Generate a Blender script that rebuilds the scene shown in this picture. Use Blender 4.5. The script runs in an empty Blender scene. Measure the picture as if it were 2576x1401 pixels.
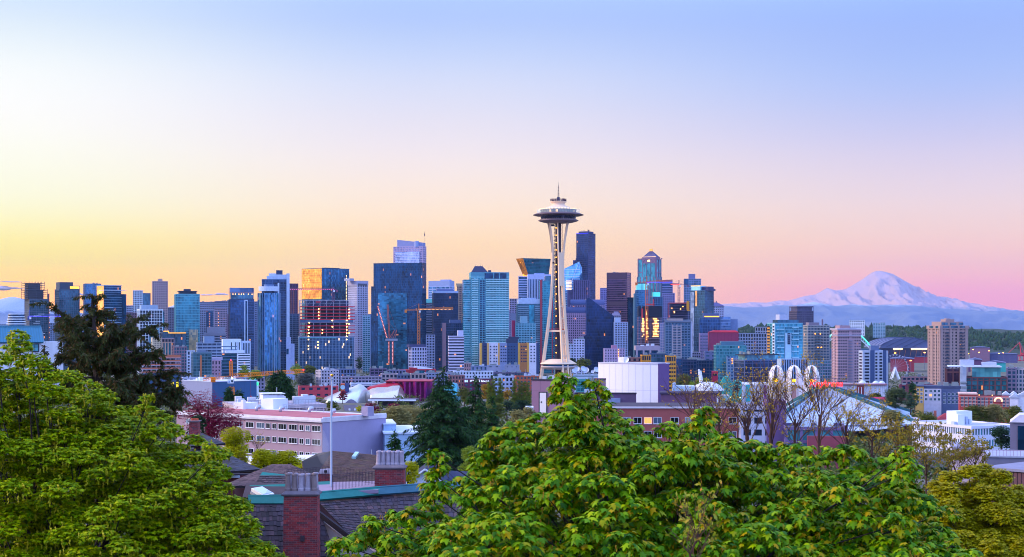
import bpy,math,random
import numpy as np
from mathutils import Vector,Matrix
R=math.radians
S=bpy.context.scene
COL=S.collection

F,CX,HY,CZ=3805.0,1288.0,817.6,105.0
cd=bpy.data.cameras.new('camera');cam=bpy.data.objects.new('camera',cd);COL.objects.link(cam)
cam.location=(0,0,CZ);cam.rotation_euler=(R(90),0,0)
cd.sensor_width=36;cd.lens=36*F/2576;cd.shift_y=(HY-700.5)/2576
cd.clip_start=.5;cd.clip_end=90000
S.camera=cam

def lin(h,k=1.0):
    h=h.lstrip('#');o=[]
    for i in(0,2,4):
        c=int(h[i:i+2],16)/255
        o.append((c/12.92 if c<=.04045 else((c+.055)/1.055)**2.4)*k)
    return tuple(o)

SUN_AZ,SUN_EL=-86,24
W=bpy.data.worlds.new('World');S.world=W;W.use_nodes=True
nt=W.node_tree;N=nt.nodes;Lk=nt.links;N.clear()
def nd(t,**k):
    n=N.new(t)
    for a,b in k.items():setattr(n,a,b)
    return n
def M_(op,a,b=None,c=None,clamp=False):
    n=nd('ShaderNodeMath',operation=op);n.use_clamp=clamp
    for i,x in enumerate((a,b,c)):
        if x is None:continue
        if isinstance(x,(int,float)):n.inputs[i].default_value=x
        else:Lk.new(x,n.inputs[i])
    return n.outputs[0]
tc=nd('ShaderNodeTexCoord');sx=nd('ShaderNodeSeparateXYZ');Lk.new(tc.outputs['Generated'],sx.inputs[0])
X_,Y_,Z_=sx.outputs
hor=M_('SQRT',M_('ADD',M_('MULTIPLY',X_,X_),M_('MULTIPLY',Y_,Y_)))
tt=M_('MAXIMUM',M_('DIVIDE',Z_,M_('MAXIMUM',hor,1e-4)),0)
fac=M_('DIVIDE',tt,M_('ADD',tt,.2))
azm=M_('ARCTAN2',X_,Y_)
SKY_K=5.0;HAZE=2.0e-5;DENOISE=True
def vf(v):
    t=max(0,(HY-v)/F);return t/(t+.2)
def ramp(stops):
    r=nd('ShaderNodeValToRGB');cr=r.color_ramp
    cr.interpolation='B_SPLINE'
    while len(cr.elements)<len(stops):cr.elements.new(.5)
    for e,(p,c)in zip(cr.elements,sorted(stops,key=lambda s:s[0])):
        e.position=p;e.color=tuple(x/SKY_K for x in c)+(1,)
    Lk.new(fac,r.inputs[0]);return r.outputs[0]
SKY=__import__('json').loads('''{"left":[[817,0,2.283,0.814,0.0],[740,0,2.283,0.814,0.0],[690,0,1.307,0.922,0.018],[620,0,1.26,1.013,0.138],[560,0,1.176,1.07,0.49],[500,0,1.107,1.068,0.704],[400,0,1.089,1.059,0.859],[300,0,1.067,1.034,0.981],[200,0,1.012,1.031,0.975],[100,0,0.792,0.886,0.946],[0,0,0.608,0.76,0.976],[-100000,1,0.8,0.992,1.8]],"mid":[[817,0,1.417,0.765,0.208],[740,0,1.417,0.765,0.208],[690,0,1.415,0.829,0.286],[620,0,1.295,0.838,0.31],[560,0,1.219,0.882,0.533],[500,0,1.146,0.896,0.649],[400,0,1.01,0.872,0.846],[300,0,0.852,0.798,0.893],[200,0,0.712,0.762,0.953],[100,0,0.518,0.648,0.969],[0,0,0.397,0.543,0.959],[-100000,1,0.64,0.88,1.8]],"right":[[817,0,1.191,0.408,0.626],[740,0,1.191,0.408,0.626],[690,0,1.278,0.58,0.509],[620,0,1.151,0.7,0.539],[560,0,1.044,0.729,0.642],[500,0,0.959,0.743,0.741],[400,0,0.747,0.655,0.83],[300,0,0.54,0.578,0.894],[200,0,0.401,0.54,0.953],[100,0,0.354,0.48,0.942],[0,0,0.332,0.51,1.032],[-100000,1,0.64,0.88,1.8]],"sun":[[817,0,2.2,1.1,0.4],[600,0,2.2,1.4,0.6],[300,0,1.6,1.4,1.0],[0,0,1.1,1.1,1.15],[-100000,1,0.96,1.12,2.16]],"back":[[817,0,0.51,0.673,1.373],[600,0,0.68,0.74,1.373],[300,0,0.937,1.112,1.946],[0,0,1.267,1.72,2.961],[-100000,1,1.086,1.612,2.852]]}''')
def stops(rows):return[(vf(v)if v>-1e4 else f,(r,g,b))for v,f,r,g,b in rows]
rl,rc,rr=ramp(stops(SKY['left'])),ramp(stops(SKY['mid'])),ramp(stops(SKY['right']))
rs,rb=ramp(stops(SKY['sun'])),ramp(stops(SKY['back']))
def mix(f,a,b):
    m=nd('ShaderNodeMix',data_type='RGBA');Lk.new(f,m.inputs[0]);Lk.new(a,m.inputs[6]);Lk.new(b,m.inputs[7]);return m.outputs[2]
def mr(x,a,b):
    m=nd('ShaderNodeMapRange',interpolation_type='SMOOTHSTEP');Lk.new(x,m.inputs[0])
    m.inputs[1].default_value=R(a);m.inputs[2].default_value=R(b);return m.outputs[0]
c=mix(mr(azm,-19.5,-3),rl,rc);c=mix(mr(azm,-3,17),c,rr)
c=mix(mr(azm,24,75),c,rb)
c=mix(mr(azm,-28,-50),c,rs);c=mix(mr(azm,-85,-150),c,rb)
sky=nd('ShaderNodeTexSky',sky_type='NISHITA');sky.sun_disc=False
sky.sun_elevation=R(SUN_EL);sky.sun_rotation=R(SUN_AZ)
b1=nd('ShaderNodeBackground');Lk.new(c,b1.inputs[0]);b1.inputs[1].default_value=SKY_K
b2=nd('ShaderNodeBackground');Lk.new(sky.outputs[0],b2.inputs[0]);b2.inputs[1].default_value=.006
ad=nd('ShaderNodeAddShader');Lk.new(b1.outputs[0],ad.inputs[0]);Lk.new(b2.outputs[0],ad.inputs[1])
wo=nd('ShaderNodeOutputWorld');Lk.new(ad.outputs[0],wo.inputs[0])

sd=bpy.data.lights.new('sun','SUN');sd.energy=4.2;sd.angle=R(12);sd.color=(1,.78,.52)
so=bpy.data.objects.new('sun',sd);COL.objects.link(so);so.location=(0,0,400)
_d=Vector((math.sin(R(SUN_AZ))*math.cos(R(SUN_EL)),math.cos(R(SUN_AZ))*math.cos(R(SUN_EL)),math.sin(R(SUN_EL))))
so.rotation_euler=_d.to_track_quat('Z','Y').to_euler()
S.view_settings.view_transform='Standard';S.view_settings.look='None';S.view_settings.exposure=0;S.view_settings.gamma=1
S.render.engine='CYCLES'
cy=S.cycles;cy.use_denoising=DENOISE;cy.use_adaptive_sampling=False;cy.filter_width=1.0;cy.max_bounces=6;cy.diffuse_bounces=3;cy.glossy_bounces=3;cy.volume_bounces=0
cy.transparent_max_bounces=8;cy.caustics_reflective=False;cy.caustics_refractive=False;cy.sample_clamp_indirect=4

def px(u,Y):return(u-CX)/F*Y
def pz(v,Y):return CZ-(v-HY)/F*Y
def P3(u,v,Y):return Vector((px(u,Y),Y,pz(v,Y)))
GY=[-400,-30,0,12,30,60,100,200,350,500,800,1280,2500,4000,5200,60000]
GZ=[103,102,101,97,90,85,79,72.5,66,58,46,40,33,14,10,8]
def gz(x,y):return float(np.interp(y,GY,GZ))
_m={};GK=1.5
def newmat(name):
    m=bpy.data.materials.new(name);m.use_nodes=True
    return m,m.node_tree,m.node_tree.nodes['Principled BSDF']
def paint(h,rough=.75,var=.18,scale=.35,metal=0,bump=0,emit=0,spec=.3):
    """painted / stone / metal surface with broad and fine weathering"""
    k=('p',h,rough,var,scale,metal,bump,emit,spec)
    if k in _m:return _m[k]
    m,t,b=newmat('surface_'+h.strip('#'));c=lin(h)
    g=t.nodes.new('ShaderNodeTexCoord');n=t.nodes.new('ShaderNodeTexNoise');n.inputs['Scale'].default_value=scale;n.inputs['Detail'].default_value=6
    n.inputs['Roughness'].default_value=.7
    t.links.new(g.outputs['Object'],n.inputs['Vector'])
    r=t.nodes.new('ShaderNodeMapRange');r.inputs[1].default_value=.25;r.inputs[2].default_value=.75;r.inputs[3].default_value=1-var;r.inputs[4].default_value=1+var*.6
    t.links.new(n.outputs[0],r.inputs[0])
    v=t.nodes.new('ShaderNodeVectorMath');v.operation='SCALE';v.inputs[0].default_value=c;t.links.new(r.outputs[0],v.inputs['Scale'])
    t.links.new(v.outputs[0],b.inputs['Base Color'])
    b.inputs['Roughness'].default_value=rough;b.inputs['Metallic'].default_value=metal;b.inputs['Specular IOR Level'].default_value=spec
    if bump:
        bp=t.nodes.new('ShaderNodeBump');bp.inputs['Strength'].default_value=bump;t.links.new(n.outputs[0],bp.inputs['Height']);t.links.new(bp.outputs[0],b.inputs['Normal'])
    if emit:
        b.inputs['Emission Color'].default_value=c+(1,);b.inputs['Emission Strength'].default_value=emit
    _m[k]=m;return m
def lamp(h,s=3.0):
    k=('l',h,s)
    if k in _m:return _m[k]
    m,t,b=newmat('lamp_'+h.strip('#'));b.inputs['Base Color'].default_value=lin(h)+(1,)
    b.inputs['Emission Color'].default_value=lin(h)+(1,);b.inputs['Emission Strength'].default_value=s
    _m[k]=m;return m
def glass(h1,h2,lit=.02,cw=1.6,ch=3.6,metal=.55,rough=.08,litc='#ff9c48',ls=.95,seed=0):
    """curtain wall: every pane takes its own tint, a few are lit from inside"""
    k=('g',h1,h2,lit,cw,ch,metal,rough,litc,ls,seed)
    if k in _m:return _m[k]
    m,t,b=newmat('glazing_'+h1.strip('#'));L=t.links.new
    g=t.nodes.new('ShaderNodeTexCoord')
    a=t.nodes.new('ShaderNodeVectorMath');a.operation='DIVIDE';a.inputs[1].default_value=(cw,cw,ch)
    L(g.outputs['Object'],a.inputs[0])
    a2=t.nodes.new('ShaderNodeVectorMath');a2.operation='ADD';a2.inputs[1].default_value=(.437+seed,.437,.003);L(a.outputs[0],a2.inputs[0])
    f=t.nodes.new('ShaderNodeVectorMath');f.operation='FLOOR';L(a2.outputs[0],f.inputs[0])
    w=t.nodes.new('ShaderNodeTexWhiteNoise');w.noise_dimensions='3D';L(f.outputs[0],w.inputs['Vector'])
    n=t.nodes.new('ShaderNodeTexNoise');n.inputs['Scale'].default_value=.045;n.inputs['Detail'].default_value=3;L(g.outputs['Object'],n.inputs['Vector'])
    s=t.nodes.new('ShaderNodeMath');s.operation='MULTIPLY_ADD';L(w.outputs['Value'],s.inputs[0]);s.inputs[1].default_value=.55
    s2=t.nodes.new('ShaderNodeMath');s2.operation='MULTIPLY_ADD';L(n.outputs[0],s2.inputs[0]);s2.inputs[1].default_value=1.7;s2.inputs[2].default_value=-.62
    L(s2.outputs[0],s.inputs[2])
    mx=t.nodes.new('ShaderNodeMix');mx.data_type='RGBA';mx.inputs[6].default_value=lin(h1,GK*1.25)+(1,);mx.inputs[7].default_value=lin(h2,GK*.55)+(1,)
    L(s.outputs[0],mx.inputs[0]);L(mx.outputs[2],b.inputs['Base Color'])
    b.inputs['Metallic'].default_value=metal;b.inputs['Roughness'].default_value=rough
    if lit>0:
        sp=t.nodes.new('ShaderNodeSeparateColor');L(w.outputs['Color'],sp.inputs[0])
        n2=t.nodes.new('ShaderNodeTexNoise');n2.inputs['Scale'].default_value=.11;n2.inputs['Detail'].default_value=1
        sc=t.nodes.new('ShaderNodeVectorMath');sc.operation='MULTIPLY';sc.inputs[1].default_value=(1,1,3.2);L(f.outputs[0],sc.inputs[0]);L(sc.outputs[0],n2.inputs['Vector'])
        th=t.nodes.new('ShaderNodeMath');th.operation='POWER';L(n2.outputs[0],th.inputs[0]);th.inputs[1].default_value=3
        q=t.nodes.new('ShaderNodeMath');q.operation='MULTIPLY';L(th.outputs[0],q.inputs[0]);q.inputs[1].default_value=lit*.95
        gt=t.nodes.new('ShaderNodeMath');gt.operation='LESS_THAN';L(sp.outputs[1],gt.inputs[0]);L(q.outputs[0],gt.inputs[1])
        em=t.nodes.new('ShaderNodeMath');em.operation='MULTIPLY';L(gt.outputs[0],em.inputs[0]);vr=t.nodes.new('ShaderNodeMath');vr.operation='MULTIPLY_ADD';L(sp.outputs[2],vr.inputs[0]);vr.inputs[1].default_value=ls*1.5;vr.inputs[2].default_value=ls*.2;L(vr.outputs[0],em.inputs[1])
        L(em.outputs[0],b.inputs['Emission Strength']);b.inputs['Emission Color'].default_value=lin(litc)+(1,)
    _m[k]=m;return m
def leafmat(name,cols,rough=.5,trans=.5,spec=.35):
    """foliage: each leaf (mesh island) takes one of the colours, light passes through it"""
    if name in _m:return _m[name]
    m,t,b=newmat(name);L=t.links.new
    g=t.nodes.new('ShaderNodeNewGeometry');r=t.nodes.new('ShaderNodeValToRGB');cr=r.color_ramp
    while len(cr.elements)<len(cols):cr.elements.new(.5)
    for i,(e,c)in enumerate(zip(cr.elements,cols)):
        e.position=i/max(1,len(cols)-1);e.color=lin(c)+(1,)
    L(g.outputs['Random Per Island'],r.inputs[0]);L(r.outputs[0],b.inputs['Base Color'])
    b.inputs['Roughness'].default_value=rough;b.inputs['Specular IOR Level'].default_value=spec
    tr=t.nodes.new('ShaderNodeBsdfTranslucent');L(r.outputs[0],tr.inputs[0])
    mx=t.nodes.new('ShaderNodeMixShader');mx.inputs[0].default_value=trans
    L(b.outputs[0],mx.inputs[1]);L(tr.outputs[0],mx.inputs[2]);L(mx.outputs[0],t.nodes['Material Output'].inputs[0])
    _m[name]=m;return m
def island(name,cols,rough=.85,bump=0):
    if name in _m:return _m[name]
    m,t,b=newmat(name);L=t.links.new
    g=t.nodes.new('ShaderNodeNewGeometry');r=t.nodes.new('ShaderNodeValToRGB');cr=r.color_ramp
    while len(cr.elements)<len(cols):cr.elements.new(.5)
    for i,(e,c)in enumerate(zip(cr.elements,cols)):e.position=i/max(1,len(cols)-1);e.color=lin(c)+(1,)
    L(g.outputs['Random Per Island'],r.inputs[0])
    tc=t.nodes.new('ShaderNodeTexCoord');n=t.nodes.new('ShaderNodeTexNoise');n.inputs['Scale'].default_value=6;n.inputs['Detail'].default_value=5;L(tc.outputs['Object'],n.inputs['Vector'])
    mr=t.nodes.new('ShaderNodeMapRange');mr.inputs[3].default_value=.6;mr.inputs[4].default_value=1.3;L(n.outputs[0],mr.inputs[0])
    v=t.nodes.new('ShaderNodeVectorMath');v.operation='SCALE';L(r.outputs[0],v.inputs[0]);L(mr.outputs[0],v.inputs['Scale']);L(v.outputs[0],b.inputs['Base Color'])
    b.inputs['Roughness'].default_value=rough
    _m[name]=m;return m

def tag(o,label=None,cat=None,group=None,kind=None):
    if label:o['label']=label
    if cat:o['category']=cat
    if group:o['group']=group
    if kind:o['kind']=kind
    return o
def thing(name,label,cat,loc=(0,0,0),rz=0,group=None):
    o=bpy.data.objects.new(name,None);COL.objects.link(o);o.empty_display_size=.1
    o.location=loc;o.rotation_euler=(0,0,rz)
    return tag(o,label,cat,group)
def link(name,me,mats,parent=None):
    for m in(mats if isinstance(mats,(list,tuple))else[mats]):me.materials.append(m)
    o=bpy.data.objects.new(name,me);COL.objects.link(o)
    if parent is not None:o.parent=parent
    return o
def npmesh(name,V,Fc,mats,parent=None,smooth=False,mi=None):
    """V (n,3) array, Fc (m,k) array of faces with equal corner count"""
    V=np.asarray(V,np.float32);Fc=np.asarray(Fc,np.int32);n,k=Fc.shape
    me=bpy.data.meshes.new(name)
    me.vertices.add(len(V));me.vertices.foreach_set('co',V.ravel())
    me.loops.add(n*k);me.loops.foreach_set('vertex_index',Fc.ravel())
    me.polygons.add(n);me.polygons.foreach_set('loop_start',np.arange(0,n*k,k,dtype=np.int32))
    me.polygons.foreach_set('loop_total',np.full(n,k,np.int32))
    if smooth:me.polygons.foreach_set('use_smooth',np.ones(n,bool))
    if mi is not None:me.polygons.foreach_set('material_index',np.asarray(mi,np.int32))
    me.update(calc_edges=True);me.validate()
    return link(name,me,mats,parent)
class MB:
    def __init__(s):s.v=[];s.f=[];s.m=[];s.k=0
    def add(s,vs,fs):
        o=len(s.v);s.v+=[tuple(p)for p in vs];s.f+=[tuple(i+o for i in f)for f in fs];s.m+=[s.k]*len(fs);return s
    def box(s,x0,x1,y0,y1,z0,z1):
        return s.add([(x0,y0,z0),(x1,y0,z0),(x1,y1,z0),(x0,y1,z0),(x0,y0,z1),(x1,y0,z1),(x1,y1,z1),(x0,y1,z1)],
                     [(0,3,2,1),(4,5,6,7),(0,1,5,4),(1,2,6,5),(2,3,7,6),(3,0,4,7)])
    def prism(s,poly,z0,z1,tp=None):
        n=len(poly);tp=tp or poly
        return s.add([(x,y,z0)for x,y in poly]+[(x,y,z1)for x,y in tp],
                     [tuple(range(n))[::-1],tuple(range(n,2*n))]+[(i,(i+1)%n,n+(i+1)%n,n+i)for i in range(n)])
    def xprism(s,poly,y0,y1):
        n=len(poly)
        return s.add([(x,y0,z)for x,z in poly]+[(x,y1,z)for x,z in poly],
                     [tuple(range(n)),tuple(range(n,2*n))[::-1]]+[(i,n+i,n+(i+1)%n,(i+1)%n)for i in range(n)])
    def yprism(s,poly,x0,x1):
        n=len(poly)
        return s.add([(x0,y,z)for y,z in poly]+[(x1,y,z)for y,z in poly],
                     [tuple(range(n))[::-1],tuple(range(n,2*n))]+[(i,(i+1)%n,n+(i+1)%n,n+i)for i in range(n)])
    def slab(s,pts,th):
        p=[Vector(q)for q in pts];nm=(p[1]-p[0]).cross(p[2]-p[0]).normalized()*th;n=len(p)
        if nm.z>0:nm=-nm
        return s.add(p+[q+nm for q in p],[tuple(range(n)),tuple(range(n,2*n))[::-1]]+[(i,n+i,n+(i+1)%n,(i+1)%n)for i in range(n)])
    def tube(s,pts,rad,n=6,cap=True):
        pts=[Vector(p)for p in pts];rad=rad if isinstance(rad,(list,tuple))else[rad]*len(pts)
        vs=[];u=None
        for i,p in enumerate(pts):
            d=(pts[min(i+1,len(pts)-1)]-pts[max(i-1,0)]).normalized()
            if u is None:u=d.orthogonal().normalized()
            u=(u-d*u.dot(d)).normalized()if(u-d*u.dot(d)).length>1e-6 else d.orthogonal().normalized()
            w=d.cross(u)
            for k in range(n):
                a=2*math.pi*k/n;vs.append(p+(u*math.cos(a)+w*math.sin(a))*rad[i])
        fs=[(i*n+k,i*n+(k+1)%n,(i+1)*n+(k+1)%n,(i+1)*n+k)for i in range(len(pts)-1)for k in range(n)]
        if cap:fs+=[tuple(range(n))[::-1],tuple(range((len(pts)-1)*n,len(pts)*n))]
        return s.add(vs,fs)
    def bar(s,a,b,w):return s.tube([a,b],w*.7,4)
    def lathe(s,prof,n=32,c=(0,0)):
        vs=[(c[0]+r*math.cos(2*math.pi*k/n),c[1]+r*math.sin(2*math.pi*k/n),z)for r,z in prof for k in range(n)]
        m=len(prof)
        return s.add(vs,[(i*n+k,i*n+(k+1)%n,(i+1)*n+(k+1)%n,(i+1)*n+k)for i in range(m-1)for k in range(n)])
    def build(s,name,mats,parent=None,smooth=False):
        me=bpy.data.meshes.new(name);me.from_pydata(s.v,[],s.f);me.update()
        me.polygons.foreach_set('material_index',s.m)
        if smooth:me.polygons.foreach_set('use_smooth',[True]*len(s.f))
        return link(name,me,mats,parent)
def copy_tree(o,parent=None):
    c=o.copy();COL.objects.link(c)
    if parent is not None:c.parent=parent
    for ch in o.children:copy_tree(ch,c)
    return c
def text(name,body,size,mat,parent,loc,rot=(R(90),0,0),ext=.05,shear=0,align='CENTER'):
    cu=bpy.data.curves.new(name,'FONT');cu.body=body;cu.size=size;cu.extrude=ext;cu.align_x=align;cu.shear=shear
    t=bpy.data.objects.new(name,cu);COL.objects.link(t);bpy.context.view_layer.update()
    me=bpy.data.meshes.new_from_object(t.evaluated_get(bpy.context.evaluated_depsgraph_get()))
    bpy.data.objects.remove(t);me.materials.clear()
    o=link(name,me,mat,parent);o.location=loc;o.rotation_euler=rot
    return o
rng=np.random.default_rng(7);random.seed(7)
def fbm(x,y,seed=0,octv=5,f=1.0,ridge=False):
    """value noise for terrain"""
    x=np.asarray(x,float)*f;y=np.asarray(y,float)*f;o=np.zeros_like(x);a=1.0;tot=0
    g=np.random.default_rng(seed).random((256,256))
    for _ in range(octv):
        xi=np.floor(x).astype(int);yi=np.floor(y).astype(int);fx=x-xi;fy=y-yi
        fx=fx*fx*(3-2*fx);fy=fy*fy*(3-2*fy)
        q=lambda i,j:g[i%256,j%256]
        n=(q(xi,yi)*(1-fx)+q(xi+1,yi)*fx)*(1-fy)+(q(xi,yi+1)*(1-fx)+q(xi+1,yi+1)*fx)*fy
        if ridge:n=1-abs(2*n-1)
        o+=a*n;tot+=a;a*=.5;x=x*2.03+17;y=y*2.03+5
    return o/tot
# ================================================================== the setting
def sheet(name,xs_of,ys,hfun,mats,nx=60):
    V=[];ny=len(ys)
    for y in ys:
        for i in range(nx):
            x=xs_of(y,i/(nx-1));V.append((x,y,0))
    V=np.array(V);V[:,2]=hfun(V[:,0],V[:,1])
    idx=np.arange(ny*nx).reshape(ny,nx)
    Fc=np.stack([idx[:-1,:-1].ravel(),idx[:-1,1:].ravel(),idx[1:,1:].ravel(),idx[1:,:-1].ravel()],1)
    return npmesh(name,V,Fc,mats,smooth=True)
def groundmat():
    m,t,b=newmat('city_ground');L=t.links.new
    tc=t.nodes.new('ShaderNodeTexCoord')
    v=t.nodes.new('ShaderNodeTexVoronoi');v.inputs['Scale'].default_value=.02;L(tc.outputs['Object'],v.inputs['Vector'])
    n=t.nodes.new('ShaderNodeTexNoise');n.inputs['Scale'].default_value=.06;n.inputs['Detail'].default_value=8;L(tc.outputs['Object'],n.inputs['Vector'])
    r=t.nodes.new('ShaderNodeValToRGB');cr=r.color_ramp;cols=['#2e3a22','#3c4130','#55534f','#4a4a4c','#6b6560','#34402a']
    while len(cr.elements)<len(cols):cr.elements.new(.5)
    for i,e in enumerate(cr.elements):e.position=i/5;e.color=lin(cols[i])+(1,)
    mx=t.nodes.new('ShaderNodeMix');mx.data_type='FLOAT';mx.inputs[0].default_value=.5;sp=t.nodes.new('ShaderNodeSeparateColor');L(v.outputs['Color'],sp.inputs[0])
    L(sp.outputs[0],mx.inputs[2]);L(n.outputs[0],mx.inputs[3]);L(mx.outputs[0],r.inputs[0]);L(r.outputs[0],b.inputs['Base Color']);b.inputs['Roughness'].default_value=.95
    return m
ys=list(np.linspace(-400,0,8))+list(np.geomspace(4,30000,110))
g=sheet('ground',lambda y,t:(t-.5)*(600+abs(y)*1.1),ys,lambda x,y:np.interp(y,GY,GZ)+(fbm(x,y,3,4,.01)-.5)*1.2,groundmat(),50)
tag(g,kind='structure')

asph=paint('#3a3b40',.9,.25,.2);pave=paint('#8b8880',.9,.2,.5)
def road(u0,Y0,u1,Y1,w):
    a=Vector((px(u0,Y0),Y0,0));b=Vector((px(u1,Y1),Y1,0));d=(b-a);n=24;s=Vector((d.y,-d.x,0)).normalized()
    for nm,o0,o1,h,mt in(('road',-w/2,w/2,.75,asph),('pavement',-w/2-3,-w/2,.87,pave),('pavement',w/2,w/2+3,.87,pave)):
        mb=MB()
        for i in range(n):
            p,q=a+d*(i/n),a+d*((i+1)/n)
            vs=[]
            for c_,o in((p,o0),(p,o1),(q,o1),(q,o0)):
                w_=c_+s*o;vs.append((w_.x,w_.y,gz(w_.x,w_.y)+h))
            mb.add(vs,[(0,1,2,3)]);mb.add([(x,y,z-1.6)for x,y,z in vs],[(3,2,1,0)])
            mb.add([vs[0],vs[3],(vs[3][0],vs[3][1],vs[3][2]-1.6),(vs[0][0],vs[0][1],vs[0][2]-1.6)],[(0,1,2,3)])
            mb.add([vs[1],vs[2],(vs[2][0],vs[2][1],vs[2][2]-1.6),(vs[1][0],vs[1][1],vs[1][2]-1.6)],[(3,2,1,0)])
        tag(mb.build(nm,mt),kind='structure')
road(2330,480,2420,1250,14);road(700,1330,1300,1500,16);road(900,1560,560,1500,14)

def hillmat(name,low,snow,line,blend,rock=None):
    m,t,b=newmat(name);L=t.links.new
    tc=t.nodes.new('ShaderNodeTexCoord');sx=t.nodes.new('ShaderNodeSeparateXYZ');L(tc.outputs['Object'],sx.inputs[0])
    n=t.nodes.new('ShaderNodeTexNoise');n.inputs['Scale'].default_value=.006;n.inputs['Detail'].default_value=9;n.inputs['Roughness'].default_value=.65;L(tc.outputs['Object'],n.inputs['Vector'])
    ge=t.nodes.new('ShaderNodeNewGeometry');sn=t.nodes.new('ShaderNodeSeparateXYZ');L(ge.outputs['Normal'],sn.inputs[0])
    a=t.nodes.new('ShaderNodeMath');a.operation='MULTIPLY_ADD';L(n.outputs[0],a.inputs[0]);a.inputs[1].default_value=blend*2.2;L(sx.outputs[2],a.inputs[2])
    r=t.nodes.new('ShaderNodeMapRange');r.inputs[1].default_value=line+blend*.8;r.inputs[2].default_value=line+blend*1.35;L(a.outputs[0],r.inputs[0])
    st=t.nodes.new('ShaderNodeMapRange');st.inputs[1].default_value=.3;st.inputs[2].default_value=.55
    s2=t.nodes.new('ShaderNodeMath');s2.operation='MULTIPLY_ADD';L(n.outputs[0],s2.inputs[0]);s2.inputs[1].default_value=.5;L(sn.outputs[2],s2.inputs[2])
    s3=t.nodes.new('ShaderNodeMath');s3.operation='SUBTRACT';L(s2.outputs[0],s3.inputs[0]);s3.inputs[1].default_value=.25;L(s3.outputs[0],st.inputs[0])
    mm=t.nodes.new('ShaderNodeMath');mm.operation='MULTIPLY';L(r.outputs[0],mm.inputs[0]);L(st.outputs[0],mm.inputs[1])
    mx=t.nodes.new('ShaderNodeMix');mx.data_type='RGBA';mx.inputs[6].default_value=lin(low)+(1,);mx.inputs[7].default_value=lin(snow)+(1,)
    L(mm.outputs[0],mx.inputs[0]);L(mx.outputs[2],b.inputs['Base Color']);b.inputs['Roughness'].default_value=.9
    return m
RN=np.array([(1700,790),(1760,775),(1824,764),(1866,763),(1890,760),(1928,761),(1962,755.5),(1982,756.7),(2021,745.6),(2053,740),(2068,731),(2081,724),(2090,727),(2103,730.8),(2128,727),(2170,702),(2192,686),(2203,682),(2212,681),(2224,683),(2246,688.7),(2285,711.6),(2323,733),(2351,745),(2381,746.6),(2418,758.7),(2453,763),(2472,768),(2515,776),(2576,783),(2640,788),(2760,800)])
YM=20000.
def mtn(x,y):
    u=x/YM*F+CX
    crest=CZ-(np.interp(u,RN[:,0],RN[:,1])-HY)/F*YM
    dy=(y-YM)/1000.
    
    rid=fbm(x*.0062+(dy*.15),dy*.9,11,5,1.0,True);fine=fbm(x*.012,y*.004,5,4,1.0,True)
    top=np.clip(1-np.abs(dy)/3.2,0,1)**1.25
    h=20+(crest-20)*top+(rid-.62)*250*np.clip(np.abs(dy)*1.5,0.0,1)*np.clip((crest-150)/500,0.1,1)+(fine-.6)*90*np.clip(np.abs(dy)*3,.06,1)
    return h
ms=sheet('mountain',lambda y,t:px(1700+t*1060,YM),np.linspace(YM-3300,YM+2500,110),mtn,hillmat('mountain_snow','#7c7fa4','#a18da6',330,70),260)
tag(ms,'snow covered volcano standing above the hazy hills at the right','mountain',kind='structure')
FH=np.array([(1500,800),(1700,785),(1824,769),(1870,774),(1920,772),(1960,766),(2000,768),(2048,759),(2103,770),(2147,764.5),(2180,769),(2220,766),(2300,767),(2340,772),(2381,776),(2430,778),(2488,784),(2530,780),(2576,788),(2700,800)])
def foot(x,y):
    u=x/17600*F+CX;crest=CZ-(np.interp(u,FH[:,0],FH[:,1])-HY)/F*17600;dy=(y-17600)/1000
    return 10+(crest-10)*np.clip(1-np.abs(dy)/2.2,0,1)**.9+(fbm(x,y,21,5,.0016,True)-.6)*260*np.clip(.04+np.abs(dy),0,1)
fs=sheet('foothills',lambda y,t:px(1480+t*1260,17600),np.linspace(15400,18400,70),foot,hillmat('foothill_hazed','#5a6a92','#96a2c4',340,70),200)  # distance haze mixed into the base colours: forest lightened to pale blue
tag(fs,kind='structure')
LH=np.array([(-200,760),(0,752),(20,747),(30,745),(45,747),(62,751),(90,770),(120,778),(160,775),(215,790),(330,772),(420,776),(440,766),(470,768),(520,790),(700,800)])
def lefth(x,y):
    u=x/14000*F+CX;crest=CZ-(np.interp(u,LH[:,0],LH[:,1])-HY)/F*14000;dy=(y-14000)/1000
    return 10+(crest-10)*np.clip(1-np.abs(dy)/2.5,0,1)+(fbm(x,y,31,5,.002,True)-.6)*60*np.clip(.1+np.abs(dy),0,1)
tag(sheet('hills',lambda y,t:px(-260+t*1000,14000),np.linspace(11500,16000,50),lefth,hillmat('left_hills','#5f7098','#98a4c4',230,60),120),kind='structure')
def ridge(name,pts,Y,dep,mat,seed,nx=120):
    A=np.array(pts)
    def h(x,y):
        u=x/Y*F+CX;crest=CZ-(np.interp(u,A[:,0],A[:,1])-HY)/F*Y;dy=(y-Y)/dep
        return 8+(crest-8)*np.clip(1-np.abs(dy)**1.3,0,1)+(fbm(x,y,seed,4,.006)-.5)*14
    o=sheet(name,lambda y,t:px(A[0,0]+t*(A[-1,0]-A[0,0]),Y),np.linspace(Y-dep,Y+dep,40),h,mat,nx)
    return tag(o,kind='structure'),h
fo_m=paint('#1e3024',.95,.4,.01)
BH=[(1560,835),(1800,833),(1870,830),(1950,826),(2050,826),(2130,830),(2200,826),(2300,828),(2380,832),(2450,838),(2576,848),(2700,852)]
hill,hillh=ridge('hill',BH,6200,1500,fo_m,41)
hill2,hill2h=ridge('far_hill',[(2300,830),(2450,828),(2520,829),(2600,832),(2720,836)],9000,1200,fo_m,42,60)
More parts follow.
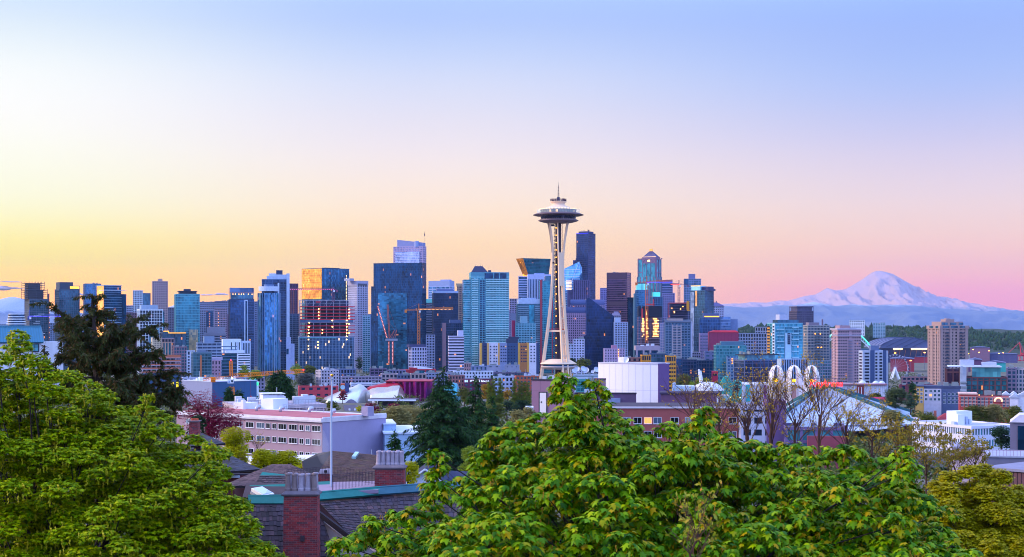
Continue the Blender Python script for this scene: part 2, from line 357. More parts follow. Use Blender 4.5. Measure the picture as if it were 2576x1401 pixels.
# ================================================================== buildings
def hit(C,d,u):
    k=(u-CX)/F;return(k*C.y-C.x)/(d.x-k*d.y)
class Bld:
    """a building: near corner at column uc and distance Y, main face uc..u1 (th >= 0) or u0..uc (th < 0), the other face turned away by th"""
    def __init__(s,name,label,cat,u,v,Y,th=0,dep=28,group=None,g=None):
        u=list(u);uc=u[1]if len(u)==3 else(u[0]if th>=0 else u[1])
        C=Vector((px(uc,Y),Y,0));psi=R(th)-math.atan2(C.x,C.y)
        ex=Vector((math.cos(psi),math.sin(psi),0));ey=Vector((-math.sin(psi),math.cos(psi),0))
        if th>=0:
            s.W=hit(C,ex,u[-1]);s.D=hit(C,ey,u[0])if len(u)==3 else dep;O=C
        else:
            s.W=-hit(C,ex,u[0]);s.D=hit(C,ey,u[-1])if len(u)==3 else dep;O=C-ex*s.W
        s.ex,s.ey,s.O,s.C,s.Y=ex,ey,O,C,Y
        s.g=gz(C.x,C.y)if g is None else g
        s.H=pz(v,Y)-s.g
        s.r=thing(name,label,cat,(O.x,O.y,s.g),psi,group)
        s.name=name
    def X(s,u):return hit(s.O,s.ex,u)
    def S(s,u):
        return hit(s.C,s.ey,u)
    def Z(s,v,y=0):return pz(v,s.Y+y)-s.g
    lim=None
    def mesh(s,name,mb,mats,smooth=False,parent=None):
        if name in('balcony','wing_balcony','bay_windows','side_mullions','stair_lights','wing_bands','side_windows')and len(mb.v)%8==0 and len(mb.f)==len(mb.v)//8*6:
            top=s.lim or s.H-.8;n=len(mb.v)//8;old=mb;mb=MB()
            for i in range(n):
                b=old.v[i*8:i*8+8]
                if max(p[2]for p in b)<=top:mb.add(b,[tuple(k-i*8 for k in f)for f in old.f[i*6:i*6+6]])
            s.lim=None
        return mb.build(name,mats,parent or s.r,smooth)
    def each(s,name,mb,mat):
        for i in range(len(mb.v)//8):
            m=MB();m.add(mb.v[i*8:i*8+8],[tuple(k-i*8 for k in f)for f in mb.f[i*6:i*6+6]]);s.mesh(name,m,mat)
    def box(s,name,mat,u0,u1,v,y0=.2,y1=.8,z0=None):
        mb=MB();mb.box(s.X(u0),s.X(u1),s.D*y0,s.D*y1,s.H if z0 is None else z0,s.Z(v,s.D*y0));return s.mesh(name,mb,mat)
def clad(mb,x0,x1,y0,y1,z0,z1,fh=3.6,sp=.8,pp=3.2,pw=.5,pr=.25,base=0,off=0):
    """floor bands and piers standing proud of the glass on all four sides"""
    W,D=x1-x0,y1-y0
    if sp>0:
        z=z0+base+fh
        while z<z1-.3:
            mb.box(x0-pr,x1+pr,y0-pr,y1+pr,z-sp,z);z+=fh
    if pw>0:
        for L,fx in((W,True),(D,False)):
            n=max(1,round(L/pp))
            for i in range(n+1):
                c=i*L/n;a,b=max(-pr,c-pw/2),min(L+pr,c+pw/2);q=pr+.07
                if fx:mb.box(x0+a,x0+b,y0-q,y0+.02,z0,z1-.1);mb.box(x0+a,x0+b,y1-.02,y1+q,z0,z1-.1)
                else:mb.box(x0-q,x0+.02,y0+a,y0+b,z0,z1-.1);mb.box(x1-.02,x1+q,y0+a,y0+b,z0,z1-.1)
def shell(B,gl,wall,fh=3.6,sp=.8,pp=3.2,pw=.5,pr=.25,x0=0,x1=None,y0=0,y1=None,z0=0,z1=None,gn='glass_facade',cn='facade_grid',cap=True,para=1.0):
    x1=B.W if x1 is None else x1;y1=B.D if y1 is None else y1;z1=B.H if z1 is None else z1
    mb=MB();mb.box(x0,x1,y0,y1,z0,z1-.6);B.mesh(gn,mb,gl)
    mb=MB();clad(mb,x0,x1,y0,y1,z0,z1-para,fh,sp,pp,pw,pr)
    if cap:
        q=pr+.12
        mb.box(x0-q,x1+q,y0-q,y0+.3,z1-para,z1);mb.box(x0-q,x1+q,y1-.3,y1+q,z1-para,z1)
        mb.box(x0-q,x0+.3,y0+.3,y1-.3,z1-para,z1);mb.box(x1-.3,x1+q,y0+.3,y1-.3,z1-para,z1)
    return B.mesh(cn,mb,wall)
def roofgear(B,n=4,seed=0,mat=None,x0=0,x1=None,z=None):
    """small plant on a flat roof: hoods, units, a mast"""
    q=random.Random(seed);x1=B.W if x1 is None else x1;z=B.H-.6 if z is None else z
    mb=MB()
    for i in range(n):
        a=q.uniform(x0+1,max(x0+1.5,x1-4));w=q.uniform(1.5,4);d=q.uniform(.2,.7)*B.D;mb.box(a,a+w,d,d+q.uniform(1.5,4),z,z+q.uniform(1.2,3))
    mat=mat or paint('#7d8590');B.each('roof_unit',mb,mat);mb=MB()
    a=q.uniform(x0+1,x1-1);mb.tube([(a,B.D*.5,z),(a,B.D*.5,z+q.uniform(4,8))],.09,4);B.mesh('roof_mast',mb,mat)
def panes():
    m,t,b=newmat('window_panes');L=t.links.new;o=t.nodes.new('ShaderNodeObjectInfo');r=t.nodes.new('ShaderNodeValToRGB');cr=r.color_ramp;cr.interpolation='CONSTANT'
    for e,(p,c)in zip([cr.elements[0],cr.elements[1]]+[cr.elements.new(.5)for _ in range(3)],((0,'#10141e'),(.45,'#1a2230'),(.62,'#4a5a70'),(.76,'#141820'),(.88,'#7a8898'))):e.position=p;e.color=lin(c)+(1,)
    L(o.outputs['Random'],r.inputs[0]);L(r.outputs[0],b.inputs['Base Color']);b.inputs['Roughness'].default_value=.08;b.inputs['Specular IOR Level'].default_value=.4;return m
def wins(B,cols,rows,w,h,frame,pane,y=0,side=False,name='window',fr=.12,rec=.12,sill=True,mull=1,lit=()):
    """every window is a part of its own: frame (with sill) and pane"""
    fm=MB();hw=w/2
    rec=0;fm.box(-hw-fr,hw+fr,-.1,rec,h,h+fr);fm.box(-hw-fr,hw+fr,-.1,rec,-fr,0)
    fm.box(-hw-fr,-hw,-.1,rec,0,h);fm.box(hw,hw+fr,-.1,rec,0,h)
    for i in range(mull):t=-hw+w*(i+1)/(mull+1);fm.box(t-fr*.3,t+fr*.3,-.08,rec,0,h)
    if sill:fm.box(-hw-fr*1.6,hw+fr*1.6,-.2,-.082,-fr*1.9,-fr*.4)
    pm=MB();pm.box(-hw,hw,-.045,-.02,0,h)
    f0=p0=None;k=0
    for z in rows:
        for c in cols:
            if f0 is None:
                f0=fm.build(name,frame,B.r);p0=pm.build('pane',pane,f0);f,p=f0,p0
            else:
                f=f0.copy();COL.objects.link(f);p=p0.copy();COL.objects.link(p);p.parent=f
            if side:f.rotation_euler=(0,0,R(-90));f.location=(y,c,z)
            else:f.location=(c,y,z)
            if k in lit:
                p.data=p0.data.copy();p.data.materials.clear();p.data.materials.append(lamp('#ffae4a',.8))
            k+=1
DT='downtown high-rise buildings'
WHT,PALE,GRY,DGR='#c6cad6','#a9b0c2','#838ba0','#3c4560'
g_teal=glass('#2f7f96','#0f3f5e',.02);g_dark=glass('#163f66','#081c36',.03);g_blue=glass('#3f7aac','#15305c',.02)
g_navy=glass('#10406c','#06203e',.06,1.5,3.9);g_slate=glass('#3a6480','#16324c',.02);g_brown=glass('#4a3550','#1c1430',.03)
g_win=glass('#1c2840','#080e1c',.03,1.5,3.2,.15);g_lite=glass('#7fb4cc','#3a7396',.01)

B=Bld('tower','unfinished dark tower with open steel frames and hoists on its stepped top','tower',(62,74,121),752,2300,14,group=DT)
shell(B,g_slate,paint('#4e5d78'),3.4,.5,3.4,.35)
mb=MB()
for x0,x1,va,vb in((65,120,729,752),(66,113,711,729)):
    X0,X1=B.X(x0),B.X(x1);za,zb=B.Z(vb),B.Z(va);z=za
    while z<zb+.1:
        mb.box(X0,X1,1,B.D-1,z,z+.5);z+=3.3
    for i in range(7):x=X0+(X1-X0)*i/6;mb.box(x-.25,x+.25,1.2,1.7,za,zb+2);mb.box(x-.25,x+.25,B.D-2,B.D-1.5,za,zb+2)
    mb.box(X0+4,X1-6,4,B.D-4,za,zb-1)
B.mesh('open_floors',mb,paint('#4a4f68'))
mb=MB();mb.box(B.W+.3,B.W+2.6,2,4.5,0,B.Z(738));B.mesh('hoist_mast',mb,paint('#5d4150'))
mb=MB()
for i in range(13):mb.box(B.W+2.65,B.W+2.95,2.5,3.2,B.Z(900-i*12.5),B.Z(900-i*12.5)+1.2)
B.each('work_light',mb,lamp('#ff9a4a',5))
mb=MB();q=random.Random(2)
for i in range(9):
    z=B.Z(q.uniform(760,840));x=q.uniform(2,B.W-14);mb.box(x,x+q.uniform(6,13),-.45,-.3,z,z+.7)
B.each('light_strip',mb,paint('#c9d8ec'))
B=Bld('tower','dark glass tower with an amber lit top storey, left of the spruce tip','tower',(138,149,200),727,2250,14,group=DT)
shell(B,g_slate,paint('#3a4a66'),3.3,.6,3.0,.4)
B.box('core_block',paint('#33405c'),151,185,709.5,.1,.9);B.box('crown',paint('#46567a'),185,201,718,.05,.95)
mb=MB();mb.box(B.X(176),B.X(199),-.5,-.3,B.Z(725.5),B.Z(720));B.mesh('lit_storey',mb,lamp('#ffb43a',2.2))
mb=MB()
for i in range(22):mb.box(B.X(183),B.X(197),-1.3,-.3,12+i*3.3,12.9+i*3.3)
B.mesh('balcony',mb,paint('#52658a'))
B=Bld('tower','flat-topped blue tower just behind the amber-sided glass tower','tower',(214.5,254),713,2450,6,group=DT)
shell(B,g_blue,paint('#46618c'),3.5,.5,2.2,.5);roofgear(B,3,5)
B=Bld('tower','glass tower with a dawn-amber left side and a jutting roof canopy','tower',(244,262,305),717,2100,26,group=DT)
shell(B,g_dark,paint('#6f8fb4'),3.5,.35,60,0,.5)
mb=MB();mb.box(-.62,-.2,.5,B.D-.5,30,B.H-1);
B.mesh('side_glazing',mb,glass('#f3b56a','#c98a58',.1,1.5,3.5,.6,.15))  # orange dawn light on this face is put into the glass colour
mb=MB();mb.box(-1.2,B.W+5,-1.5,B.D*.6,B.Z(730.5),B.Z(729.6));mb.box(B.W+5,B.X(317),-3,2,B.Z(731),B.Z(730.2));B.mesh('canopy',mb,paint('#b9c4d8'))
mb=MB();mb.box(B.W+.1,B.X(319.5),2,B.D,0,B.Z(739));B.mesh('side_wing',mb,g_navy)
mb=MB();q=random.Random(4)
for i in range(26):z=6+i*3.5;a=q.choice([0,0,B.W*.3]);mb.box(a,a+B.W*q.uniform(.5,1)*.7,-1.3,-.5,z,z+.45)
B.mesh('balcony',mb,paint('#aebfd8'))
B=Bld('apartment_tower','white gridded apartment slab with a darker right wing, beside the brown slab tower','tower',(334.5,359),730,2500,0,dep=22,group=DT)
shell(B,g_win,paint('#b4c2dc'),3.1,1.1,2.6,.9)
mb=MB();mb.box(B.W+.1,B.X(379),1,22,0,B.Z(737));B.mesh('dark_wing',mb,g_slate)
mb=MB()
for i in range(30):mb.box(B.W+.2,B.X(380),-.2,.9,5+i*3.1,5.9+i*3.1)
B.mesh('balcony',mb,paint('#4c5a7c'))
B=Bld('apartment_tower','tall brown slab tower with small windows standing clear of its neighbours','tower',(384,422),707,2650,3,dep=20,group=DT)
shell(B,glass('#4a3f5c','#221c34',.02,1.5,3),paint('#a08a94'),3.0,1.3,3.4,1.4);B.box('lift_house',paint('#a08a94'),398,409,701,.2,.7)
B=Bld('office_building','white framed office block with black square windows near the brown slab tower','office',(352,409),777,2000,8,dep=26,group='office buildings')
shell(B,g_win,paint('#c8d4ea'),3.7,.5,3.7,.55);B.box('plant_room',paint('#8fa3c4'),356,398,767,.1,.6)
mb=MB();mb.box(B.W+.2,B.X(414),2,24,0,B.H-3);B.mesh('green_side',mb,g_teal)
mb=MB();mb.box(B.X(374),B.X(398),-6,-.5,0,B.Z(824));B.mesh('glass_hall',mb,g_lite)
B=Bld('apartment_building','brick mid-rise block seen behind the white framed office','apartments',(318,351),786,2150,0,dep=20,group='office buildings')
shell(B,g_win,paint('#7d5a72'),3.0,1.2,2.4,1.0)
B=Bld('apartment_building','grey brown block filling the gap right of the brown slab tower','apartments',(410,444),773,2700,0,dep=20,group='office buildings')
shell(B,g_win,paint('#6a6f92'),3.0,1.3,3.0,1.3)

mb=MB();x0,Y=px(12,1750),1750
r=thing('office_building','low rounded white banded office at the far left edge','office',(px(41,Y),Y,gz(0,Y)),0,'office buildings')
def drum(zs,rr,mat,nm,sx=1.0):
    mb=MB();mb.lathe([(0.01,zs[0]),(rr,zs[0]),(rr,zs[1]),(0.01,zs[1])],40);o=mb.build(nm,mat,r);o.scale=(1,.7,1);return o
zz=lambda v:pz(v,Y)-gz(0,Y)
drum((0,zz(791)),9.3,g_navy,'glass_facade')
mb=MB()
for v,rr in((789,8.6),(795.5,9.6),(801.5,10.2),(807.5,10.8),(813.5,11.4),(820,12),(827,12)):
    mb.lathe([(0.01,zz(v+2.4)),(rr,zz(v+2.4)),(rr,zz(v)),(0.01,zz(v))],40)
o=mb.build('floor_bands',paint('#c4cfe2'),r);o.scale=(1,.7,1)

B=Bld('tower','wide teal glass tower with a dark projecting roof slab','tower',(443,502),739,2050,5,dep=26,group=DT)
shell(B,g_teal,paint('#62a0b4'),3.5,.6,1.8,.22)
mb=MB();mb.box(B.X(452),B.X(495),3,20,B.H-.6,B.Z(733));mb.box(B.X(449.5),B.X(497),1,22,B.Z(733),B.Z(731.4));mb.box(B.X(464),B.X(481),6,14,B.Z(731.4),B.Z(726.5));B.mesh('roof_slab',mb,paint('#2a3854'))
mb=MB();mb.box(B.X(475),B.X(497),-3,-.4,0,B.Z(829));B.mesh('amber_glazing',mb,glass('#b9a078','#5c7c84',.03,1.8,3.5,.5))
B=Bld('office_building','dark low office trimmed along its roof with a lit orange line','office',(410,468),836,1850,6,dep=24,group='office buildings')
shell(B,g_slate,paint('#2e4260'),3.6,.6,2.2,.3);
mb=MB();mb.box(B.X(424),B.W,-.9,-.4,B.Z(838.4),B.Z(836.6));mb.box(B.X(411),B.X(423.5),-.9,-.4,B.Z(834),B.Z(832));mb.box(B.X(423),B.X(424.5),-.9,-.4,B.Z(838),B.Z(832));B.mesh('trim_light',mb,lamp('#ffae2e',1.6))
B.box('upper_block',g_slate,412,424,833,.1,.9)
B=Bld('apartment_building','pale cream and dark apartment block with regular windows above the concrete frame','apartments',(384,438),851,1700,4,dep=22,group='office buildings')
shell(B,g_win,paint('#8a7688'),3.2,.9,3.2,.9);mb=MB();mb.box(-.7,B.X(406),-.9,12,0,B.Z(849));B.mesh('cream_wing',mb,paint('#c9b8a2'))
mb=MB()
for i in range(9):
    for j in range(5):mb.box(B.X(386+j*4),B.X(388.6+j*4),-1.1,-.95,B.Z(891-i*5),B.Z(893.6-i*5)+2.2)
B.mesh('window_glass',mb,g_win)
mb=MB();mb.box(B.X(409),B.X(430),-2.4,-.5,0,B.Z(862));B.mesh('glass_bay',mb,g_teal)
mb=MB();
for u in(408.5,415,422,430):mb.box(B.X(u)-.4,B.X(u)+.8,-2.9,-.5,0,B.Z(861))
mb.box(B.X(408),B.X(432),-2.9,-.5,B.Z(862),B.Z(860));B.mesh('bay_frame',mb,paint('#a9897e'))

B=Bld('unfinished_building','wide open concrete frame under construction with orange netting on each floor','building site',(356,455),899,1480,5,dep=30)
mb=MB()
for i in range(5):mb.box(0,B.W,0,B.D,B.Z(938-i*9.4)-.5,B.Z(938-i*9.4))
B.mesh('floor_slabs',mb,paint('#a697ae'))
mb=MB()
for i in range(9):
    x=.6+(B.W-1.2)*i/8
    for y in(.5,B.D*.5,B.D-.5):mb.box(x-.35,x+.35,y-.35,y+.35,B.Z(938),B.Z(899))
B.mesh('columns',mb,paint('#8f86a2'))
mb=MB();
for i in range(5):mb.box(.2,B.W-.2,-.1,0,B.Z(938-i*9.4)+.1,B.Z(938-i*9.4)+(1.4 if i!=4 else 3));
B.mesh('safety_net',mb,paint('#a8604e'))
mb=MB();mb.box(4,B.W-4,B.D*.55,B.D*.6,B.Z(938),B.Z(900));B.mesh('back_wall',mb,paint('#4c4866'))
mb=MB();mb.box(.5,B.W-.5,.5,B.D,0,B.Z(938));B.mesh('lower_storeys',mb,paint('#274a74'))
mb=MB();
for x,z in((1,904),(8,900),(14,909)):mb.box(x,x+.8,-.5,-.15,B.Z(z),B.Z(z)+.7)
B.each('work_light',mb,lamp('#ffb45a',5))
B=Bld('shop_building','dark low building with two bright yellow panels behind the spruce branch','shop',(395,452),958,1380,3,dep=24)
shell(B,g_dark,paint('#3d5684'),4,.8,6,.8)
for u0,u1 in((413,421),(428,437),(443,450)):
    mb=MB();mb.box(B.X(u0),B.X(u1),-.9,-.4,B.Z(977),B.Z(961));B.mesh('yellow_panel',mb,lamp('#f2d01c',.75))
B=Bld('apartment_building','brick block with dark bays right of the concrete frame','apartments',(438,470),872,1650,4,dep=20,group='office buildings')
shell(B,g_slate,paint('#7a5f74'),3.3,.8,3,.8);roofgear(B,3,3)
for(u0,u1,v,nm,sd,wl)in((503,540,759,'stepped grey hillside hospital block with a row of dark bands',1,'#7d84a8'),(540,578,757,'long grey hillside hospital wing below the small cloud',2,'#727aa2')):
    B=Bld('hospital_building',nm,'hospital',(u0,u1),v,2900,0,dep=30,group='hillside hospital buildings');shell(B,g_win,paint(wl),3.6,1.8,4,1.2);roofgear(B,4,sd)
B=Bld('apartment_tower','grey tower with a column of lit stair windows between the teal and navy towers','tower',(503,538),778,2500,0,dep=20,group=DT)
shell(B,g_win,paint('#7a86a8'),3,1.2,3,.9);mb=MB();mb.box(B.X(519),B.X(535),-1,-.4,10,B.H-3);B.mesh('dark_bay',mb,g_dark)
mb=MB()
for i in range(12):mb.box(B.X(527),B.X(528.2),-1.15,-1.02,B.H-8-i*4.2,B.H-6.8-i*4.2)
B.each('stair_light',mb,lamp('#ff9448',3))
B=Bld('apartment_tower','pinkish tower with stacked balconies next to the grey tower with lit stair windows','tower',(539.5,571),776,2450,0,dep=20,group=DT)
shell(B,g_win,paint('#9a8aa8'),3,1.1,2.6,.6,.4)
mb=MB()
for i in range(9):mb.box(B.X(549),B.X(550.2),-.9,-.75,B.H-8-i*5,B.H-6.8-i*5)
B.each('stair_light',mb,lamp('#ff9448',3))
B=Bld('apartment_building','dull maroon block squeezed left of the navy tower with the roof terrace','apartments',(568,582),790,2600,0,dep=20,group='office buildings')
shell(B,g_win,paint('#5f4468'),3,1.2,3,1)
B=Bld('tower','navy tower with a lit roof terrace and a slim white strip down its front','tower',(579,639),752,1950,4,dep=26,group=DT)
shell(B,glass('#2d5080','#122848',.02,1.8,3.4),paint('#2c3f66'),3.4,.5,3.6,.5)
B.box('crown',g_slate,580,638,737,.02,.98);
mb=MB();mb.box(B.X(579),B.X(639),3,B.D,B.Z(737),B.Z(723.5));B.mesh('upper_screen',mb,glass('#4a6490','#25365c',.02,5,12))
mb=MB();mb.box(B.X(580),B.X(638),2.6,2.95,B.Z(743),B.Z(735));B.mesh('terrace_wall',mb,paint('#8a6a78'))
mb=MB()
for u in(585,591,600,606,612,624,633):mb.box(B.X(u),B.X(u)+1,-.7,-.4,B.Z(741),B.Z(738.5))
B.each('terrace_light',mb,lamp('#ffb870',3.5))
mb=MB();mb.box(B.X(614.5),B.X(623),-1.2,-.4,0,B.Z(754));B.mesh('white_strip',mb,paint('#aebfe0'))
mb=MB();mb.box(B.X(617),B.X(621.5),-1.35,-1.21,4,B.Z(757));B.mesh('strip_glazing',mb,g_dark)
mb=MB();
for i in range(34):mb.box(B.X(623.5),B.X(638.5),-1.4,-.5,4+i*3.4,4.8+i*3.4)
B.mesh('balcony',mb,paint('#3d5280'))
B=Bld('office_building','grey terraced office with wide bands left of the navy terrace tower','office',(514,568),838,2100,0,dep=24,group='office buildings')
shell(B,g_dark,paint('#8c8eac'),3.8,2.0,60,0);B.box('penthouse',paint('#8c8eac'),520,566,822,.1,.8)
B=Bld('office_building','long grey banded office with warm lit windows on some floors','office',(497,557),862,1900,4,dep=24,group='office buildings')
shell(B,glass('#30486c','#16233c',.12,3,3.8,.4),paint('#8698bc'),3.9,1.7,6,.5);B.box('plant_room',paint('#7288b0'),514,540,846,.1,.7)
B=Bld('office_building','white office with tall black slots and a stepped lower wing','office',(560.5,607),853,1750,3,dep=26,group='office buildings')
mb=MB();mb.box(0,B.W,0,B.D,0,B.H);B.mesh('white_wall',mb,paint('#c6d2ea'))
mb=MB()
for u in(581,592,601):mb.box(B.X(u),B.X(u+2.2),-.3,.1,B.Z(880),B.Z(861))
for u in(598,):mb.box(B.X(u),B.X(u+1),-.3,.1,B.Z(880),B.Z(861))
B.mesh('window_slot',mb,g_dark)
mb=MB();mb.box(B.W+.2,B.X(631),1,B.D,0,B.Z(858));B.mesh('right_wing',mb,paint('#a9badb'))
mb=MB()
for u in(612,618,625):mb.box(B.X(u),B.X(u+2.6),.55,1.1,0,B.Z(863))
B.mesh('wing_slot',mb,g_dark)
mb=MB();mb.box(B.X(566),B.X(614),-9,-1,B.Z(888),B.Z(881));B.mesh('ledge_block',mb,paint('#cbd4ec'))
mb=MB();mb.box(B.X(557),B.X(595),-8,-.2,0,B.Z(888.3));B.mesh('dark_glass_wing',mb,glass('#21506a','#0e2238',.15,2.5,3.7,.5))
mb=MB()
for i in range(12):mb.box(B.X(556.6),B.X(594.7),-8.5,-8.02,i*3.8+.6,i*3.8+1.6)
B.mesh('wing_bands',mb,paint('#48648c'))
mb=MB();mb.box(B.X(595.2),B.X(627),-10,-.2,0,B.Z(889));B.mesh('banded_core',mb,g_dark)
mb=MB();
for i in range(8):mb.box(B.X(596),B.X(627.6),-10.5,-10.02,B.Z(892.8+i*6.1),B.Z(889.6+i*6.1))
mb.box(B.X(594.8),B.X(598),-10.6,-.3,0,B.Z(889));B.mesh('white_bands',mb,paint('#d4daf0'))
B=Bld('apartment_building','small white corner block with dark windows, left of the green glass mid-rise','apartments',(470,489),882,1620,0,dep=18,group='office buildings')
shell(B,g_win,paint('#aab6d4'),3.2,1.5,5,2.0)
B=Bld('apartment_building','green glass mid-rise with one orange vertical strip','apartments',(486,532),886,1560,5,dep=20,group='office buildings')
shell(B,glass('#3f7084','#1a3850',.04,2,3.1),paint('#55738c'),3.1,.6,3.6,.4);mb=MB();mb.box(B.X(503),B.X(507.5),-.9,-.4,0,B.Z(894));B.mesh('orange_strip',mb,paint('#b06848'));B.box('roof_box',paint('#5b6f92'),497,520,881,.2,.8)
B=Bld('apartment_building','little pink block with few square windows behind the street trees','apartments',(532,555.5),906,1600,0,dep=18,group='office buildings')
shell(B,g_win,paint('#ad8aa8'),3.6,2.0,3.6,1.9);B.box('parapet_step',paint('#9c9ac0'),532,560,899,.3,.9)

Y=1980;gb=gz(0,Y);z=lambda v:pz(v,Y)-gb
r=thing('tower','rounded blue glass tower under a white ring-shaped crown','tower',(px(672,Y),Y+15,gb),0,DT);rad=(701-644.5)/2/F*Y
mb=MB();mb.lathe([(rad,0),(rad,z(737))],28);mb.lathe([(rad,z(737)),(.01,z(737))],28);mb.build('glass_facade',glass('#4a88b8','#1a4474',.05,1.9,3.3,.75,.06),r)
mb=MB()
for k in range(28):
    a=2*math.pi*k/28;mb.tube([(rad*math.cos(a),rad*math.sin(a),0),(rad*math.cos(a),rad*math.sin(a),z(737))],.3 if k%4 else.6,4)
mb.build('mullions',paint('#7d9ac4'),r)
mb=MB();mb.lathe([(rad*.82,z(732)),(rad*.9,z(732)),(rad*.92,z(720)),(rad*.82,z(720)),(rad*.82,z(732))],36);mb.lathe([(.01,z(731)),(rad*.82,z(731))],36);mb.build('crown',paint('#b9c6e4'),r)
mb=MB();mb.lathe([(rad*.42,z(737)),(rad*.45,z(715)),(.01,z(715))],24);mb.build('roof_drum',paint('#5f78a8'),r)
mb=MB();mb.box(rad*.82,rad*.9,-4,2,0,z(711));mb.build('fin_wall',paint('#bccbea'),r)
B=Bld('tower','white edged residential tower with a stepped top and black lift house behind the cylinder','tower',(659,721),702,2080,0,dep=26,group=DT)
shell(B,glass('#24436e','#0e1f3c',.03,1.8,3.3),paint('#43608e'),3.3,.35,4.6,.5)
mb=MB();mb.box(B.W-.1,B.X(728.5),-1,25,0,B.Z(687.5));mb.box(B.X(694),B.W-.1,4,24,B.H-.5,B.Z(690));mb.box(B.X(671),B.X(694),3,24,B.H-.5,B.Z(694));mb.box(B.X(677),B.X(695),6,22,B.Z(694),B.Z(687.2));B.mesh('white_wall',mb,paint('#a8b8dc'))
B.box('lift_house',paint('#26345c'),695,711,679.5,.25,.7)
mb=MB()
for i in range(42):mb.box(B.X(701),B.X(718),-1.2,-.3,3+i*3.3,3.7+i*3.3)
B.mesh('balcony',mb,paint('#32486e'))
B=Bld('tower','dark maroon tower with orange vertical strips squeezed left of the amber glass tower','tower',(729,750),713,2450,0,dep=24,group=DT)
shell(B,glass('#3c2844','#1e1430',.05,2,3.6),paint('#4c3258'),3.6,.6,5,.8);mb=MB()
for u in(731.5,738.5,748):mb.box(B.X(u),B.X(u+1.4),-.8,-.4,10,B.Z(724));
B.mesh('copper_strip',mb,paint('#a85f58'))
B=Bld('apartment_tower','balconied slate apartment tower under the maroon tower','tower',(728,753),789,2200,0,dep=24,group=DT)
shell(B,g_dark,paint('#5c6c90'),2.9,.9,5,.8,.7)
B=Bld('office_building','pale violet low block with a lit black panel below the white edged tower','office',(720,741),848,1900,0,dep=20,group='office buildings')
mb=MB();mb.box(0,B.X(732),0,20,0,B.H);mb.box(B.X(732)+.1,B.W,2,20,0,B.Z(865));B.mesh('wall',mb,paint('#8f9cc8'))
mb=MB();mb.box(B.X(720.5),B.X(726),-.4,-.1,B.Z(891),B.Z(877));B.mesh('dark_panel',mb,g_dark)

B=Bld('tower','tall flat-topped glass tower mirroring the amber dawn on its left face','tower',(759.6,810,878),674,2500,38,group=DT)
shell(B,glass('#2e6690','#0c2244',.04,1.5,3.9,.7,.06),paint('#1a3c66'),3.9,.3,3.0,.25,.3)
mb=MB();mb.box(-.55,-.45,.3,B.D-.3,B.Z(752),B.H-.9);B.mesh('amber_glazing',mb,glass('#e0a050','#a06a40',.12,1.5,3.9,.55,.12,'#ffd07a',1.2))  # reflection of the dawn sky painted as amber panes
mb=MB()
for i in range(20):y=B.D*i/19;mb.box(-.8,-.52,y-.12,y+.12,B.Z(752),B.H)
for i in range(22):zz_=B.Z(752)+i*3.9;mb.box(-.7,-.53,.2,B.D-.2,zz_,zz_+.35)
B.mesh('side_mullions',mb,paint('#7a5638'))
mb=MB();mb.box(B.X(822),B.X(858),4,14,B.H-.6,B.Z(672.5));B.mesh('roof_box',mb,paint('#24345a'))
mb=MB()
for i in range(24):mb.box(B.X(870),B.X(870)+(1.0 if i%2 else 1.6),-.75,-.5,B.Z(692+i*3.6),B.Z(690.4+i*3.6))
B.mesh('hoist_lights',mb,lamp('#ffcf8a',3))

B=Bld('unfinished_building','half clad tower with red safety nets, bright work lights and open upper floors','building site',(753.5,890),846,2150,3,dep=34)
shell(B,glass('#2c5480','#0c1c38',.22,1.6,3.7,.5,.08,'#ffd9a0',1.3),paint('#7f9cc4'),3.7,.25,2.05,.35,.45,z1=B.Z(847))
mb=MB()
for i,v in enumerate((846,836,828,819.5,811,803,795.5,787.5,779,771)):mb.box(.5,B.W+1.5,0,B.D,B.Z(v)-.6,B.Z(v))
B.mesh('floor_slabs',mb,paint('#7a6488'))
mb=MB()
for i in range(9):
    x=1+(B.W-2)*i/8
    for y in(1,B.D/2,B.D-1):mb.box(x-.3,x+.3,y-.3,y+.3,B.Z(847),B.Z(754))
for a,b in((0,1),(0,1)):
    mb.bar((1,.5,B.Z(846)),(9,.5,B.Z(812)),.3);mb.bar((1,.5,B.Z(830)),(8,.5,B.Z(812)),.3)
for i in range(6):mb.bar((2+i*8,.6,B.Z(771)),(8+i*8,.6,B.Z(755)),.22)
for v in(754,762):mb.box(1,B.W-1,.7,1,B.Z(v)-.4,B.Z(v));mb.box(1,B.W-1,B.D-1,B.D-.7,B.Z(v)-.4,B.Z(v))
B.mesh('steel_frame',mb,paint('#a9a6c0'))
mb=MB()
for v in(836,828,819.5,803,795.5,787.5,779,771):mb.box(.4,B.W+1.6,-.25,-.05,B.Z(v)-.7,B.Z(v)+.5)
mb.box(B.X(795),B.X(806),-.5,-.3,B.Z(761),B.Z(758));B.mesh('safety_net',mb,paint('#c02a44'))
mb=MB();mb.box(9,B.W-7,7,B.D-6,B.Z(847),B.Z(756));B.mesh('core_wall',mb,paint('#2a2f52'))
mb=MB();mb.box(1,B.W-1,.05,.25,B.Z(811),B.Z(804));B.mesh('weather_screen',mb,paint('#466088'))
mb=MB();q=random.Random(9)
for u,vs in((776,(854,846,838,830,822)),(778,(838,822,812)),(801.5,(777,785,793,801)),(811,(838,830)),(836,(822,806)),(872,(806,814,822,830,838,846,854)),(878,(778,786,794,801,815,838)),(776,(870,878)),(800,(860,868,876))):
    for v in vs:x=B.X(u);zc=B.Z(v);mb.box(x-.7,x+.7,-1.2,-.5,zc-.6,zc+.6)
B.each('work_light',mb,lamp('#ffc060',14))
mb=MB();mb.box(0,B.X(845),-1.1,-.5,B.Z(851),B.Z(848));B.mesh('cornice_band',mb,paint('#5f9cb4'))
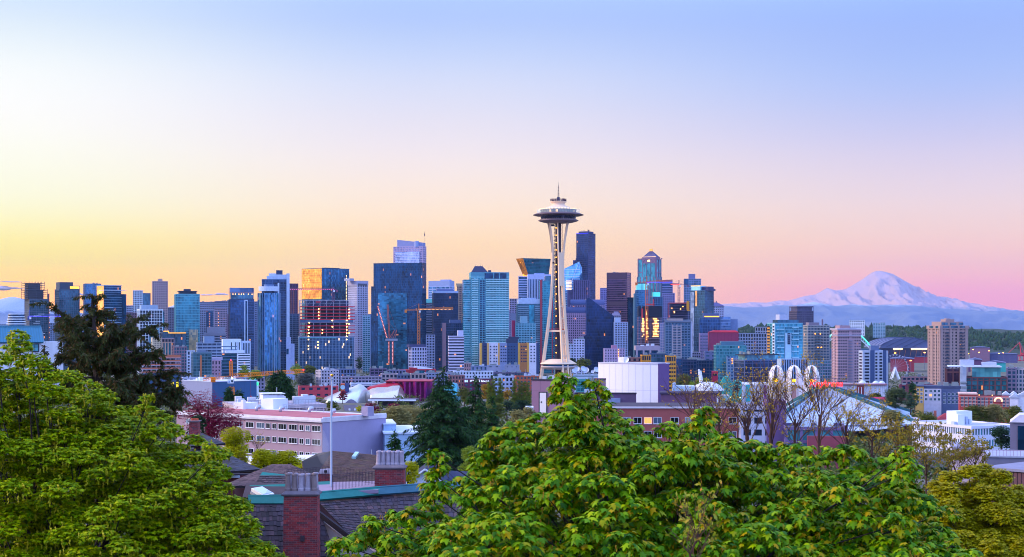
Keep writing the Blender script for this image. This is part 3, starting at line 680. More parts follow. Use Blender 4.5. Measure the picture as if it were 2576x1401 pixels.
B=Bld('tower','white concrete tower with a tight grid of dark windows right of the amber tower','tower',(876,899,925),706,2450,30,group=DT)
shell(B,g_win,paint('#a9a8cc'),3.5,1.6,3.0,1.4,.35,z1=B.Z(716));mb=MB();mb.box(-.8,B.W+.8,-.8,B.D+.8,B.Z(716),B.H);B.mesh('crown',mb,paint('#9c9cc4'));B.box('lift_house',paint('#8c94bc'),884,895,700.5,.2,.8)
mb=MB();
for i in range(9):mb.box(1+i*(B.W-2)/9,2.2+i*(B.W-2)/9,-.95,-.82,B.Z(717.5),B.Z(713));
B.mesh('crown_slot',mb,g_win)
B=Bld('apartment_tower','slim pale teal balcony tower against the dark navy block','tower',(913,931),792,2250,0,dep=20,group=DT)
shell(B,g_teal,paint('#8ba4c2'),3,.9,4,.7,.5)

B=Bld('skyscraper','bulky navy glass block with scattered lit windows behind the leaning cranes','skyscraper',(940,1062,1072),660.5,2350,-22,group=DT)
shell(B,g_navy,paint('#143a62'),3.9,.4,3.0,.22,.15)
mb=MB();mb.box(B.X(931),-.15,4,B.D+8,0,B.Z(719));B.mesh('lower_wing',mb,g_dark)
mb=MB();mb.box(B.X(951),B.X(1024),-.5,-.2,3,B.Z(736));B.mesh('mirrored_panes',mb,glass('#2c6c94','#0e3458',.03,4,2.2,.65,.08))
B=Bld('skyscraper','tall pinkish skyscraper with a sloped crown and flagpole rising behind the navy block','skyscraper',(990,1063,1072),619,2700,-25,group=DT)
shell(B,glass('#7f84b4','#4a5488',.03,2,4),paint('#a894b8'),4.0,1.3,3,.9)
mb=MB();mb.box(B.X(995),B.X(1056),-1.3,-.45,B.Z(660),B.Z(633));B.mesh('glass_bay',mb,glass('#8ea6d8','#6a80b8',.02,2,4,.7))
mb=MB()
for i in range(7):mb.box(B.X(995),B.X(1056),-1.6,-1.31,B.Z(637+i*4),B.Z(636+i*4))
B.mesh('bay_bands',mb,paint('#c0c4e4'))
mb=MB();X=B.X;mb.xprism([(X(998),B.H-.5),(X(1063),B.H-.5),(X(1063),B.Z(610)),(X(1052),B.Z(608.5)),(X(998),B.Z(601.5))],2,B.D-3);B.mesh('sloped_crown',mb,paint('#7c84b8'))
mb=MB();mb.lathe([(.01,B.Z(606)),(4,B.Z(606)),(4.2,B.H-1)],24,(X(1047),2));B.mesh('roof_drum',mb,paint('#8c98c8'))
mb=MB();mb.tube([(X(1066.5),4,B.H-2),(X(1066.5),4,B.Z(581))],.25,5);B.mesh('flagpole',mb,paint('#4a4460'))
mb=MB();mb.add([(X(1066.3),4,B.Z(583)),(X(1063.6),5,B.Z(591)),(X(1065),4.4,B.Z(594)),(X(1066.3),4,B.Z(592))],[(0,1,2,3),(3,2,1,0)]);B.mesh('flag',mb,paint('#3a2850'))
B=Bld('office_tower','pale flat-topped tower behind the dark ribbed tower','tower',(1078,1131,1143),706,2600,-25,group=DT)
shell(B,g_blue,paint('#9aa8d4'),4,1.8,8,1,z1=B.Z(720));mb=MB();mb.box(0,B.W,0,B.D,B.Z(720),B.H);B.mesh('blank_crown',mb,paint('#8a9aca'));B.box('plant_room',paint('#8a9aca'),1105,1128,703,.2,.7)
B=Bld('office_tower','dark ribbed tower with a pale roof cap and rows of orange lit windows','tower',(1091,1152),732.5,2380,4,dep=30,group=DT)
shell(B,glass('#22345c','#121d3a',.10,1.6,3.9,.45),paint('#34446c'),3.9,.3,1.7,.5,.3)
mb=MB();mb.box(-.5,B.W+.5,-.5,30,B.Z(737),B.H+.3);B.mesh('roof_cap',mb,paint('#93a6d2'));B.box('roof_box',paint('#5c6a9a'),1100,1140,727,.2,.7)
B=Bld('office_tower','slender tan tower with a flared cornice left of the big teal condominium','tower',(1150,1167),713,2500,0,dep=18,group=DT)
shell(B,g_brown,paint('#9a8478'),3.6,1.0,2.2,.9);mb=MB();mb.box(-1,B.W+1,-1,19,B.H-5,B.H-2.5);mb.box(-1.8,B.W+1.8,-1.8,19.8,B.H-2.4,B.H);B.mesh('cornice',mb,paint('#b09a86'))
B=Bld('office_tower','white striped tower with a teal sloped roof between the navy block and ribbed tower','tower',(1070,1092),762,2420,0,dep=24,group=DT)
shell(B,g_dark,paint('#a4aed0'),3.9,2.0,20,.3);mb=MB();mb.yprism([(-1,B.H),(25,B.H),(25,B.Z(752)),(8,B.Z(752))],-1,B.W+1);B.mesh('sloped_roof',mb,paint('#3f93a0'))
B=Bld('office_building','grey gridded block at the foot of the ribbed tower','office',(1072,1094),842,2150,0,dep=20,group='office buildings')
shell(B,g_win,paint('#8890b8'),3.8,1.6,3.8,1.6)
B=Bld('office_building','white gridded corner block with dark cap behind the orange crane mast','office',(1028,1036,1074),873,1950,30,group='office buildings')
shell(B,g_win,paint('#a6a6cc'),4,1.7,3.8,1.5);B.box('dark_cap',paint('#3c3f6c'),1030,1072,866.5,.0,.9)
B=Bld('office_building','white and black banded block with a white penthouse left of the big teal condominium','office',(1130,1167),845,1950,3,dep=24,group='office buildings')
shell(B,glass('#26304c','#151a30',.22,2.5,3.7,.3,.1,'#ff9a48',1.6),paint('#b9b4d6'),3.75,1.95,40,0,.3);B.box('penthouse',paint('#b4b4da'),1152,1166,831,.1,.7)
B=Bld('office_building','dark stepped block with a pinkish edge right of the ribbed tower','office',(1114,1166),812,2150,3,dep=24,group='office buildings')
shell(B,g_dark,paint('#2c3c68'),3.7,.8,3,.6);B.box('upper_step',paint('#4a5a88'),1132,1160,804,.1,.8);mb=MB();mb.box(-.6,B.X(1122),-.9,-.4,0,B.H);B.mesh('stone_edge',mb,paint('#8a6c80'))

B=Bld('condominium_tower','broad teal condominium tower with a hipped roof lantern and full-width balconies','tower',(1185,1280),684.5,2050,4,dep=30,group=DT)
gt=glass('#2f8aa0','#175470',.02,1.8,3.05,.45)
shell(B,gt,paint('#6fa8bc'),3.05,.85,4.2,.7,.3,z1=B.Z(694));mb=MB();mb.box(-.5,B.W+.5,-.5,30,B.Z(694),B.H);B.mesh('top_storey',mb,paint('#4f8ca6'))
mb=MB();
for u0,u1 in((1219,1240),(1243,1255),(1258,1274)):mb.box(B.X(u0),B.X(u1),-.75,-.45,B.Z(701),B.Z(687))
B.mesh('top_windows',mb,g_dark)
mb=MB()
for i in range(62):
    z=6+i*3.05
    if z>B.Z(702):break
    mb.box(B.X(1187),B.X(1203),-1.9,-.5,z,z+.25);mb.box(B.X(1187),B.X(1203),-1.9,-1.8,z+.25,z+1.1)
    mb.box(B.X(1222),B.X(1279.5),-1.9,-.5,z,z+.25);mb.box(B.X(1222),B.X(1279.5),-1.9,-1.8,z+.25,z+1.0)
B.mesh('balcony',mb,paint('#a8d0dc'))
mb=MB();mb.box(B.X(1204),B.X(1221),-1.6,-.45,0,B.Z(702));B.mesh('centre_bay',mb,paint('#4f8ba4'))
mb=MB()
for i in range(58):mb.box(B.X(1207),B.X(1212),-1.8,-1.62,6+i*3.05,8+i*3.05);mb.box(B.X(1214),B.X(1219),-1.8,-1.62,6+i*3.05,8+i*3.05)
B.lim=B.Z(704);B.mesh('bay_windows',mb,g_dark)
mb=MB();a,b=B.X(1187),B.X(1229);mb.prism([(a,4),(b,4),(b,24),(a,24)],B.H-.3,B.Z(668.5),[(a+5,10),(b-7.5,10),(b-7.5,18),(a+5,18)]);B.mesh('hipped_roof',mb,paint('#2c3358'))
mb=MB()
for u in(1197,1204,1211,1216):mb.tube([(B.X(u),12,B.Z(669)),(B.X(u),12,B.Z(664))],.15,4)
mb.box(b+.3,b+4,5,12,B.H-.3,B.Z(679));B.mesh('finial',mb,paint('#2c3358'))
mb=MB();mb.box(B.X(1166.5),-.4,3,27,0,B.Z(703));B.mesh('left_wing',mb,gt)
mb=MB()
for i in range(56):mb.box(B.X(1166),B.X(1184.5),1.4,2.95,6+i*3.05,7.1+i*3.05)
B.lim=B.Z(704);B.mesh('wing_balcony',mb,paint('#79a8bf'))

B=Bld('apartment_building','long slab block in dark blue, white and orange panels with small windows','apartments',(1208,1356),862.5,2000,2,dep=22)
SEG=[(1208,1213,'#d0a050'),(1213,1225,'#2a3a66'),(1225,1230.5,'#cfa468'),(1230.5,1253,'#c9c6de'),(1253,1257,'#cf9a50'),(1257,1275,'#7c88b4'),(1275,1303,'#2f4a78'),(1303,1308,'#c99a48'),(1308,1326,'#a86a40'),(1326,1331,'#d09a48'),(1331,1349,'#cfcde4'),(1349,1356,'#2c3f6c')]
for i,(a,b,c)in enumerate(SEG):
    mb=MB();e=.12*(i%3);mb.box(B.X(a),B.X(b),-e,22-e,0,B.H-(.0 if i%2 else.5));B.mesh('panel_wall',mb,paint(c))
mb=MB();mb.box(B.X(1274),B.X(1303),4,16,B.H-.4,B.Z(853));mb.box(B.X(1280),B.X(1306),6,18,B.Z(853),B.Z(847));B.mesh('plant_room',mb,paint('#2a3558'))
q=random.Random(5);cols=[B.X(u)for u in(1218,1222,1234,1243,1249,1261,1267,1272,1280,1287,1294,1312,1318,1323,1336,1344)]
wins(B,cols,[B.Z(v)for v in(873,880.5,888,895.5,903,910.5)],1.5,1.5,paint('#3c4668'),glass('#28365c','#141c38',0,1,1,.4),y=-.42,fr=.14,rec=.2,sill=False,mull=0,lit=(7,29,52))

B=Bld('office_tower','tower with an overhanging slanted glass head and an amber left facet','tower',(1316,1329,1380),693,2650,30,group=DT)
shell(B,g_brown,paint('#463a5c'),4,.9,3,.6,z1=B.H+3)
mb=MB();zt,zb=B.Z(650),B.Z(692);W_,D_=B.W,B.D
mb.add([(0,0,zb),(W_,0,zb),(W_,D_,zb),(0,D_,zb),(-14,-6,zt),(W_+1,-6,zt),(W_+1,D_+1,zt),(-14,D_+1,zt)],[(0,1,5,4),(1,2,6,5),(2,3,7,6),(4,5,6,7)])
B.mesh('slanted_head',mb,glass('#2a7a94','#12405e',.04,3,4,.65))
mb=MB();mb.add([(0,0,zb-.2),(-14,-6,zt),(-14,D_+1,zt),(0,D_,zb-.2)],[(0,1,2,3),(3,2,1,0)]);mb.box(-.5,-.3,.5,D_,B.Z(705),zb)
B.mesh('amber_facet',mb,glass('#f0a83c','#b87a3a',.2,3,4,.5,.12,'#ffb43c',1.0))  # warm eastern sky on this facet is coloured into the glass
mb=MB()
for i in range(12):t=i/12;z=zb+(zt-zb)*t;mb.box(-14*t+.3,W_+.5,-6*t-.35,-6*t-.1,z,z+.6)
B.mesh('head_bands',mb,paint('#2c5878'))
B=Bld('office_tower','pale striped tower left of the white-capped ribbed tower','tower',(1304.5,1329),695,2500,0,dep=26,group=DT)
shell(B,g_dark,paint('#9ba8d4'),3.9,2.0,40,.8)
B=Bld('office_tower','white capped tower with close vertical ribs behind the spindly legs','tower',(1328.5,1387),690,2450,2,dep=30,group=DT)
shell(B,g_navy,paint('#a9b4dc'),3.9,.01,2.5,1.1,.5,z1=B.Z(701));mb=MB();mb.box(-.6,B.W+.6,-.6,30.6,B.Z(701.5),B.H);B.mesh('blank_crown',mb,paint('#a4aede'));B.box('plant_room',paint('#94a2d4'),1345,1370,687.5,.2,.6)
B=Bld('tower','teal tower with a red vertical edge half hidden by the left leg','tower',(1360,1395),706,2200,4,dep=26,group=DT)
shell(B,g_teal,paint('#3d88a0'),3.3,.8,4,.5);mb=MB();mb.box(-.8,B.X(1364),-1,-.5,0,B.Z(704));mb.box(B.X(1388),B.X(1391),-1,-.5,0,B.Z(725));B.mesh('red_edge',mb,paint('#a03a50'))
mb=MB();mb.box(B.X(1372),B.X(1396),3,20,B.H-.5,B.Z(694));B.mesh('upper_block',mb,g_slate)
B=Bld('condominium_tower','dark balcony tower with a white roof storey, left of the red edged tower','tower',(1302,1359),764,2200,3,dep=28,group=DT)
shell(B,glass('#23586c','#0f2a44',.03,2,3.1,.5),paint('#4a6c88'),3.1,.8,4,.5,.6);B.box('white_storey',paint('#a8b8dc'),1304,1358,752,.05,.9);B.box('plant_room',paint('#98a8d0'),1312,1350,749,.2,.7)
mb=MB()
for i in range(50):mb.box(B.X(1303),B.X(1330),-1.9,-.7,4+i*3.1,4.9+i*3.1);mb.box(B.X(1345),B.X(1358),-1.9,-.7,4+i*3.1,4.9+i*3.1)
B.mesh('balcony',mb,paint('#7f9cba'))
mb=MB();mb.box(B.X(1331),B.X(1344),-1.2,-.7,0,B.H-2);B.mesh('green_bay',mb,g_teal)
B=Bld('apartment_tower','pale teal gridded block with a magenta wall beside it, above the coloured slab','tower',(1297,1347),812,2080,2,dep=24,group=DT)
shell(B,g_teal,paint('#6f9fb8'),3.2,1.4,4,1.0);B.box('lift_house',paint('#7fa6c0'),1309,1327,795,.1,.7);mb=MB();mb.box(B.X(1288.5),B.X(1296),1,20,0,B.Z(806));B.mesh('magenta_wall',mb,paint('#a02058'))
B=Bld('office_building','distant pinkish block with square windows right of the teal condominium','office',(1282,1305),751,2700,0,dep=26,group='office buildings')
shell(B,g_win,paint('#a39ac4'),3.8,1.7,4,1.7);mb=MB();mb.box(B.X(1284),B.X(1300),-8,-.5,0,B.Z(788));B.mesh('front_wing',mb,paint('#7d86b0'))

B=Bld('skyscraper','tallest black-blue skyscraper with aerials on its roof right of the observation tower','skyscraper',(1450,1480,1497.6),586,2900,-28,group=DT)
shell(B,glass('#1c3a72','#0c1e42',.04,2,4,.6),paint('#222c5c'),4,.9,4,.2,.2);B.box('roof_step',paint('#2a3266'),1454,1477,581.5,.1,.9)
mb=MB();q=random.Random(3)
for i in range(9):x=B.X(1455+i*2.4);mb.tube([(x,10,B.Z(582)),(x,10,B.Z(582)+q.uniform(1,5))],.25,4)
mb.box(B.X(1474),B.X(1476),9,11,B.Z(582),B.Z(577));B.mesh('aerial',mb,paint('#3c2f50'))
mb=MB();mb.box(B.X(1436.5),-.3,8,B.D,0,B.Z(653));mb.box(B.X(1442),-.3,10,B.D,0,B.Z(648));B.mesh('lower_shoulder',mb,glass('#24346c','#121c40',.03,2,4,.5))
mb=MB();mb.box(-.3,B.W+.3,-.45,-.25,B.H-.6,B.H+.1);B.mesh('blue_light',mb,lamp('#2a2cff',1.2))
B=Bld('office_tower','glass tower ending in a bright slanted point right of the observation tower','tower',(1416,1459,1468),731,2550,-20,group=DT)
gp=glass('#5fa4d8','#3272b4',.04,3,4,.8,.06)
shell(B,g_blue,paint('#6f8cc4'),4,1.2,4,.4)
mb=MB();zr=B.H-.5;mb.add([(0,0,zr),(B.W,0,zr),(B.W,B.D,zr),(0,B.D,zr),(0,0,B.Z(677)),(B.X(1457),0,B.Z(658)),(B.W,B.D*.5,B.Z(672)),(0,B.D,B.Z(680))],[(0,1,5,4),(1,2,6,5),(2,3,7,6),(3,0,4,7),(4,5,6,7)])
B.mesh('pointed_head',mb,gp);mb=MB();mb.bar((B.X(1457),-.2,B.Z(658)),(B.X(1436),-.2,B.Z(715)),.5)
for i in range(10):z=zr+i*4;mb.box(0,B.W*.98,-.25,-.1,z,z+.5)if z<B.Z(678)else None
B.mesh('head_edges',mb,paint('#c4d4f0'))
mb=MB()
for i in range(7):mb.box(B.X(1424),B.X(1438),-.6,-.45,B.Z(729-i*3.6),B.Z(727-i*3.6))
B.mesh('lit_floor',mb,lamp('#ffd8b0',.9))
B=Bld('office_tower','stepped purple tower with vertical piers in front of the tallest skyscraper','tower',(1443,1483.6),704,2450,0,dep=28,group=DT)
shell(B,glass('#2c2c58','#1a1a3c',.08,1.7,3.9,.4),paint('#5a5484'),3.9,.2,3.4,1.2,.5);mb=MB();mb.box(B.X(1427),-.6,1,24,0,B.Z(729));B.mesh('left_step',mb,glass('#2c2c58','#1a1a3c',.08,1.7,3.9,.4))
mb=MB()
for i in range(6):mb.box(B.X(1427+i*2.9),B.X(1428.2+i*2.9),.4,.95,0,B.Z(728.5))
B.mesh('left_piers',mb,paint('#5a5484'))
B=Bld('office_building','pink stone block with a grid of orange lit windows and barrel-curved dark roof','office',(1424,1477),787,2250,0,dep=30,group='office buildings')
shell(B,glass('#3a3052','#1e1832',.25,3.2,3.6,.25,.1,'#ff9a50',1.2),paint('#a486ae'),3.6,1.5,3.2,1.4,.4)
def barrel(B,u0,u1,v0,v1,d0,d1,mat,nm):
    zb,zt=B.Z(v0),B.Z(v1);n=8;pts=[(d0+(d1-d0)*.5*(1-math.cos(math.pi/2*i/n)),zb+(zt-zb)*math.sin(math.pi/2*i/n))for i in range(n+1)]
    mb=MB();mb.yprism(pts+[(d1,zt),(d1,zb)],B.X(u0),B.X(u1));return B.mesh(nm,mb,mat)
barrel(B,1424,1476,787,772,0,24,paint('#2c3a70'),'barrel_roof')
mb=MB();mb.box(B.X(1435),B.X(1476),10,26,B.Z(774),B.Z(766));B.mesh('upper_storey',mb,paint('#8f7ca8'));barrel(B,1435,1475,766,753,9,26,paint('#34447c'),'upper_roof')
mb=MB()
for i in range(9):mb.box(B.X(1437+i*4.3),B.X(1439.4+i*4.3),9.7,9.95,B.Z(772),B.Z(768))
B.mesh('upper_windows',mb,glass('#3a3052','#1e1832',.5,1,1,.2))
B=Bld('office_building','rotunda-topped pink block peeping behind the black wedge tower','office',(1490,1522),767,2400,0,dep=30,group='office buildings')
shell(B,g_win,paint('#8c80b0'),3.6,1.5,3.2,1.2);barrel(B,1490,1521,767,753,0,26,paint('#3a447c'),'barrel_roof')
B=Bld('office_tower','black glass tower cut off by one steep diagonal roof','tower',(1480,1546.6),797.6,2100,3,dep=30,group=DT)
gb_=glass('#123060','#081a38',.02,1.6,3.9,.5,.1);mb=MB();X,Z=B.X,B.Z
mb.xprism([(X(1469),0),(X(1546.6),0),(X(1546.6),Z(797.6)),(X(1481.5),Z(748.6)),(X(1474.6),Z(752)),(X(1474.6),Z(842)),(X(1469),Z(846))],0,30);B.mesh('glass_facade',mb,gb_)
mb=MB()
for i in range(44):
    z=3+i*3.9;t=(z-Z(797.6))/(Z(748.6)-Z(797.6));xr=X(1546.4)if t<0 else X(1546.6)+(X(1481.5)-X(1546.6))*t
    if t<.97:mb.box(X(1475)if z>Z(843)else X(1469.3),xr,-.16,-.04,z,z+.3)
B.mesh('floor_bands',mb,paint('#1a2c58'))
mb=MB();mb.bar((X(1546.6),-.2,Z(797.6)+.2),(X(1481.5),-.2,Z(748.6)+.2),.5);mb.box(X(1474.7),X(1475.5),-.35,-.17,Z(842),Z(752));B.mesh('roof_edge',mb,paint('#2a4478'))
B=Bld('skyscraper','dark brown slab skyscraper with fine horizontal bands','skyscraper',(1526.7,1577,1587),685,2600,-18,group=DT)
shell(B,glass('#3a2c50','#1c1632',.03,2.4,3.8,.45),paint('#5c4264'),3.8,1.3,30,.6,.25);mb=MB();mb.box(B.W+.3,B.X(1598),3,22,0,B.Z(748));B.mesh('side_shaft',mb,g_dark)
mb=MB();mb.box(.8,B.W-.8,-.6,-.3,B.Z(701),B.H-1.2);mb.box(.8,B.W-.8,-.6,-.3,B.Z(768),B.Z(758));B.mesh('louvre_band',mb,paint('#42304e'))
roofgear(B,3,8)
B=Bld('office_tower','distant violet tower peeking left of the brown slab skyscraper','tower',(1510,1527),724,2850,0,dep=20,group=DT)
shell(B,glass('#4a4680','#2c2a58',.2,2,4,.4),paint('#8078b0'),4,1.4,3,.8)
B=Bld('office_building','old stone block with a stepped domed top below the brown skyscraper','office',(1537,1562),792,2350,0,dep=20,group='office buildings')
shell(B,g_win,paint('#9a90b4'),3.6,1.5,3,1.2);B.box('attic_storey',paint('#9a90b4'),1540,1559,788,.05,.9);B.box('domed_top',paint('#8f86ae'),1544,1556,783.5,.2,.8)
B=Bld('apartment_tower','white apartment tower with stacked dark windows beside the diagonal black tower','tower',(1546.8,1579),810,2050,3,dep=24,group=DT)
shell(B,g_win,paint('#9fb0dc'),3.1,1.35,3.4,1.3,.35);B.box('lift_house',paint('#a4b4dc'),1547,1561,798.5,.05,.7)
B=Bld('apartment_building','pink low apartment block with a string of warm balcony lights','apartments',(1521,1571.6),877,1750,3,dep=20,group='office buildings')
shell(B,g_win,paint('#b39cc4'),3.1,1.4,3,1.6);B.box('lift_house',paint('#a8789c'),1539,1552,868.5,.1,.6)
mb=MB()
for i in range(9):mb.box(B.X(1555),B.X(1556.6),-.7,-.5,B.Z(880+i*4.2),B.Z(878.6+i*4.2))
B.each('balcony_light',mb,lamp('#ff9a3c',6))
for(u0,u1,v,lb,c,sd)in((1429,1443,866,'white terraced block left of the black wedge, lower one','#a0a8cc',1),(1443,1470,852.5,'white terraced block left of the black wedge, taller one','#b0b4d8',2)):
    B=Bld('apartment_building',lb,'apartments',(u0,u1),v,1900,0,dep=20,group='office buildings');shell(B,g_win,paint(c),3.2,1.5,3.6,1.6);roofgear(B,3,sd)

B=Bld('skyscraper','classic skyscraper with a pyramid roof, golden lantern and arched top bays','skyscraper',(1605,1651,1663),651,2500,-25,group=DT)
gs=glass('#2f7a94','#164866',.02,2,4,.5);st=paint('#70587c')
shell(B,gs,st,40,1.2,7.5,1.6,.5,z1=B.H)
mb=MB();a,b=B.X(1616),B.X(1650);mb.box(a,b,-.9,B.D-2,B.Z(700),B.Z(646));B.mesh('centre_bay',mb,st)
mb=MB()
for u in(1617.5,1628,1639):mb.box(B.X(u),B.X(u+9),-1.15,-.92,B.Z(712),B.Z(662))
B.mesh('bay_glazing',mb,gs)
mb=MB();xm=(a+b)/2
for i in range(10):
    t0,t1=math.pi*i/10,math.pi*(i+1)/10;rr=(b-a)*.44
    mb.bar((xm+rr*math.cos(t0),-1.1,B.Z(659)+6*math.sin(t0)),(xm+rr*math.cos(t1),-1.1,B.Z(659)+6*math.sin(t1)),.5)
B.mesh('arch',mb,paint('#8c7090'))
mb=MB();c0,c1=B.D*.05,B.D*.8;mb.prism([(a,c0),(b,c0),(b,c1),(a,c1)],B.Z(646),B.Z(631),[(xm-2,(c0+c1)/2-2),(xm+2,(c0+c1)/2-2),(xm+2,(c0+c1)/2+2),(xm-2,(c0+c1)/2+2)]);B.mesh('pyramid_roof',mb,paint('#3c3a68'))
mb=MB()
for i in range(6):
    t=i/6;e=1-t*.82;zc=B.Z(646)+(B.Z(631)-B.Z(646))*t;hw=(b-a)/2*e;ym=(c0+c1)/2;hy=(c1-c0)/2*e
    mb.box(xm-hw-.12,xm+hw+.12,ym-hy-.3,ym-hy-.05,zc,zc+.5)
B.mesh('roof_bands',mb,paint('#8c86b4'))
mb=MB();ym=(c0+c1)/2;mb.box(xm-2.2,xm+2.2,ym-2.2,ym+2.2,B.Z(631),B.Z(625));B.mesh('lantern',mb,lamp('#d89a4a',.8))
mb=MB();mb.box(xm-2,xm+2,-1.4,-1.16,B.Z(657.5),B.Z(653.5));B.each('lit_window',mb,lamp('#ffd66a',6))
mb=MB();mb.box(a,b,c0-.5,c0-.1,B.Z(646.5),B.Z(645));B.mesh('eaves_light',mb,lamp('#ffd2a0',1.0))
mb=MB()
for u in(1605,1611,1656,1662):mb.box(B.X(u),B.X(u)+1.6,.2,3,B.H-.5,B.Z(649));
B.mesh('corner_turret',mb,st)
mb=MB();mb.box(-1,B.W+1,-1,B.D,0,B.Z(696));B.mesh('lower_shaft',mb,gs);mb=MB();clad(mb,-1,B.W+1,-1,B.D,0,B.Z(696),40,1.2,6,1.3,.4);B.mesh('lower_frame',mb,st)
B=Bld('condominium_tower','blue glass condominium with a bright mint crown screen under the pyramid roofed skyscraper','tower',(1601,1633),729,2150,4,dep=24,group=DT)
gcd=glass('#2f6a94','#10304e',.05,1.8,3.1,.6)
shell(B,gcd,paint('#4a6f98'),3.1,.7,4,.4,.35);
mb=MB();mb.box(B.X(1602),B.X(1629),1,20,B.H-.5,B.Z(714));B.mesh('crown_screen',mb,glass('#7fe0d4','#3fa8a8',0,4,12,.1,.3))
mb=MB()
for i in range(40):mb.box(-2,B.X(1606),-1.4,-.4,3+i*3.1,3.9+i*3.1)
mb.box(B.X(1596),-.5,2,20,0,B.Z(738));B.mesh('balcony',mb,paint('#4c7496'))
B=Bld('condominium_tower','dark twin condominium with a mint lit crown behind the lit construction core','tower',(1642,1667),746,2200,3,dep=22,group=DT)
shell(B,g_dark,paint('#5a7aa8'),3.1,.6,4,.5,.3);B.box('crown_screen',glass('#5fe6d0','#2fb0a8',0,4,12,.1,.3),1643,1661,735,.05,.7)
B=Bld('unfinished_building','half built tower with black wrapped top and brightly lit open floors behind the purple crane','building site',(1605,1666),797,2000,3,dep=26)
mb=MB();z=0
while z<B.H:mb.box(0,B.W,0,26,z,z+.45);z+=3.4
B.mesh('floor_slabs',mb,paint('#9a88a0'))
mb=MB()
for i in range(9):
    for y in(.4,13,25.6):x=.5+(B.W-1)*i/8;mb.box(x-.3,x+.3,y-.3,y+.3,0,B.H)
mb.box(4,B.W-4,9,20,0,B.H);B.mesh('columns',mb,paint('#6c5a78'))
mb=MB();mb.box(B.X(1618),B.X(1636),-.5,26.3,B.Z(800),B.Z(770));mb.box(B.X(1634)+.1,B.X(1666),-.8,26,B.Z(798),B.Z(769));mb.box(B.X(1606),B.X(1613),-.5,26,B.Z(796),B.Z(770));B.mesh('black_wrap',mb,paint('#141c38'))
mb=MB();mb.box(B.X(1613.5),B.X(1617.5),-.6,8,B.Z(800),B.Z(776));mb.box(B.X(1642)+.1,B.X(1645),-1.2,-.8,B.Z(770),B.Z(752));mb.box(B.X(1624),B.X(1646),-1.2,-.85,B.Z(768),B.Z(764));B.mesh('red_formwork',mb,paint('#c0404c'))
mb=MB();q=random.Random(6)
for v in range(802,850,4):
    for u in(1616,1618.5,1628,1644,1648,1651,1655):
        if q.random()<.8:x=B.X(u+q.uniform(-1,1));zc=B.Z(v);mb.box(x-.5,x+q.uniform(.5,1.6),-.3,.2,zc-.35,zc+.4)
for i in range(26):mb.box(B.X(1626.3),B.X(1627.3),-1.2,-.9,B.Z(780+i*3),B.Z(779+i*3))
B.each('work_light',mb,lamp('#ffb45a',9))
B=Bld('office_tower','banded grey violet tower right of the pyramid roofed skyscraper','tower',(1664,1692),704.5,2600,0,dep=26,group=DT)
shell(B,g_dark,paint('#7a78ac'),3.9,2.0,40,.6,z1=B.Z(713));mb=MB();mb.box(0,B.W,0,26,B.Z(713),B.H);B.mesh('blank_crown',mb,paint('#6c6a9c'));roofgear(B,3,4)
B=Bld('office_tower','violet office tower with a square window grid above the grey green apartment tower','tower',(1667,1697),737,2350,0,dep=26,group=DT)
shell(B,glass('#33315c','#1e1c40',.1,2.4,3.8,.3),paint('#8480b4'),3.8,1.3,3,1.0,.4)
B=Bld('unfinished_building','unfinished frame with red edge netting and yellow hoist panel between the violet and teal towers','building site',(1681.7,1737),763,2200,3,dep=26)
mb=MB();z=0
while z<B.H+.3:mb.box(0,B.W,0,26,z,z+.5);z+=3.5
B.mesh('floor_slabs',mb,paint('#6c6088'))
mb=MB()
for i in range(8):
    for y in(.4,13,25.6):x=.5+(B.W-1)*i/7;mb.box(x-.3,x+.3,y-.3,y+.3,0,B.H)
mb.box(3,B.W-3,9,20,0,B.H);B.mesh('columns',mb,paint('#3c4470'))
mb=MB();mb.box(-.2,B.X(1727),-.3,-.05,B.Z(763.5),B.Z(761));mb.box(-.3,.6,-.3,-.05,B.Z(800),B.Z(764));B.mesh('safety_net',mb,paint('#b04658'))
mb=MB();mb.box(B.X(1727),B.X(1734),-.6,-.1,B.Z(779),B.Z(757));mb.box(B.X(1728),B.X(1737),-.9,-.65,B.Z(782),B.Z(779.5));B.mesh('yellow_panel',mb,paint('#d08c28'))
mb=MB()
for u,v in((1696,784),(1696.5,787),(1718,772),(1712,778),(1690,776)):x=B.X(u);zc=B.Z(v);mb.box(x-.5,x+.5,-.5,-.1,zc,zc+.9)
B.each('work_light',mb,lamp('#ffa84a',10))
B=Bld('office_tower','stepped grey violet tower with a tall blank lift core, right of the red tipped crane','tower',(1720.5,1763),701,2450,0,dep=26,group=DT)
shell(B,g_slate,paint('#6f74a4'),3.8,1.2,4,.8);B.box('lift_core',paint('#6a6ca0'),1732,1749,689,.0,.7);B.box('side_step',g_dark,1721,1732,702.2,-.02,.5,z0=B.Z(716))
B=Bld('tower','dark teal glass tower with a lit gold edge and pale aqua top corner','tower',(1737,1773,1795),730,2000,-28,group=DT)
shell(B,glass('#27506e','#0f2440',.03,1.8,3.4,.6),paint('#38587c'),3.4,.5,3,.3,.25)
mb=MB();mb.box(B.X(1737.5),B.X(1762),.5,B.D*.6,B.H-.5,B.Z(719));B.mesh('aqua_top',mb,glass('#7fb8d4','#4a88b0',0,4,12,.3))
mb=MB();mb.box(B.X(1737.5),B.X(1762),.2,.45,B.Z(719.5),B.Z(718));B.mesh('gold_trim',mb,lamp('#ffcf5a',1.5))
mb=MB();mb.box(B.X(1763),B.X(1778),4,B.D*.8,B.H-.5,B.Z(720.5));mb.box(B.X(1778),B.W+3,6,B.D,B.H-.5,B.Z(726));B.mesh('plant_room',mb,paint('#3a3a68'))
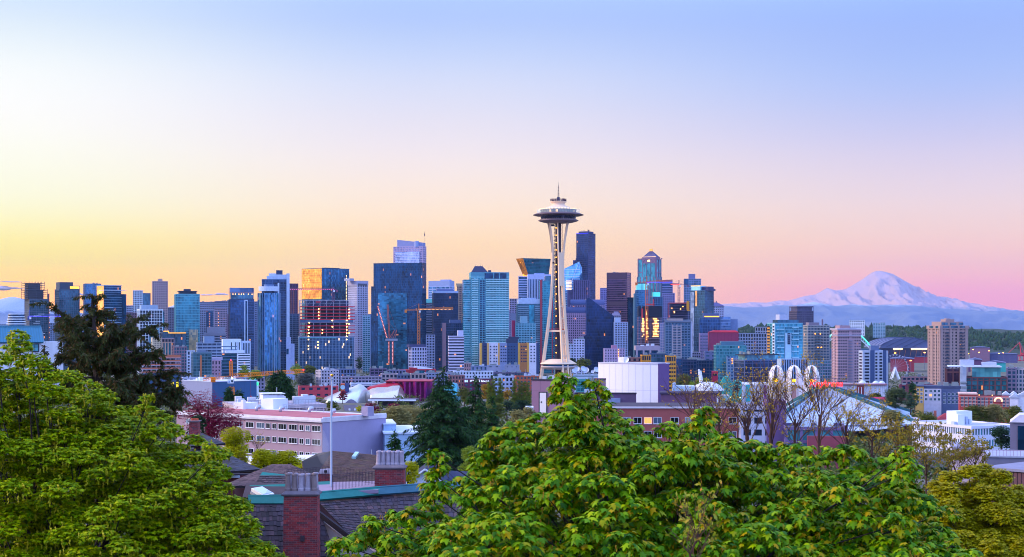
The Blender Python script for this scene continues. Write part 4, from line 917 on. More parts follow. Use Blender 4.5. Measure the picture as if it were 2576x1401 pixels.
mb=MB();mb.box(B.X(1749),B.X(1754),-.5,-.3,B.Z(770),B.Z(731));B.mesh('gold_strip',mb,glass('#d8a060','#8c6a58',.3,1,3.4,.3))
mb=MB();mb.box(B.X(1737.5),B.X(1746),-.5,-.3,2,B.H-2);B.mesh('pale_strip',mb,glass('#7a94b8','#4a6c98',.05,1.2,3.4,.6))
B=Bld('apartment_building','pale house-like block with a low hipped roof against the mountains','apartments',(1795,1821),770,2300,0,dep=24,group='office buildings')
shell(B,g_win,paint('#9ca0c8'),3.6,1.6,3.4,1.6);mb=MB();mb.prism([(-1.5,-1.5),(B.W+1.5,-1.5),(B.W+1.5,25),(-1.5,25)],B.H,B.Z(760.5),[(0,8),(B.W*.35,8),(B.W*.35,16),(0,16)]);B.mesh('hipped_roof',mb,paint('#4a4a80'));mb=MB();mb.tube([(2,10,B.H+4),(2,10,B.Z(755))],.3,4);mb.box(3.5,5,9,11,B.H,B.Z(757));B.mesh('roof_mast',mb,paint('#3c3c60'))
B=Bld('office_building','stepped blue glass office with an orange lit roof line right of the dark teal tower','office',(1761,1812),799,1900,3,dep=26,group='office buildings')
shell(B,glass('#33588c','#162c54',.03,1.8,3.6,.6),paint('#40608c'),3.6,.4,3,.3)
mb=MB();mb.box(B.X(1772),B.X(1809),-.6,-.35,B.Z(797.5),B.Z(794.8));B.mesh('roof_light',mb,lamp('#ffb030',1.8))
B.box('roof_house',paint('#46588c'),1770,1810,788,.2,.8)
mb=MB();mb.box(B.W+.3,B.X(1838),2,25,0,B.Z(797));B.mesh('right_wing',mb,glass('#5878a8','#3c5484',.02,2,3.6,.4));mb=MB();mb.box(B.X(1838)+.1,B.X(1856.5),5,25,0,B.Z(803));B.mesh('blank_wing',mb,paint('#6478a8'))
mb=MB()
for i in range(24):mb.box(B.W+.3,B.X(1838),1.2,1.95,3+i*3.6,4.2+i*3.6)
B.mesh('wing_bands',mb,paint('#6c86b4'))
B=Bld('theatre','windowless magenta block with a flat hipped red roof','theatre',(1787,1858),836,1800,5,dep=34)
mb=MB();mb.box(0,B.W,0,34,0,B.H);B.mesh('wall',mb,paint('#8c2f58',.8,.12))
mb=MB();mb.prism([(-.6,-.6),(B.W+.6,-.6),(B.W+.6,34.6),(-.6,34.6)],B.H,B.Z(831),[(6,4),(B.W-3,4),(B.W-3,30),(6,30)]);B.mesh('roof',mb,paint('#a01838'))
mb=MB();
for i in range(7):mb.box(B.W*(i+1)/8,B.W*(i+1)/8+.25,-.12,.02,0,B.H-.5)
B.mesh('wall_joints',mb,paint('#74264a'))
B=Bld('apartment_tower','grey green apartment tower with pale central bays and a tan penthouse','tower',(1674,1737),810,1800,3,dep=26,group=DT)
shell(B,glass('#355c80','#182c48',.02,1.6,3.1,.4),paint('#5a7090'),3.1,1.2,3.6,.9,.3);mb=MB();mb.box(B.X(1681),B.X(1719),3,20,B.H-.4,B.Z(801));B.mesh('penthouse',mb,paint('#a09098'))
mb=MB();mb.yprism([(-1.2,B.H-.2),(6,B.H-.2),(6,B.H+3)],-1,B.W+1);B.mesh('canopy_roof',mb,paint('#3c4a68'))
mb=MB()
for i in range(32):
    z=1+i*3.1
    if z>B.H-4:break
    mb.box(B.X(1692),B.X(1713),-1.7,-.5,z,z+1.0)
for u in(1691,1701.5,1712):mb.box(B.X(u),B.X(u)+1.2,-1.8,-.4,0,B.H-3)
B.mesh('pale_bays',mb,paint('#9a94a8'))
mb=MB();mb.box(B.W-1,B.X(1742),1.5,25,0,B.Z(809));B.mesh('white_wing',mb,paint('#b8bcdc'))
B=Bld('apartment_tower','narrow pale tower with glowing white windows left of the grey green apartment tower','tower',(1660.5,1674),813,1820,0,dep=20,group=DT)
shell(B,glass('#5c6c9c','#8ca0cc',.25,1.6,3.2,.3,.1,'#e8e4ff',.8),paint('#a49cbc'),3.2,1.2,3,.9)
for(u0,u1,v,lb,c,Y)in((1798,1890,864,0,'#4f8a98',1500),):
    B=Bld('condominium_building','broad teal mid-rise with a setback roof storey in front of the magenta block','apartments',(1801.5,1877),868,Y,5,dep=24)
    shell(B,glass('#4a94a4','#1f5068',.03,1.6,3.1,.45),paint('#4f8498'),3.1,.9,3.2,.5,.3);B.box('roof_storey',paint('#4a6f8c'),1815,1872,859,.15,.8);roofgear(B,5,11)
    mb=MB();mb.box(B.X(1828),B.X(1890),-7,-.6,0,B.Z(896));B.mesh('front_wing',mb,glass('#44709c','#203c64',.1,1.5,3,.35));mb=MB();clad(mb,B.X(1828),B.X(1890),-7,-.7,0,B.Z(896),3.1,1.3,3,1.0,.3);B.mesh('wing_frame',mb,paint('#6a86a8'))
    mb=MB()
    for v in(901,906,912):mb.box(B.X(1839),B.X(1842),-7.7,-7.35,B.Z(v+2),B.Z(v))
    B.each('lit_window',mb,lamp('#ff8a2c',4))
B=Bld('office_building','dark banded office behind the teal mid-rise, by the far trees','office',(1857,1890),840,2000,0,dep=24,group='office buildings')
shell(B,g_dark,paint('#38507c'),3.6,1.2,10,.4)
B=Bld('office_building','black glass office with an overhanging roof and a paler two-storey top','office',(1847,1873,1953),893,1330,32)
shell(B,glass('#253a60','#101c38',.02,2.2,4,.5),paint('#52608c'),4,.5,7.5,.5,.35,z1=B.Z(905));mb=MB();mb.box(1,B.W-1,1,B.D*.7,B.Z(905.5),B.Z(893.5));B.mesh('top_storey',mb,glass('#4a7c94','#20445c',.02,2.2,6,.4));mb=MB();mb.box(-1.5,B.W+1.5,-1.5,B.D*.75,B.Z(893.5),B.Z(891.5));B.mesh('roof',mb,paint('#1c2038'));roofgear(B,4,21,z=B.Z(891.5))

for(nm,lb,ct,u,v,Y,wl,gl,fh,sp,pp,pw)in(
  ('office_building','orange cornered glass block, the shorter of the two by the white hall','office',(1615,1637),893,1350,'#c48432',g_win,3.4,1.5,2.2,.5),
  ('office_building','orange banded corner block, the taller of the two by the white hall','office',(1677,1700),895,1300,'#cc8c34',g_win,3.4,1.7,2.2,.4),
  ('office_building','dark glass block standing between the two orange corner blocks','office',(1636,1677),889,1400,'#3a5074',g_slate,3.6,.6,3,.4),
  ('warehouse_building','tan brick block with an upper box behind the white hall','building',(1577,1616),899,1420,'#8a5f62',g_win,4,2,5,2.5),
  ('office_building','dark navy block right of the taller orange corner block','office',(1698,1716),902,1380,'#2c3c64',g_navy,3.6,1,3,.5),
  ('office_building','low black glass office with a few warm lamps among the street trees, left one','office',(1716,1752),904,1600,'#2e3c60',g_navy,3.6,.7,3,.4),
  ('office_building','low black glass office with a few warm lamps among the street trees, right one','office',(1750,1806),906,1650,'#2c3c5c',g_navy,3.6,.7,3,.4),
  ('office_building','small white block with arched ground floor behind the black glass offices','office',(1741,1762),886,1850,'#a0a8cc',g_win,3.6,1.5,2.6,.9),
  ('office_building','purple stone block with tall slit windows left of the magenta theatre','office',(1761,1786),838,1900,'#8a7ca8',g_win,3.8,1.5,2.6,1.1),
  ('office_building','grey blank block below the magenta theatre','office',(1773,1803),884,1700,'#5c6490',g_slate,4,2.4,6,3)):
    B=Bld(nm,lb,ct,u,v,Y,3,dep=20,group='office buildings');shell(B,gl,paint(wl),fh,sp,pp,pw,.3);roofgear(B,3,int(v))
B=Bld('office_building','low concrete portal building with two deep dark openings and white units on top','office',(1600,1659),870,1700,4,dep=24)
mb=MB();mb.box(0,B.W,1.5,24,0,B.H-1.2);B.mesh('dark_glazing',mb,g_dark);mb=MB();mb.box(-.5,B.W+.5,0,24,B.H-5,B.H)
for u in(1600,1617,1634,1655):mb.box(B.X(u),B.X(u)+2,0,1.4,0,B.H-5)
B.mesh('portal_frame',mb,paint('#9a8ca4'));roofgear(B,6,13,paint('#c0c8e0'))

B=Bld('office_tower','far dark square tower with open gridded top against the mountain','tower',(1986,2005,2046),770,2700,22,group=DT)
shell(B,glass('#3a3658','#1e1c38',.02,2.4,4,.3),paint('#4c4868'),4,1.2,3.4,.8,.4,z1=B.Z(782));mb=MB();mb.box(-.4,B.W+.4,-.4,B.D+.4,B.Z(773),B.H);mb.box(1.5,B.W-1.5,1.5,B.D-1.5,B.Z(783),B.Z(773))
for i in range(6):
    mb.box(B.W*i/5-.3,B.W*i/5+.3,-.3,.3,B.Z(783),B.Z(773));mb.box(-.3,.3,B.D*i/5-.3,B.D*i/5+.3,B.Z(783),B.Z(773))
B.mesh('crown',mb,paint('#54527a'))
B=Bld('condominium_tower','white and teal condominium with gold side strips and a dark vertical banner','tower',(1931,1950,2019),812,1550,24,group=DT)
gq=glass('#3f90a8','#195070',.02,1.8,3.1,.45)
shell(B,gq,paint('#6fa4c0'),3.1,.6,5.5,.4,.3);
mb=MB();mb.box(-.6,-.35,.3,B.D*.28,0,B.H-1);B.mesh('white_side',mb,paint('#c0cce8'));mb=MB();mb.box(-.62,-.35,B.D*.62,B.D,0,B.Z(823));B.mesh('gold_side',mb,paint('#c08a3c'))
mb=MB()
for i in range(40):
    z=2+i*3.1
    if z>B.H-4:break
    mb.box(-.72,-.63,B.D*.64,B.D*.96,z,z+1.7);mb.box(-.72,-.61,B.D*.04,B.D*.24,z,z+1.7)
B.mesh('side_windows',mb,g_win)
B.box('penthouse',paint('#a8aece'),1963,1984,791,.1,.6);mb=MB();mb.box(B.X(1957),B.X(2010),1,B.D*.7,B.H-.5,B.Z(804.5));B.mesh('roof_terrace',mb,g_slate)
mb=MB();mb.box(B.X(1974),B.X(1989),-1.6,-.4,0,B.Z(838));B.mesh('white_bay',mb,paint('#9fc0dc'))
mb=MB();mb.box(B.X(1979.5),B.X(1986.5),-1.9,-1.65,B.Z(866),B.Z(838));B.mesh('banner',mb,paint('#162444'))
mb=MB()
for i,v in enumerate((841,845,850,855,860)):mb.box(B.X(1981),B.X(1985),-2.02,-1.92,B.Z(v+(1 if i else 2)),B.Z(v))
B.mesh('banner_mark',mb,paint('#8fa8cc'))
mb=MB()
for i in range(12):mb.box(B.X(1954),B.X(1972),-1.6,-.5,6+i*6.2,6.9+i*6.2);mb.box(B.X(1992),B.X(2008),-1.6,-.5,8+i*6.2,8.9+i*6.2)
B.mesh('balcony',mb,paint('#9cc4d8'))
mb=MB();mb.box(B.X(1953),B.X(2020),-12,-1.7,0,B.Z(902));B.mesh('podium',mb,paint('#9cb0d4'))
mb=MB()
for i in range(11):mb.box(B.X(1956+i*5.8),B.X(1959+i*5.8),-12.3,-11.95,1,B.Z(904))
B.mesh('podium_windows',mb,g_navy)
mb=MB()
for u,v in((1955,910),(1956,915),(1975,908),(1987,906),(2003,907),(2004,912),(1979,912)):mb.box(B.X(u),B.X(u+2.4),-12.5,-12.32,B.Z(v+2.5),B.Z(v))
B.mesh('gold_panels',mb,paint('#c88a3a'))
B=Bld('condominium_tower','tan and glass apartment tower with lit balcony windows right of the white and teal one','tower',(2019,2032,2086),818,1650,22,group=DT)
shell(B,glass('#3c5a78','#1c3048',.02,2,3.1,.35),paint('#8a8a94'),3.1,1.2,3.4,.8,.35);B.box('roof_storey',paint('#7a7088'),2036,2062,811,.1,.7);mb=MB();mb.tube([(B.X(2078),10,B.H),(B.X(2078),10,B.Z(803))],.9,6);B.mesh('vent_stack',mb,paint('#6a5870'))
mb=MB()
for i in range(34):
    z=3+i*3.1
    if z>B.H-8:break
    mb.box(B.X(2050),B.X(2065),-2,-.4,z,z+.9)
B.mesh('balcony',mb,paint('#6a8098'))
mb=MB()
for u,v,w in((2049,838,2),(2062,838,2),(2056,872,2),(2064,872,3)):mb.box(B.X(u),B.X(u+w),-.9,-.55,B.Z(v+3),B.Z(v))
B.each('lit_window',mb,lamp('#ff9a2c',4))
mb=MB();mb.box(B.X(2030),B.X(2092),-9,-1,0,B.Z(905));B.mesh('podium',mb,gq);mb=MB();clad(mb,B.X(2030),B.X(2092),-9,-1,0,B.Z(905),3.2,1,3,.7,.25);B.mesh('podium_frame',mb,paint('#8a98b8'))
B=Bld('apartment_tower','pink brick tower with two pale cornices and rows of tiny square windows','tower',(2092,2108,2166),829,1600,22,group=DT)
pk=paint('#a88a9c');mb=MB();mb.box(0,B.W,0,B.D,0,B.H);B.mesh('wall',mb,pk)
mb=MB();mb.box(-1.4,B.W+1.4,-1.4,B.D+1.4,B.H,B.H+1.2);mb.box(-1.4,B.W+1.4,-1.4,B.D+1.4,B.Z(844),B.Z(842));B.mesh('cornice',mb,paint('#b8b4d4'))
B.box('penthouse',paint('#9a7c88'),2114,2140,818.5,.1,.8,z0=B.H+1.2);B.box('side_pergola',paint('#8a8aa4'),2141,2158,824,.2,.6,z0=B.H+1.2)
mb=MB();nr=int(B.H/3.1)
for i in range(1,nr):
    for j in range(9):
        if j in(4,5)and i<nr-3:continue
        x=B.W*(j+.5)/10+(B.W*.1 if j>4 else 0);mb.box(x-.75,x+.75,-.12,.05,i*3.1,i*3.1+1.5)
    for j in range(4):y=B.D*(j+.5)/4;mb.box(-.12,.05,y-.7,y+.7,i*3.1,i*3.1+1.5)
B.mesh('window_glass',mb,g_win)
mb=MB()
for i in range(1,nr-3):mb.box(B.W*.44,B.W*.62,-1.6,-.02,i*3.1,i*3.1+.9)
B.mesh('balcony',mb,paint('#7a7a98'));mb=MB()
for i in range(1,nr):mb.box(-1.2,-.15,B.D*.4,B.D*.6,i*3.1,i*3.1+.8)
B.mesh('side_balcony',mb,paint('#b4a4c4'))
B=Bld('apartment_tower','white and slate tower with black balcony slots right of the pink brick tower','tower',(2160,2170,2234),882,1500,15,group=DT)
mb=MB();mb.box(0,B.W,0,B.D,0,B.H);B.mesh('wall',mb,paint('#a4aecc'));mb=MB()
for a,b in((.30,.47),(.80,.93)):mb.box(B.W*a,B.W*b,-.4,.1,0,B.H+.4)
mb.box(B.W+.02,B.W+.5,.5,B.D,0,B.H);B.mesh('slate_strip',mb,paint('#3a4f80'))
mb=MB()
for i in range(1,26):
    z=i*3.1
    if z>B.H-2:break
    for a,b in((.08,.26),(.50,.58),(.66,.77)):mb.box(B.W*a,B.W*b,-.15,.05,z,z+1.7)
    mb.box(-.15,.05,B.D*.2,B.D*.8,z,z+1.5)
B.mesh('window_glass',mb,g_win);B.box('roof_house',paint('#5a6a94'),2193,2213,869,.2,.7)
B=Bld('apartment_tower','tall tan concrete tower with a stepped crown standing alone at the right','tower',(2335,2366,2434),818,1450,30)
tn=paint('#957e84');shell(B,g_win,tn,3.05,1.5,4.6,2.2,.4,z1=B.Z(826));mb=MB();mb.box(-1.2,B.W+1.2,-1.2,B.D+1.2,B.Z(827),B.Z(819));mb.box(2,B.W-4,2,B.D-3,B.Z(819),B.Z(809));B.mesh('crown',mb,tn)
mb=MB()
for a,b in((.06,.30),(.36,.62),(.68,.88)):mb.box(B.W*a,B.W*b,-1.4,-1.15,B.Z(824.5),B.Z(820));mb.box(B.W*a+1,B.W*b,1.7,1.95,B.Z(817),B.Z(811.5))
for a,b in((.1,.3),(.5,.8)):mb.box(-1.4,-1.15,B.D*a,B.D*b,B.Z(825),B.Z(820))
B.mesh('crown_windows',mb,g_slate)
mb=MB();mb.box(B.W*.28,B.W*.6,B.D*.2,B.D*.6,B.Z(809),B.Z(803));mb.box(B.W*.36,B.W*.5,B.D*.3,B.D*.5,B.Z(803),B.Z(801));B.mesh('roof_house',mb,tn)
mb=MB();nr=int(B.Z(827)/3.05)
for i in range(1,nr):
    for a,b in((.16,.30),(.68,.86)):mb.box(B.W*a,B.W*b,-1.7,-.4,i*3.05,i*3.05+1.0)
B.mesh('balcony',mb,paint('#44465e'))
mb=MB();
for a in(0,.33,.6,.9):mb.box(B.W*a,B.W*a+2.4,-.8,-.3,0,B.Z(827))
for a in(0,.3,.62,.9):mb.box(-.8,-.3,B.D*a,B.D*a+2,0,B.Z(827))
B.mesh('stone_piers',mb,tn)
B=Bld('apartment_complex','brown framed and glazed apartment complex with a thin white roof canopy','apartments',(2430,2533),948,1150,3,dep=30)
br=paint('#5a3440');shell(B,glass('#2f6a7c','#123040',.04,2,3.6,.4),br,3.6,.5,4.2,.9,.4)
mb=MB();mb.box(B.X(2446),B.X(2518),3,24,B.H-.4,B.Z(924));B.mesh('glazed_top',mb,glass('#5aa0a8','#2c6478',.02,3,4,.4));mb=MB();mb.box(B.X(2386),B.X(2520),1,26,B.Z(923.5),B.Z(920.5));B.mesh('roof_canopy',mb,paint('#c4cce4'))
mb=MB();mb.box(B.X(2415),B.X(2431),-1,14,0,B.Z(924));mb.box(B.X(2416),B.X(2423),-1.4,-1.02,B.Z(940),B.Z(921));B.mesh('white_wing',mb,paint('#9ca4bc'));
mb=MB();clad(mb,B.X(2417),B.X(2431),-1.6,12,0,B.Z(926),3.4,1.2,3,.8,.4);B.mesh('wing_balcony',mb,paint('#7c8494'))
mb=MB();mb.box(B.X(2382),B.X(2414),3,26,0,B.Z(929));B.mesh('dark_glazing',mb,g_brown);mb=MB();clad(mb,B.X(2382),B.X(2414),2.7,26,0,B.Z(928),14,1.2,4.6,.9,.4);B.mesh('brown_frame',mb,br)
mb=MB();mb.box(B.X(2417),B.X(2452),8,20,B.Z(920.5),B.Z(906));mb.box(B.X(2473),B.X(2509),8,20,B.Z(920.5),B.Z(912));B.mesh('roof_house',mb,paint('#a4aac4'))
mb=MB();q=random.Random(1)
for i in range(9):x=B.X(2440+i*11);mb.box(x,x+.5,-.9,-.5,6+(i%3)*2,6.6+(i%3)*2)
B.each('wall_lamp',mb,lamp('#ffb060',5))
for(u0,u1,v,lb,c)in((2534,2556,925,'dark gridded apartment block at the right edge, beside the canopy complex','#6a6484'),(2554,2590,927,'pale bay-windowed apartment block at the very right edge','#a49aa8')):
    B=Bld('apartment_building',lb,'apartments',(u0,u1),v,1180,0,dep=24,group='apartment blocks at the right');shell(B,g_slate,paint(c),3.2,1.1,3,1.1,.6);roofgear(B,3,u0)
# ================================================================== observation tower (1280 m away)
Y=1280.;gb=gz(0,Y);z=lambda v:pz(v,Y)-gb;pr=lambda d:d/F*Y
NX=px(1404.5,Y)
T=thing('observation_tower','tall white observation tower with a saucer top on three curved legs','tower',(NX,Y,gb))
cream=paint('#dabca8',.55,.06,.2);shade=paint('#a8a0b0',.6,.1)
def ring(name,prof,mat,n=64,smooth=True,parent=T):
    mb=MB();mb.lathe([(pr(r),z(v))for r,v in prof],n);return mb.build(name,mat,parent,smooth)
sp=MB();sp.tube([(0,0,z(497)),(0,0,z(480)),(0,0,z(458))],[.25,.2,.09],6)
for a in(0,2.1,4.2):sp.bar((1.3*math.cos(a),1.3*math.sin(a),z(496)),(.15*math.cos(a),.15*math.sin(a),z(466)),.09)
for v in(488,480,472):sp.tube([(0,0,z(v)),(0,0,z(v)+.4)],.55,6)
sp.build('spire',paint('#4c3848'),T)
ring('beacon_housing',[(.01,496),(3.8,496),(3.8,504),(.01,504)],paint('#2b3358'),8,False)
mb=MB()
for k in range(28):
    a=2*math.pi*k/28;mb.bar((pr(20.5)*math.cos(a),pr(20.5)*math.sin(a),z(507)),(pr(20)*math.cos(a),pr(20)*math.sin(a),z(501)),.14)
for v in(501,503.2):mb.lathe([(pr(20.5),z(v)),(pr(20.5),z(v)+.22),(pr(20),z(v)+.22)],32)
q=random.Random(2)
for k in range(26):
    a=q.uniform(0,6.28);r_=pr(q.uniform(12,19));mb.box(r_*math.cos(a)-.5,r_*math.cos(a)+.5,r_*math.sin(a)-.5,r_*math.sin(a)+.5,z(507),z(507)+q.uniform(1,2.4))
mb.build('railing',paint('#54384a'),T)
ring('saucer_roof',[(.01,506.2),(20.7,506.6),(20.9,507.6),(19.6,508.6),(17,511),(15.8,513.6),(16.4,515.3),(18.6,517.4),(24,519.8),(31,522.6),(38,525),(46,526.6),(47,527.6),(46,528.4),(40,528.6)],cream)
mb=MB()
for k in range(36):
    a=2*math.pi*k/36;c_,s_=math.cos(a),math.sin(a);r_=pr(46.6)
    mb.add([(r_*math.cos(a-.05),r_*math.sin(a-.05),z(525.6)),(r_*math.cos(a+.05),r_*math.sin(a+.05),z(525.6)),(r_*math.cos(a+.05),r_*math.sin(a+.05),z(527.2)),(r_*math.cos(a-.05),r_*math.sin(a-.05),z(527.2))],[(0,3,2,1)])
    o_=[(x*1.01,y*1.01,h)for x,y,h in mb.v[-4:]];mb.v[-4:]=o_
mb.build('eaves_lights',lamp('#ffd890',1.3),T)
ring('deck_glazing',[(45,528.4),(43.5,536)],glass('#7a6a64','#2c2c4c',.35,1.8,3,.3,.1,'#ffcf8a',1.2))
mb=MB()
for k in range(48):
    a=2*math.pi*k/48;mb.bar((pr(45.2)*math.cos(a),pr(45.2)*math.sin(a),z(528.4)),(pr(43.7)*math.cos(a),pr(43.7)*math.sin(a),z(536)),.13)
mb.build('deck_mullions',paint('#5a4c58'),T)
mb=MB();n=48
for k in range(n):
    a0,a1=2*math.pi*(k+.04)/n,2*math.pi*(k+.96)/n
    mb.add([(pr(53)*math.cos(a0),pr(53)*math.sin(a0),z(536.3)),(pr(53)*math.cos(a1),pr(53)*math.sin(a1),z(536.3)),(pr(54.8)*math.cos(a1),pr(54.8)*math.sin(a1),z(527.6)),(pr(54.8)*math.cos(a0),pr(54.8)*math.sin(a0),z(527.6))],[(0,1,2,3)])
m_,t_,b_=newmat('barrier_glass');b_.inputs['Base Color'].default_value=(.75,.92,.95,1);b_.inputs['Roughness'].default_value=.05;b_.inputs['Alpha'].default_value=.28
mb.build('glass_barrier',m_,T)
ring('halo',[(44,535.6),(50,535.8),(58,538),(64,540.6),(63.6,541.4),(58,542.6),(50,544.2),(46,543.4),(44,541)],paint('#5c4654',.5,.06))
mb=MB()
for k in range(48):
    a=2*math.pi*k/48;mb.bar((pr(45.5)*math.cos(a),pr(45.5)*math.sin(a),z(544.0)),(pr(61)*math.cos(a),pr(61)*math.sin(a),z(542.2)),.22)
mb.build('halo_ribs',cream,T)
ring('restaurant_glazing',[(45.5,543),(43.2,552)],glass('#1c1c40','#0c0c24',.25,2.5,3,.3,.08,'#ff8a2c',2.0))
ring('lower_disk',[(43,551.4),(47,552.6),(51,554.8),(50.6,555.6),(46,557.4),(38,559.6),(30,561),(20,561.6),(.01,561.6)],paint('#7c6878',.55,.05))
mb=MB()
for k in range(48):
    a=2*math.pi*k/48;pts=[(r,v)for r,v in((43.3,551.5),(45.5,555.2),(50,555.9))]
    mb.tube([(pr(r)*math.cos(a),pr(r)*math.sin(a),z(v)+.2)for r,v in pts],.35,4)
mb.build('disk_ribs',cream,T)

HR=[0,36,62,80,100,122,135,146,152];RR=[17.6,12.5,8.9,6.9,5.2,4.45,5.3,7.0,8.2];SS=[5.0,4.6,4.0,3.7,3.5,3.7,5.4,7.6,9.0]
hs=np.linspace(0,152,60)
def smooth(H_,V_):
    f=np.interp(hs,H_,V_);k=np.array([1,2,3,2,1.])/9
    for _ in range(3):g_=np.convolve(np.pad(f,2,mode='edge'),k,'valid');g_[0],g_[-1]=f[0],f[-1];f=g_
    return f
rr_,ss_=smooth(HR,RR),smooth(HR,SS)
for az in(186.8,-66.8,53.2):
    a=R(az);rd=Vector((math.cos(a),math.sin(a),0));td=Vector((-math.sin(a),math.cos(a),0))
    leg=MB()
    for sg in(-1,1):
        vs=[];n=len(hs)
        for h,r_,s_ in zip(hs,rr_,ss_):
            c=rd*r_+td*(sg*s_/2);w=.34+.28*(1-h/152);d=.7+.5*(1-h/152)
            for i,j in((-1,-1),(1,-1),(1,1),(-1,1)):p=c+td*(i*w)+rd*(j*d);vs.append((p.x,p.y,h))
        leg.add(vs,[(i*4+k,i*4+(k+1)%4,i*4+4+(k+1)%4,i*4+4+k)for i in range(n-1)for k in range(4)])
    leg.build('leg',cream,T)
    web=MB()
    ids=[i for i,h in enumerate(hs)if 96<h<128];vs=[]
    for i in ids:
        t=1;w=ss_[i]/2-.3
        for sg in(-1,1):
            for j in(-.45,.75):p=rd*(rr_[i]+j)+td*(sg*w);vs.append((p.x,p.y,hs[i]))
    for k in range(len(ids)-1):
        o=k*4;web.add(vs[o:o+8],[(0,4,6,2),(1,3,7,5)])
    for v in(771,801.6,832.6,865,894.5):
        h=z(v);r_,s_=np.interp(h,hs,rr_),np.interp(h,hs,ss_);p0,p1=rd*r_-td*s_/2,rd*r_+td*s_/2;st=MB();st.tube([(p0.x,p0.y,h),(p1.x,p1.y,h)],.75,4);st.build('leg_strut',cream,T)
    web.build('leg_web',cream,T)
h=z(832.6)
mb=MB();P=[Vector((math.cos(R(az))*np.interp(h,hs,rr_),math.sin(R(az))*np.interp(h,hs,rr_),h))for az in(186.8,-66.8,53.2)]
for i in range(3):mb.tube([P[i],P[(i+1)%3]],.9,4)
mb.build('mid_brace',cream,T)
mb=MB()
for i in range(3):
    for t in range(9):p=P[i].lerp(P[(i+1)%3],t/8);mb.box(p.x-.15,p.x+.15,p.y-.15,p.y+.15,h+.8,h+2)
    mb.bar(P[i]+Vector((0,0,1.9)),P[(i+1)%3]+Vector((0,0,1.9)),.16)
mb.build('red_railing',paint('#b03a44'),T)

dk=paint('#2c2038',.7,.1);mb=MB()
mb.lathe([(2.5,0),(2.5,z(562))],6)
cx0=pr(1398.6-1404.5)
for sx_ in(-1.1,1.1):
    for sy in(-1,1):mb.bar((cx0+sx_*1.4,-2.6+sy*.9,0),(cx0+sx_*1.4,-2.6+sy*.9,z(563)),.3)
h=2
while h<z(566):mb.bar((cx0-1.5,-3.5,h),(cx0+1.5,-3.5,h+3.2),.2);mb.bar((cx0+1.5,-3.5,h),(cx0-1.5,-3.5,h+3.2),.2);mb.bar((cx0-1.5,-3.5,h),(cx0+1.5,-3.5,h),.22);h+=3.2
mb.box(cx0-4.6,cx0-1.5,-3.4,-1.4,z(569.5),z(564.5));mb.box(cx0-3,cx0-1.4,-3.4,-1.4,z(663),z(659))
mb.build('lift_core',dk,T)
mb=MB();h=4
while h<z(566):mb.box(cx0-.35,cx0+.35,-4.3,-3.75,h,h+.8);h+=6.2
mb.build('core_lamps',lamp('#ffb13c',4),T)
mb=MB();h=60
while h<z(566):mb.box(3.4,3.7,-2,-1.7,h,h+3);mb.box(2.4,3.6,-1.9,-1.7,h,h+.2);h+=3.3
mb.build('stair_cage',paint('#b86a5a'),T)
ring('skyline_roof',[(12,902.5),(24,903.5),(34,907),(45.5,914),(45.5,915.5),(43,915.8)],cream)
ring('skyline_glazing',[(43,915.5),(41.5,920.5)],g_navy)
ring('skyline_underside',[(41.5,920.3),(44.5,920.8),(42,924),(36,928),(24,930),(10,930)],paint('#b8a8b0',.6,.05))
mb=MB()
for k in range(60):
    a=2*math.pi*k/60;mb.bar((pr(43.4)*math.cos(a),pr(43.4)*math.sin(a),z(922)),(pr(36.5)*math.cos(a),pr(36.5)*math.sin(a),z(928)),.22)
mb.build('underside_ribs',cream,T)
ring('ground_pavilion',[(20,946),(20,1000)],glass('#58b0b8','#2c7488',.1,2,3,.4),40,False)
mb=MB();mb.lathe([(pr(21),z(948)),(pr(22),z(945)),(.01,z(945))],40);mb.build('pavilion_roof',paint('#cdd0e6'),T)
# ================================================================== the flat ground before downtown
wht=paint('#cfd3e6',.6,.08);sil=paint('#d4d8e4',.28,.12,.3,.65)

Y=1285.;gb=gz(0,Y)
T=thing('museum','wavy museum of crumpled silver, gold, crimson and purple metal shells','museum',(px(980,Y),Y,gb))
X=lambda u:px(u,Y)-px(980,Y)
Zm=lambda v:pz(v,Y)-gb
def blob(name,prof,depth,y0,mat,fold=.9,seed=1,nu=56,nv=26,lean=0):
    """shell: ridge heights along x (u, v picture pairs), rounded front to back, with folds in the metal"""
    A=np.array(prof,float);us=np.linspace(A[0,0],A[-1,0],nu);V=[]
    for i,u in enumerate(us):
        h=Zm(np.interp(u,A[:,0],A[:,1]));e=min(1,4*i/nu+.25,4*(nu-1-i)/nu+.25);d=depth*e
        for j in range(nv):
            a=math.pi*j/(nv-1);c_,s_=math.cos(a),math.sin(a)**.6
            w=fold*math.sin(u*.09+3.2*math.sin(u*.033+seed)+c_*2.2)*s_*(1-.7*s_)
            V.append((X(u)+lean*s_*h*.1+w,y0-d*c_*(1+.12*math.sin(u*.05+seed)),max(0,h*s_)))
    idx=np.arange(nu*nv).reshape(nu,nv)
    Fc=np.stack([idx[:-1,:-1].ravel(),idx[1:,:-1].ravel(),idx[1:,1:].ravel(),idx[:-1,1:].ravel()],1)
    o=npmesh(name,V,Fc,mat,T,True);return o
blob('silver_shell',[(806,1010),(820,999),(845,989),(870,978),(893,970),(908,964.5),(915,969),(922,978),(929,984),(934,1003)],22,-4,sil,2.3,1)
mb=MB();n=20;pts=[(X(869+47*i/n),Zm(1022-22*math.sin(math.pi*i/n)))for i in range(n+1)];mb.xprism(pts,-30,-22);mb.build('arched_mouth',paint('#7c7490',.4),T)
blob('gold_shell',[(920,994),(926,982),(936,976),(950,973),(975,972),(992,968.5),(1006,968),(1012,976),(1020,990),(1025,1004)],17,-9,paint('#d8c8c0',.22,.1,.3,.8),1.5,4)
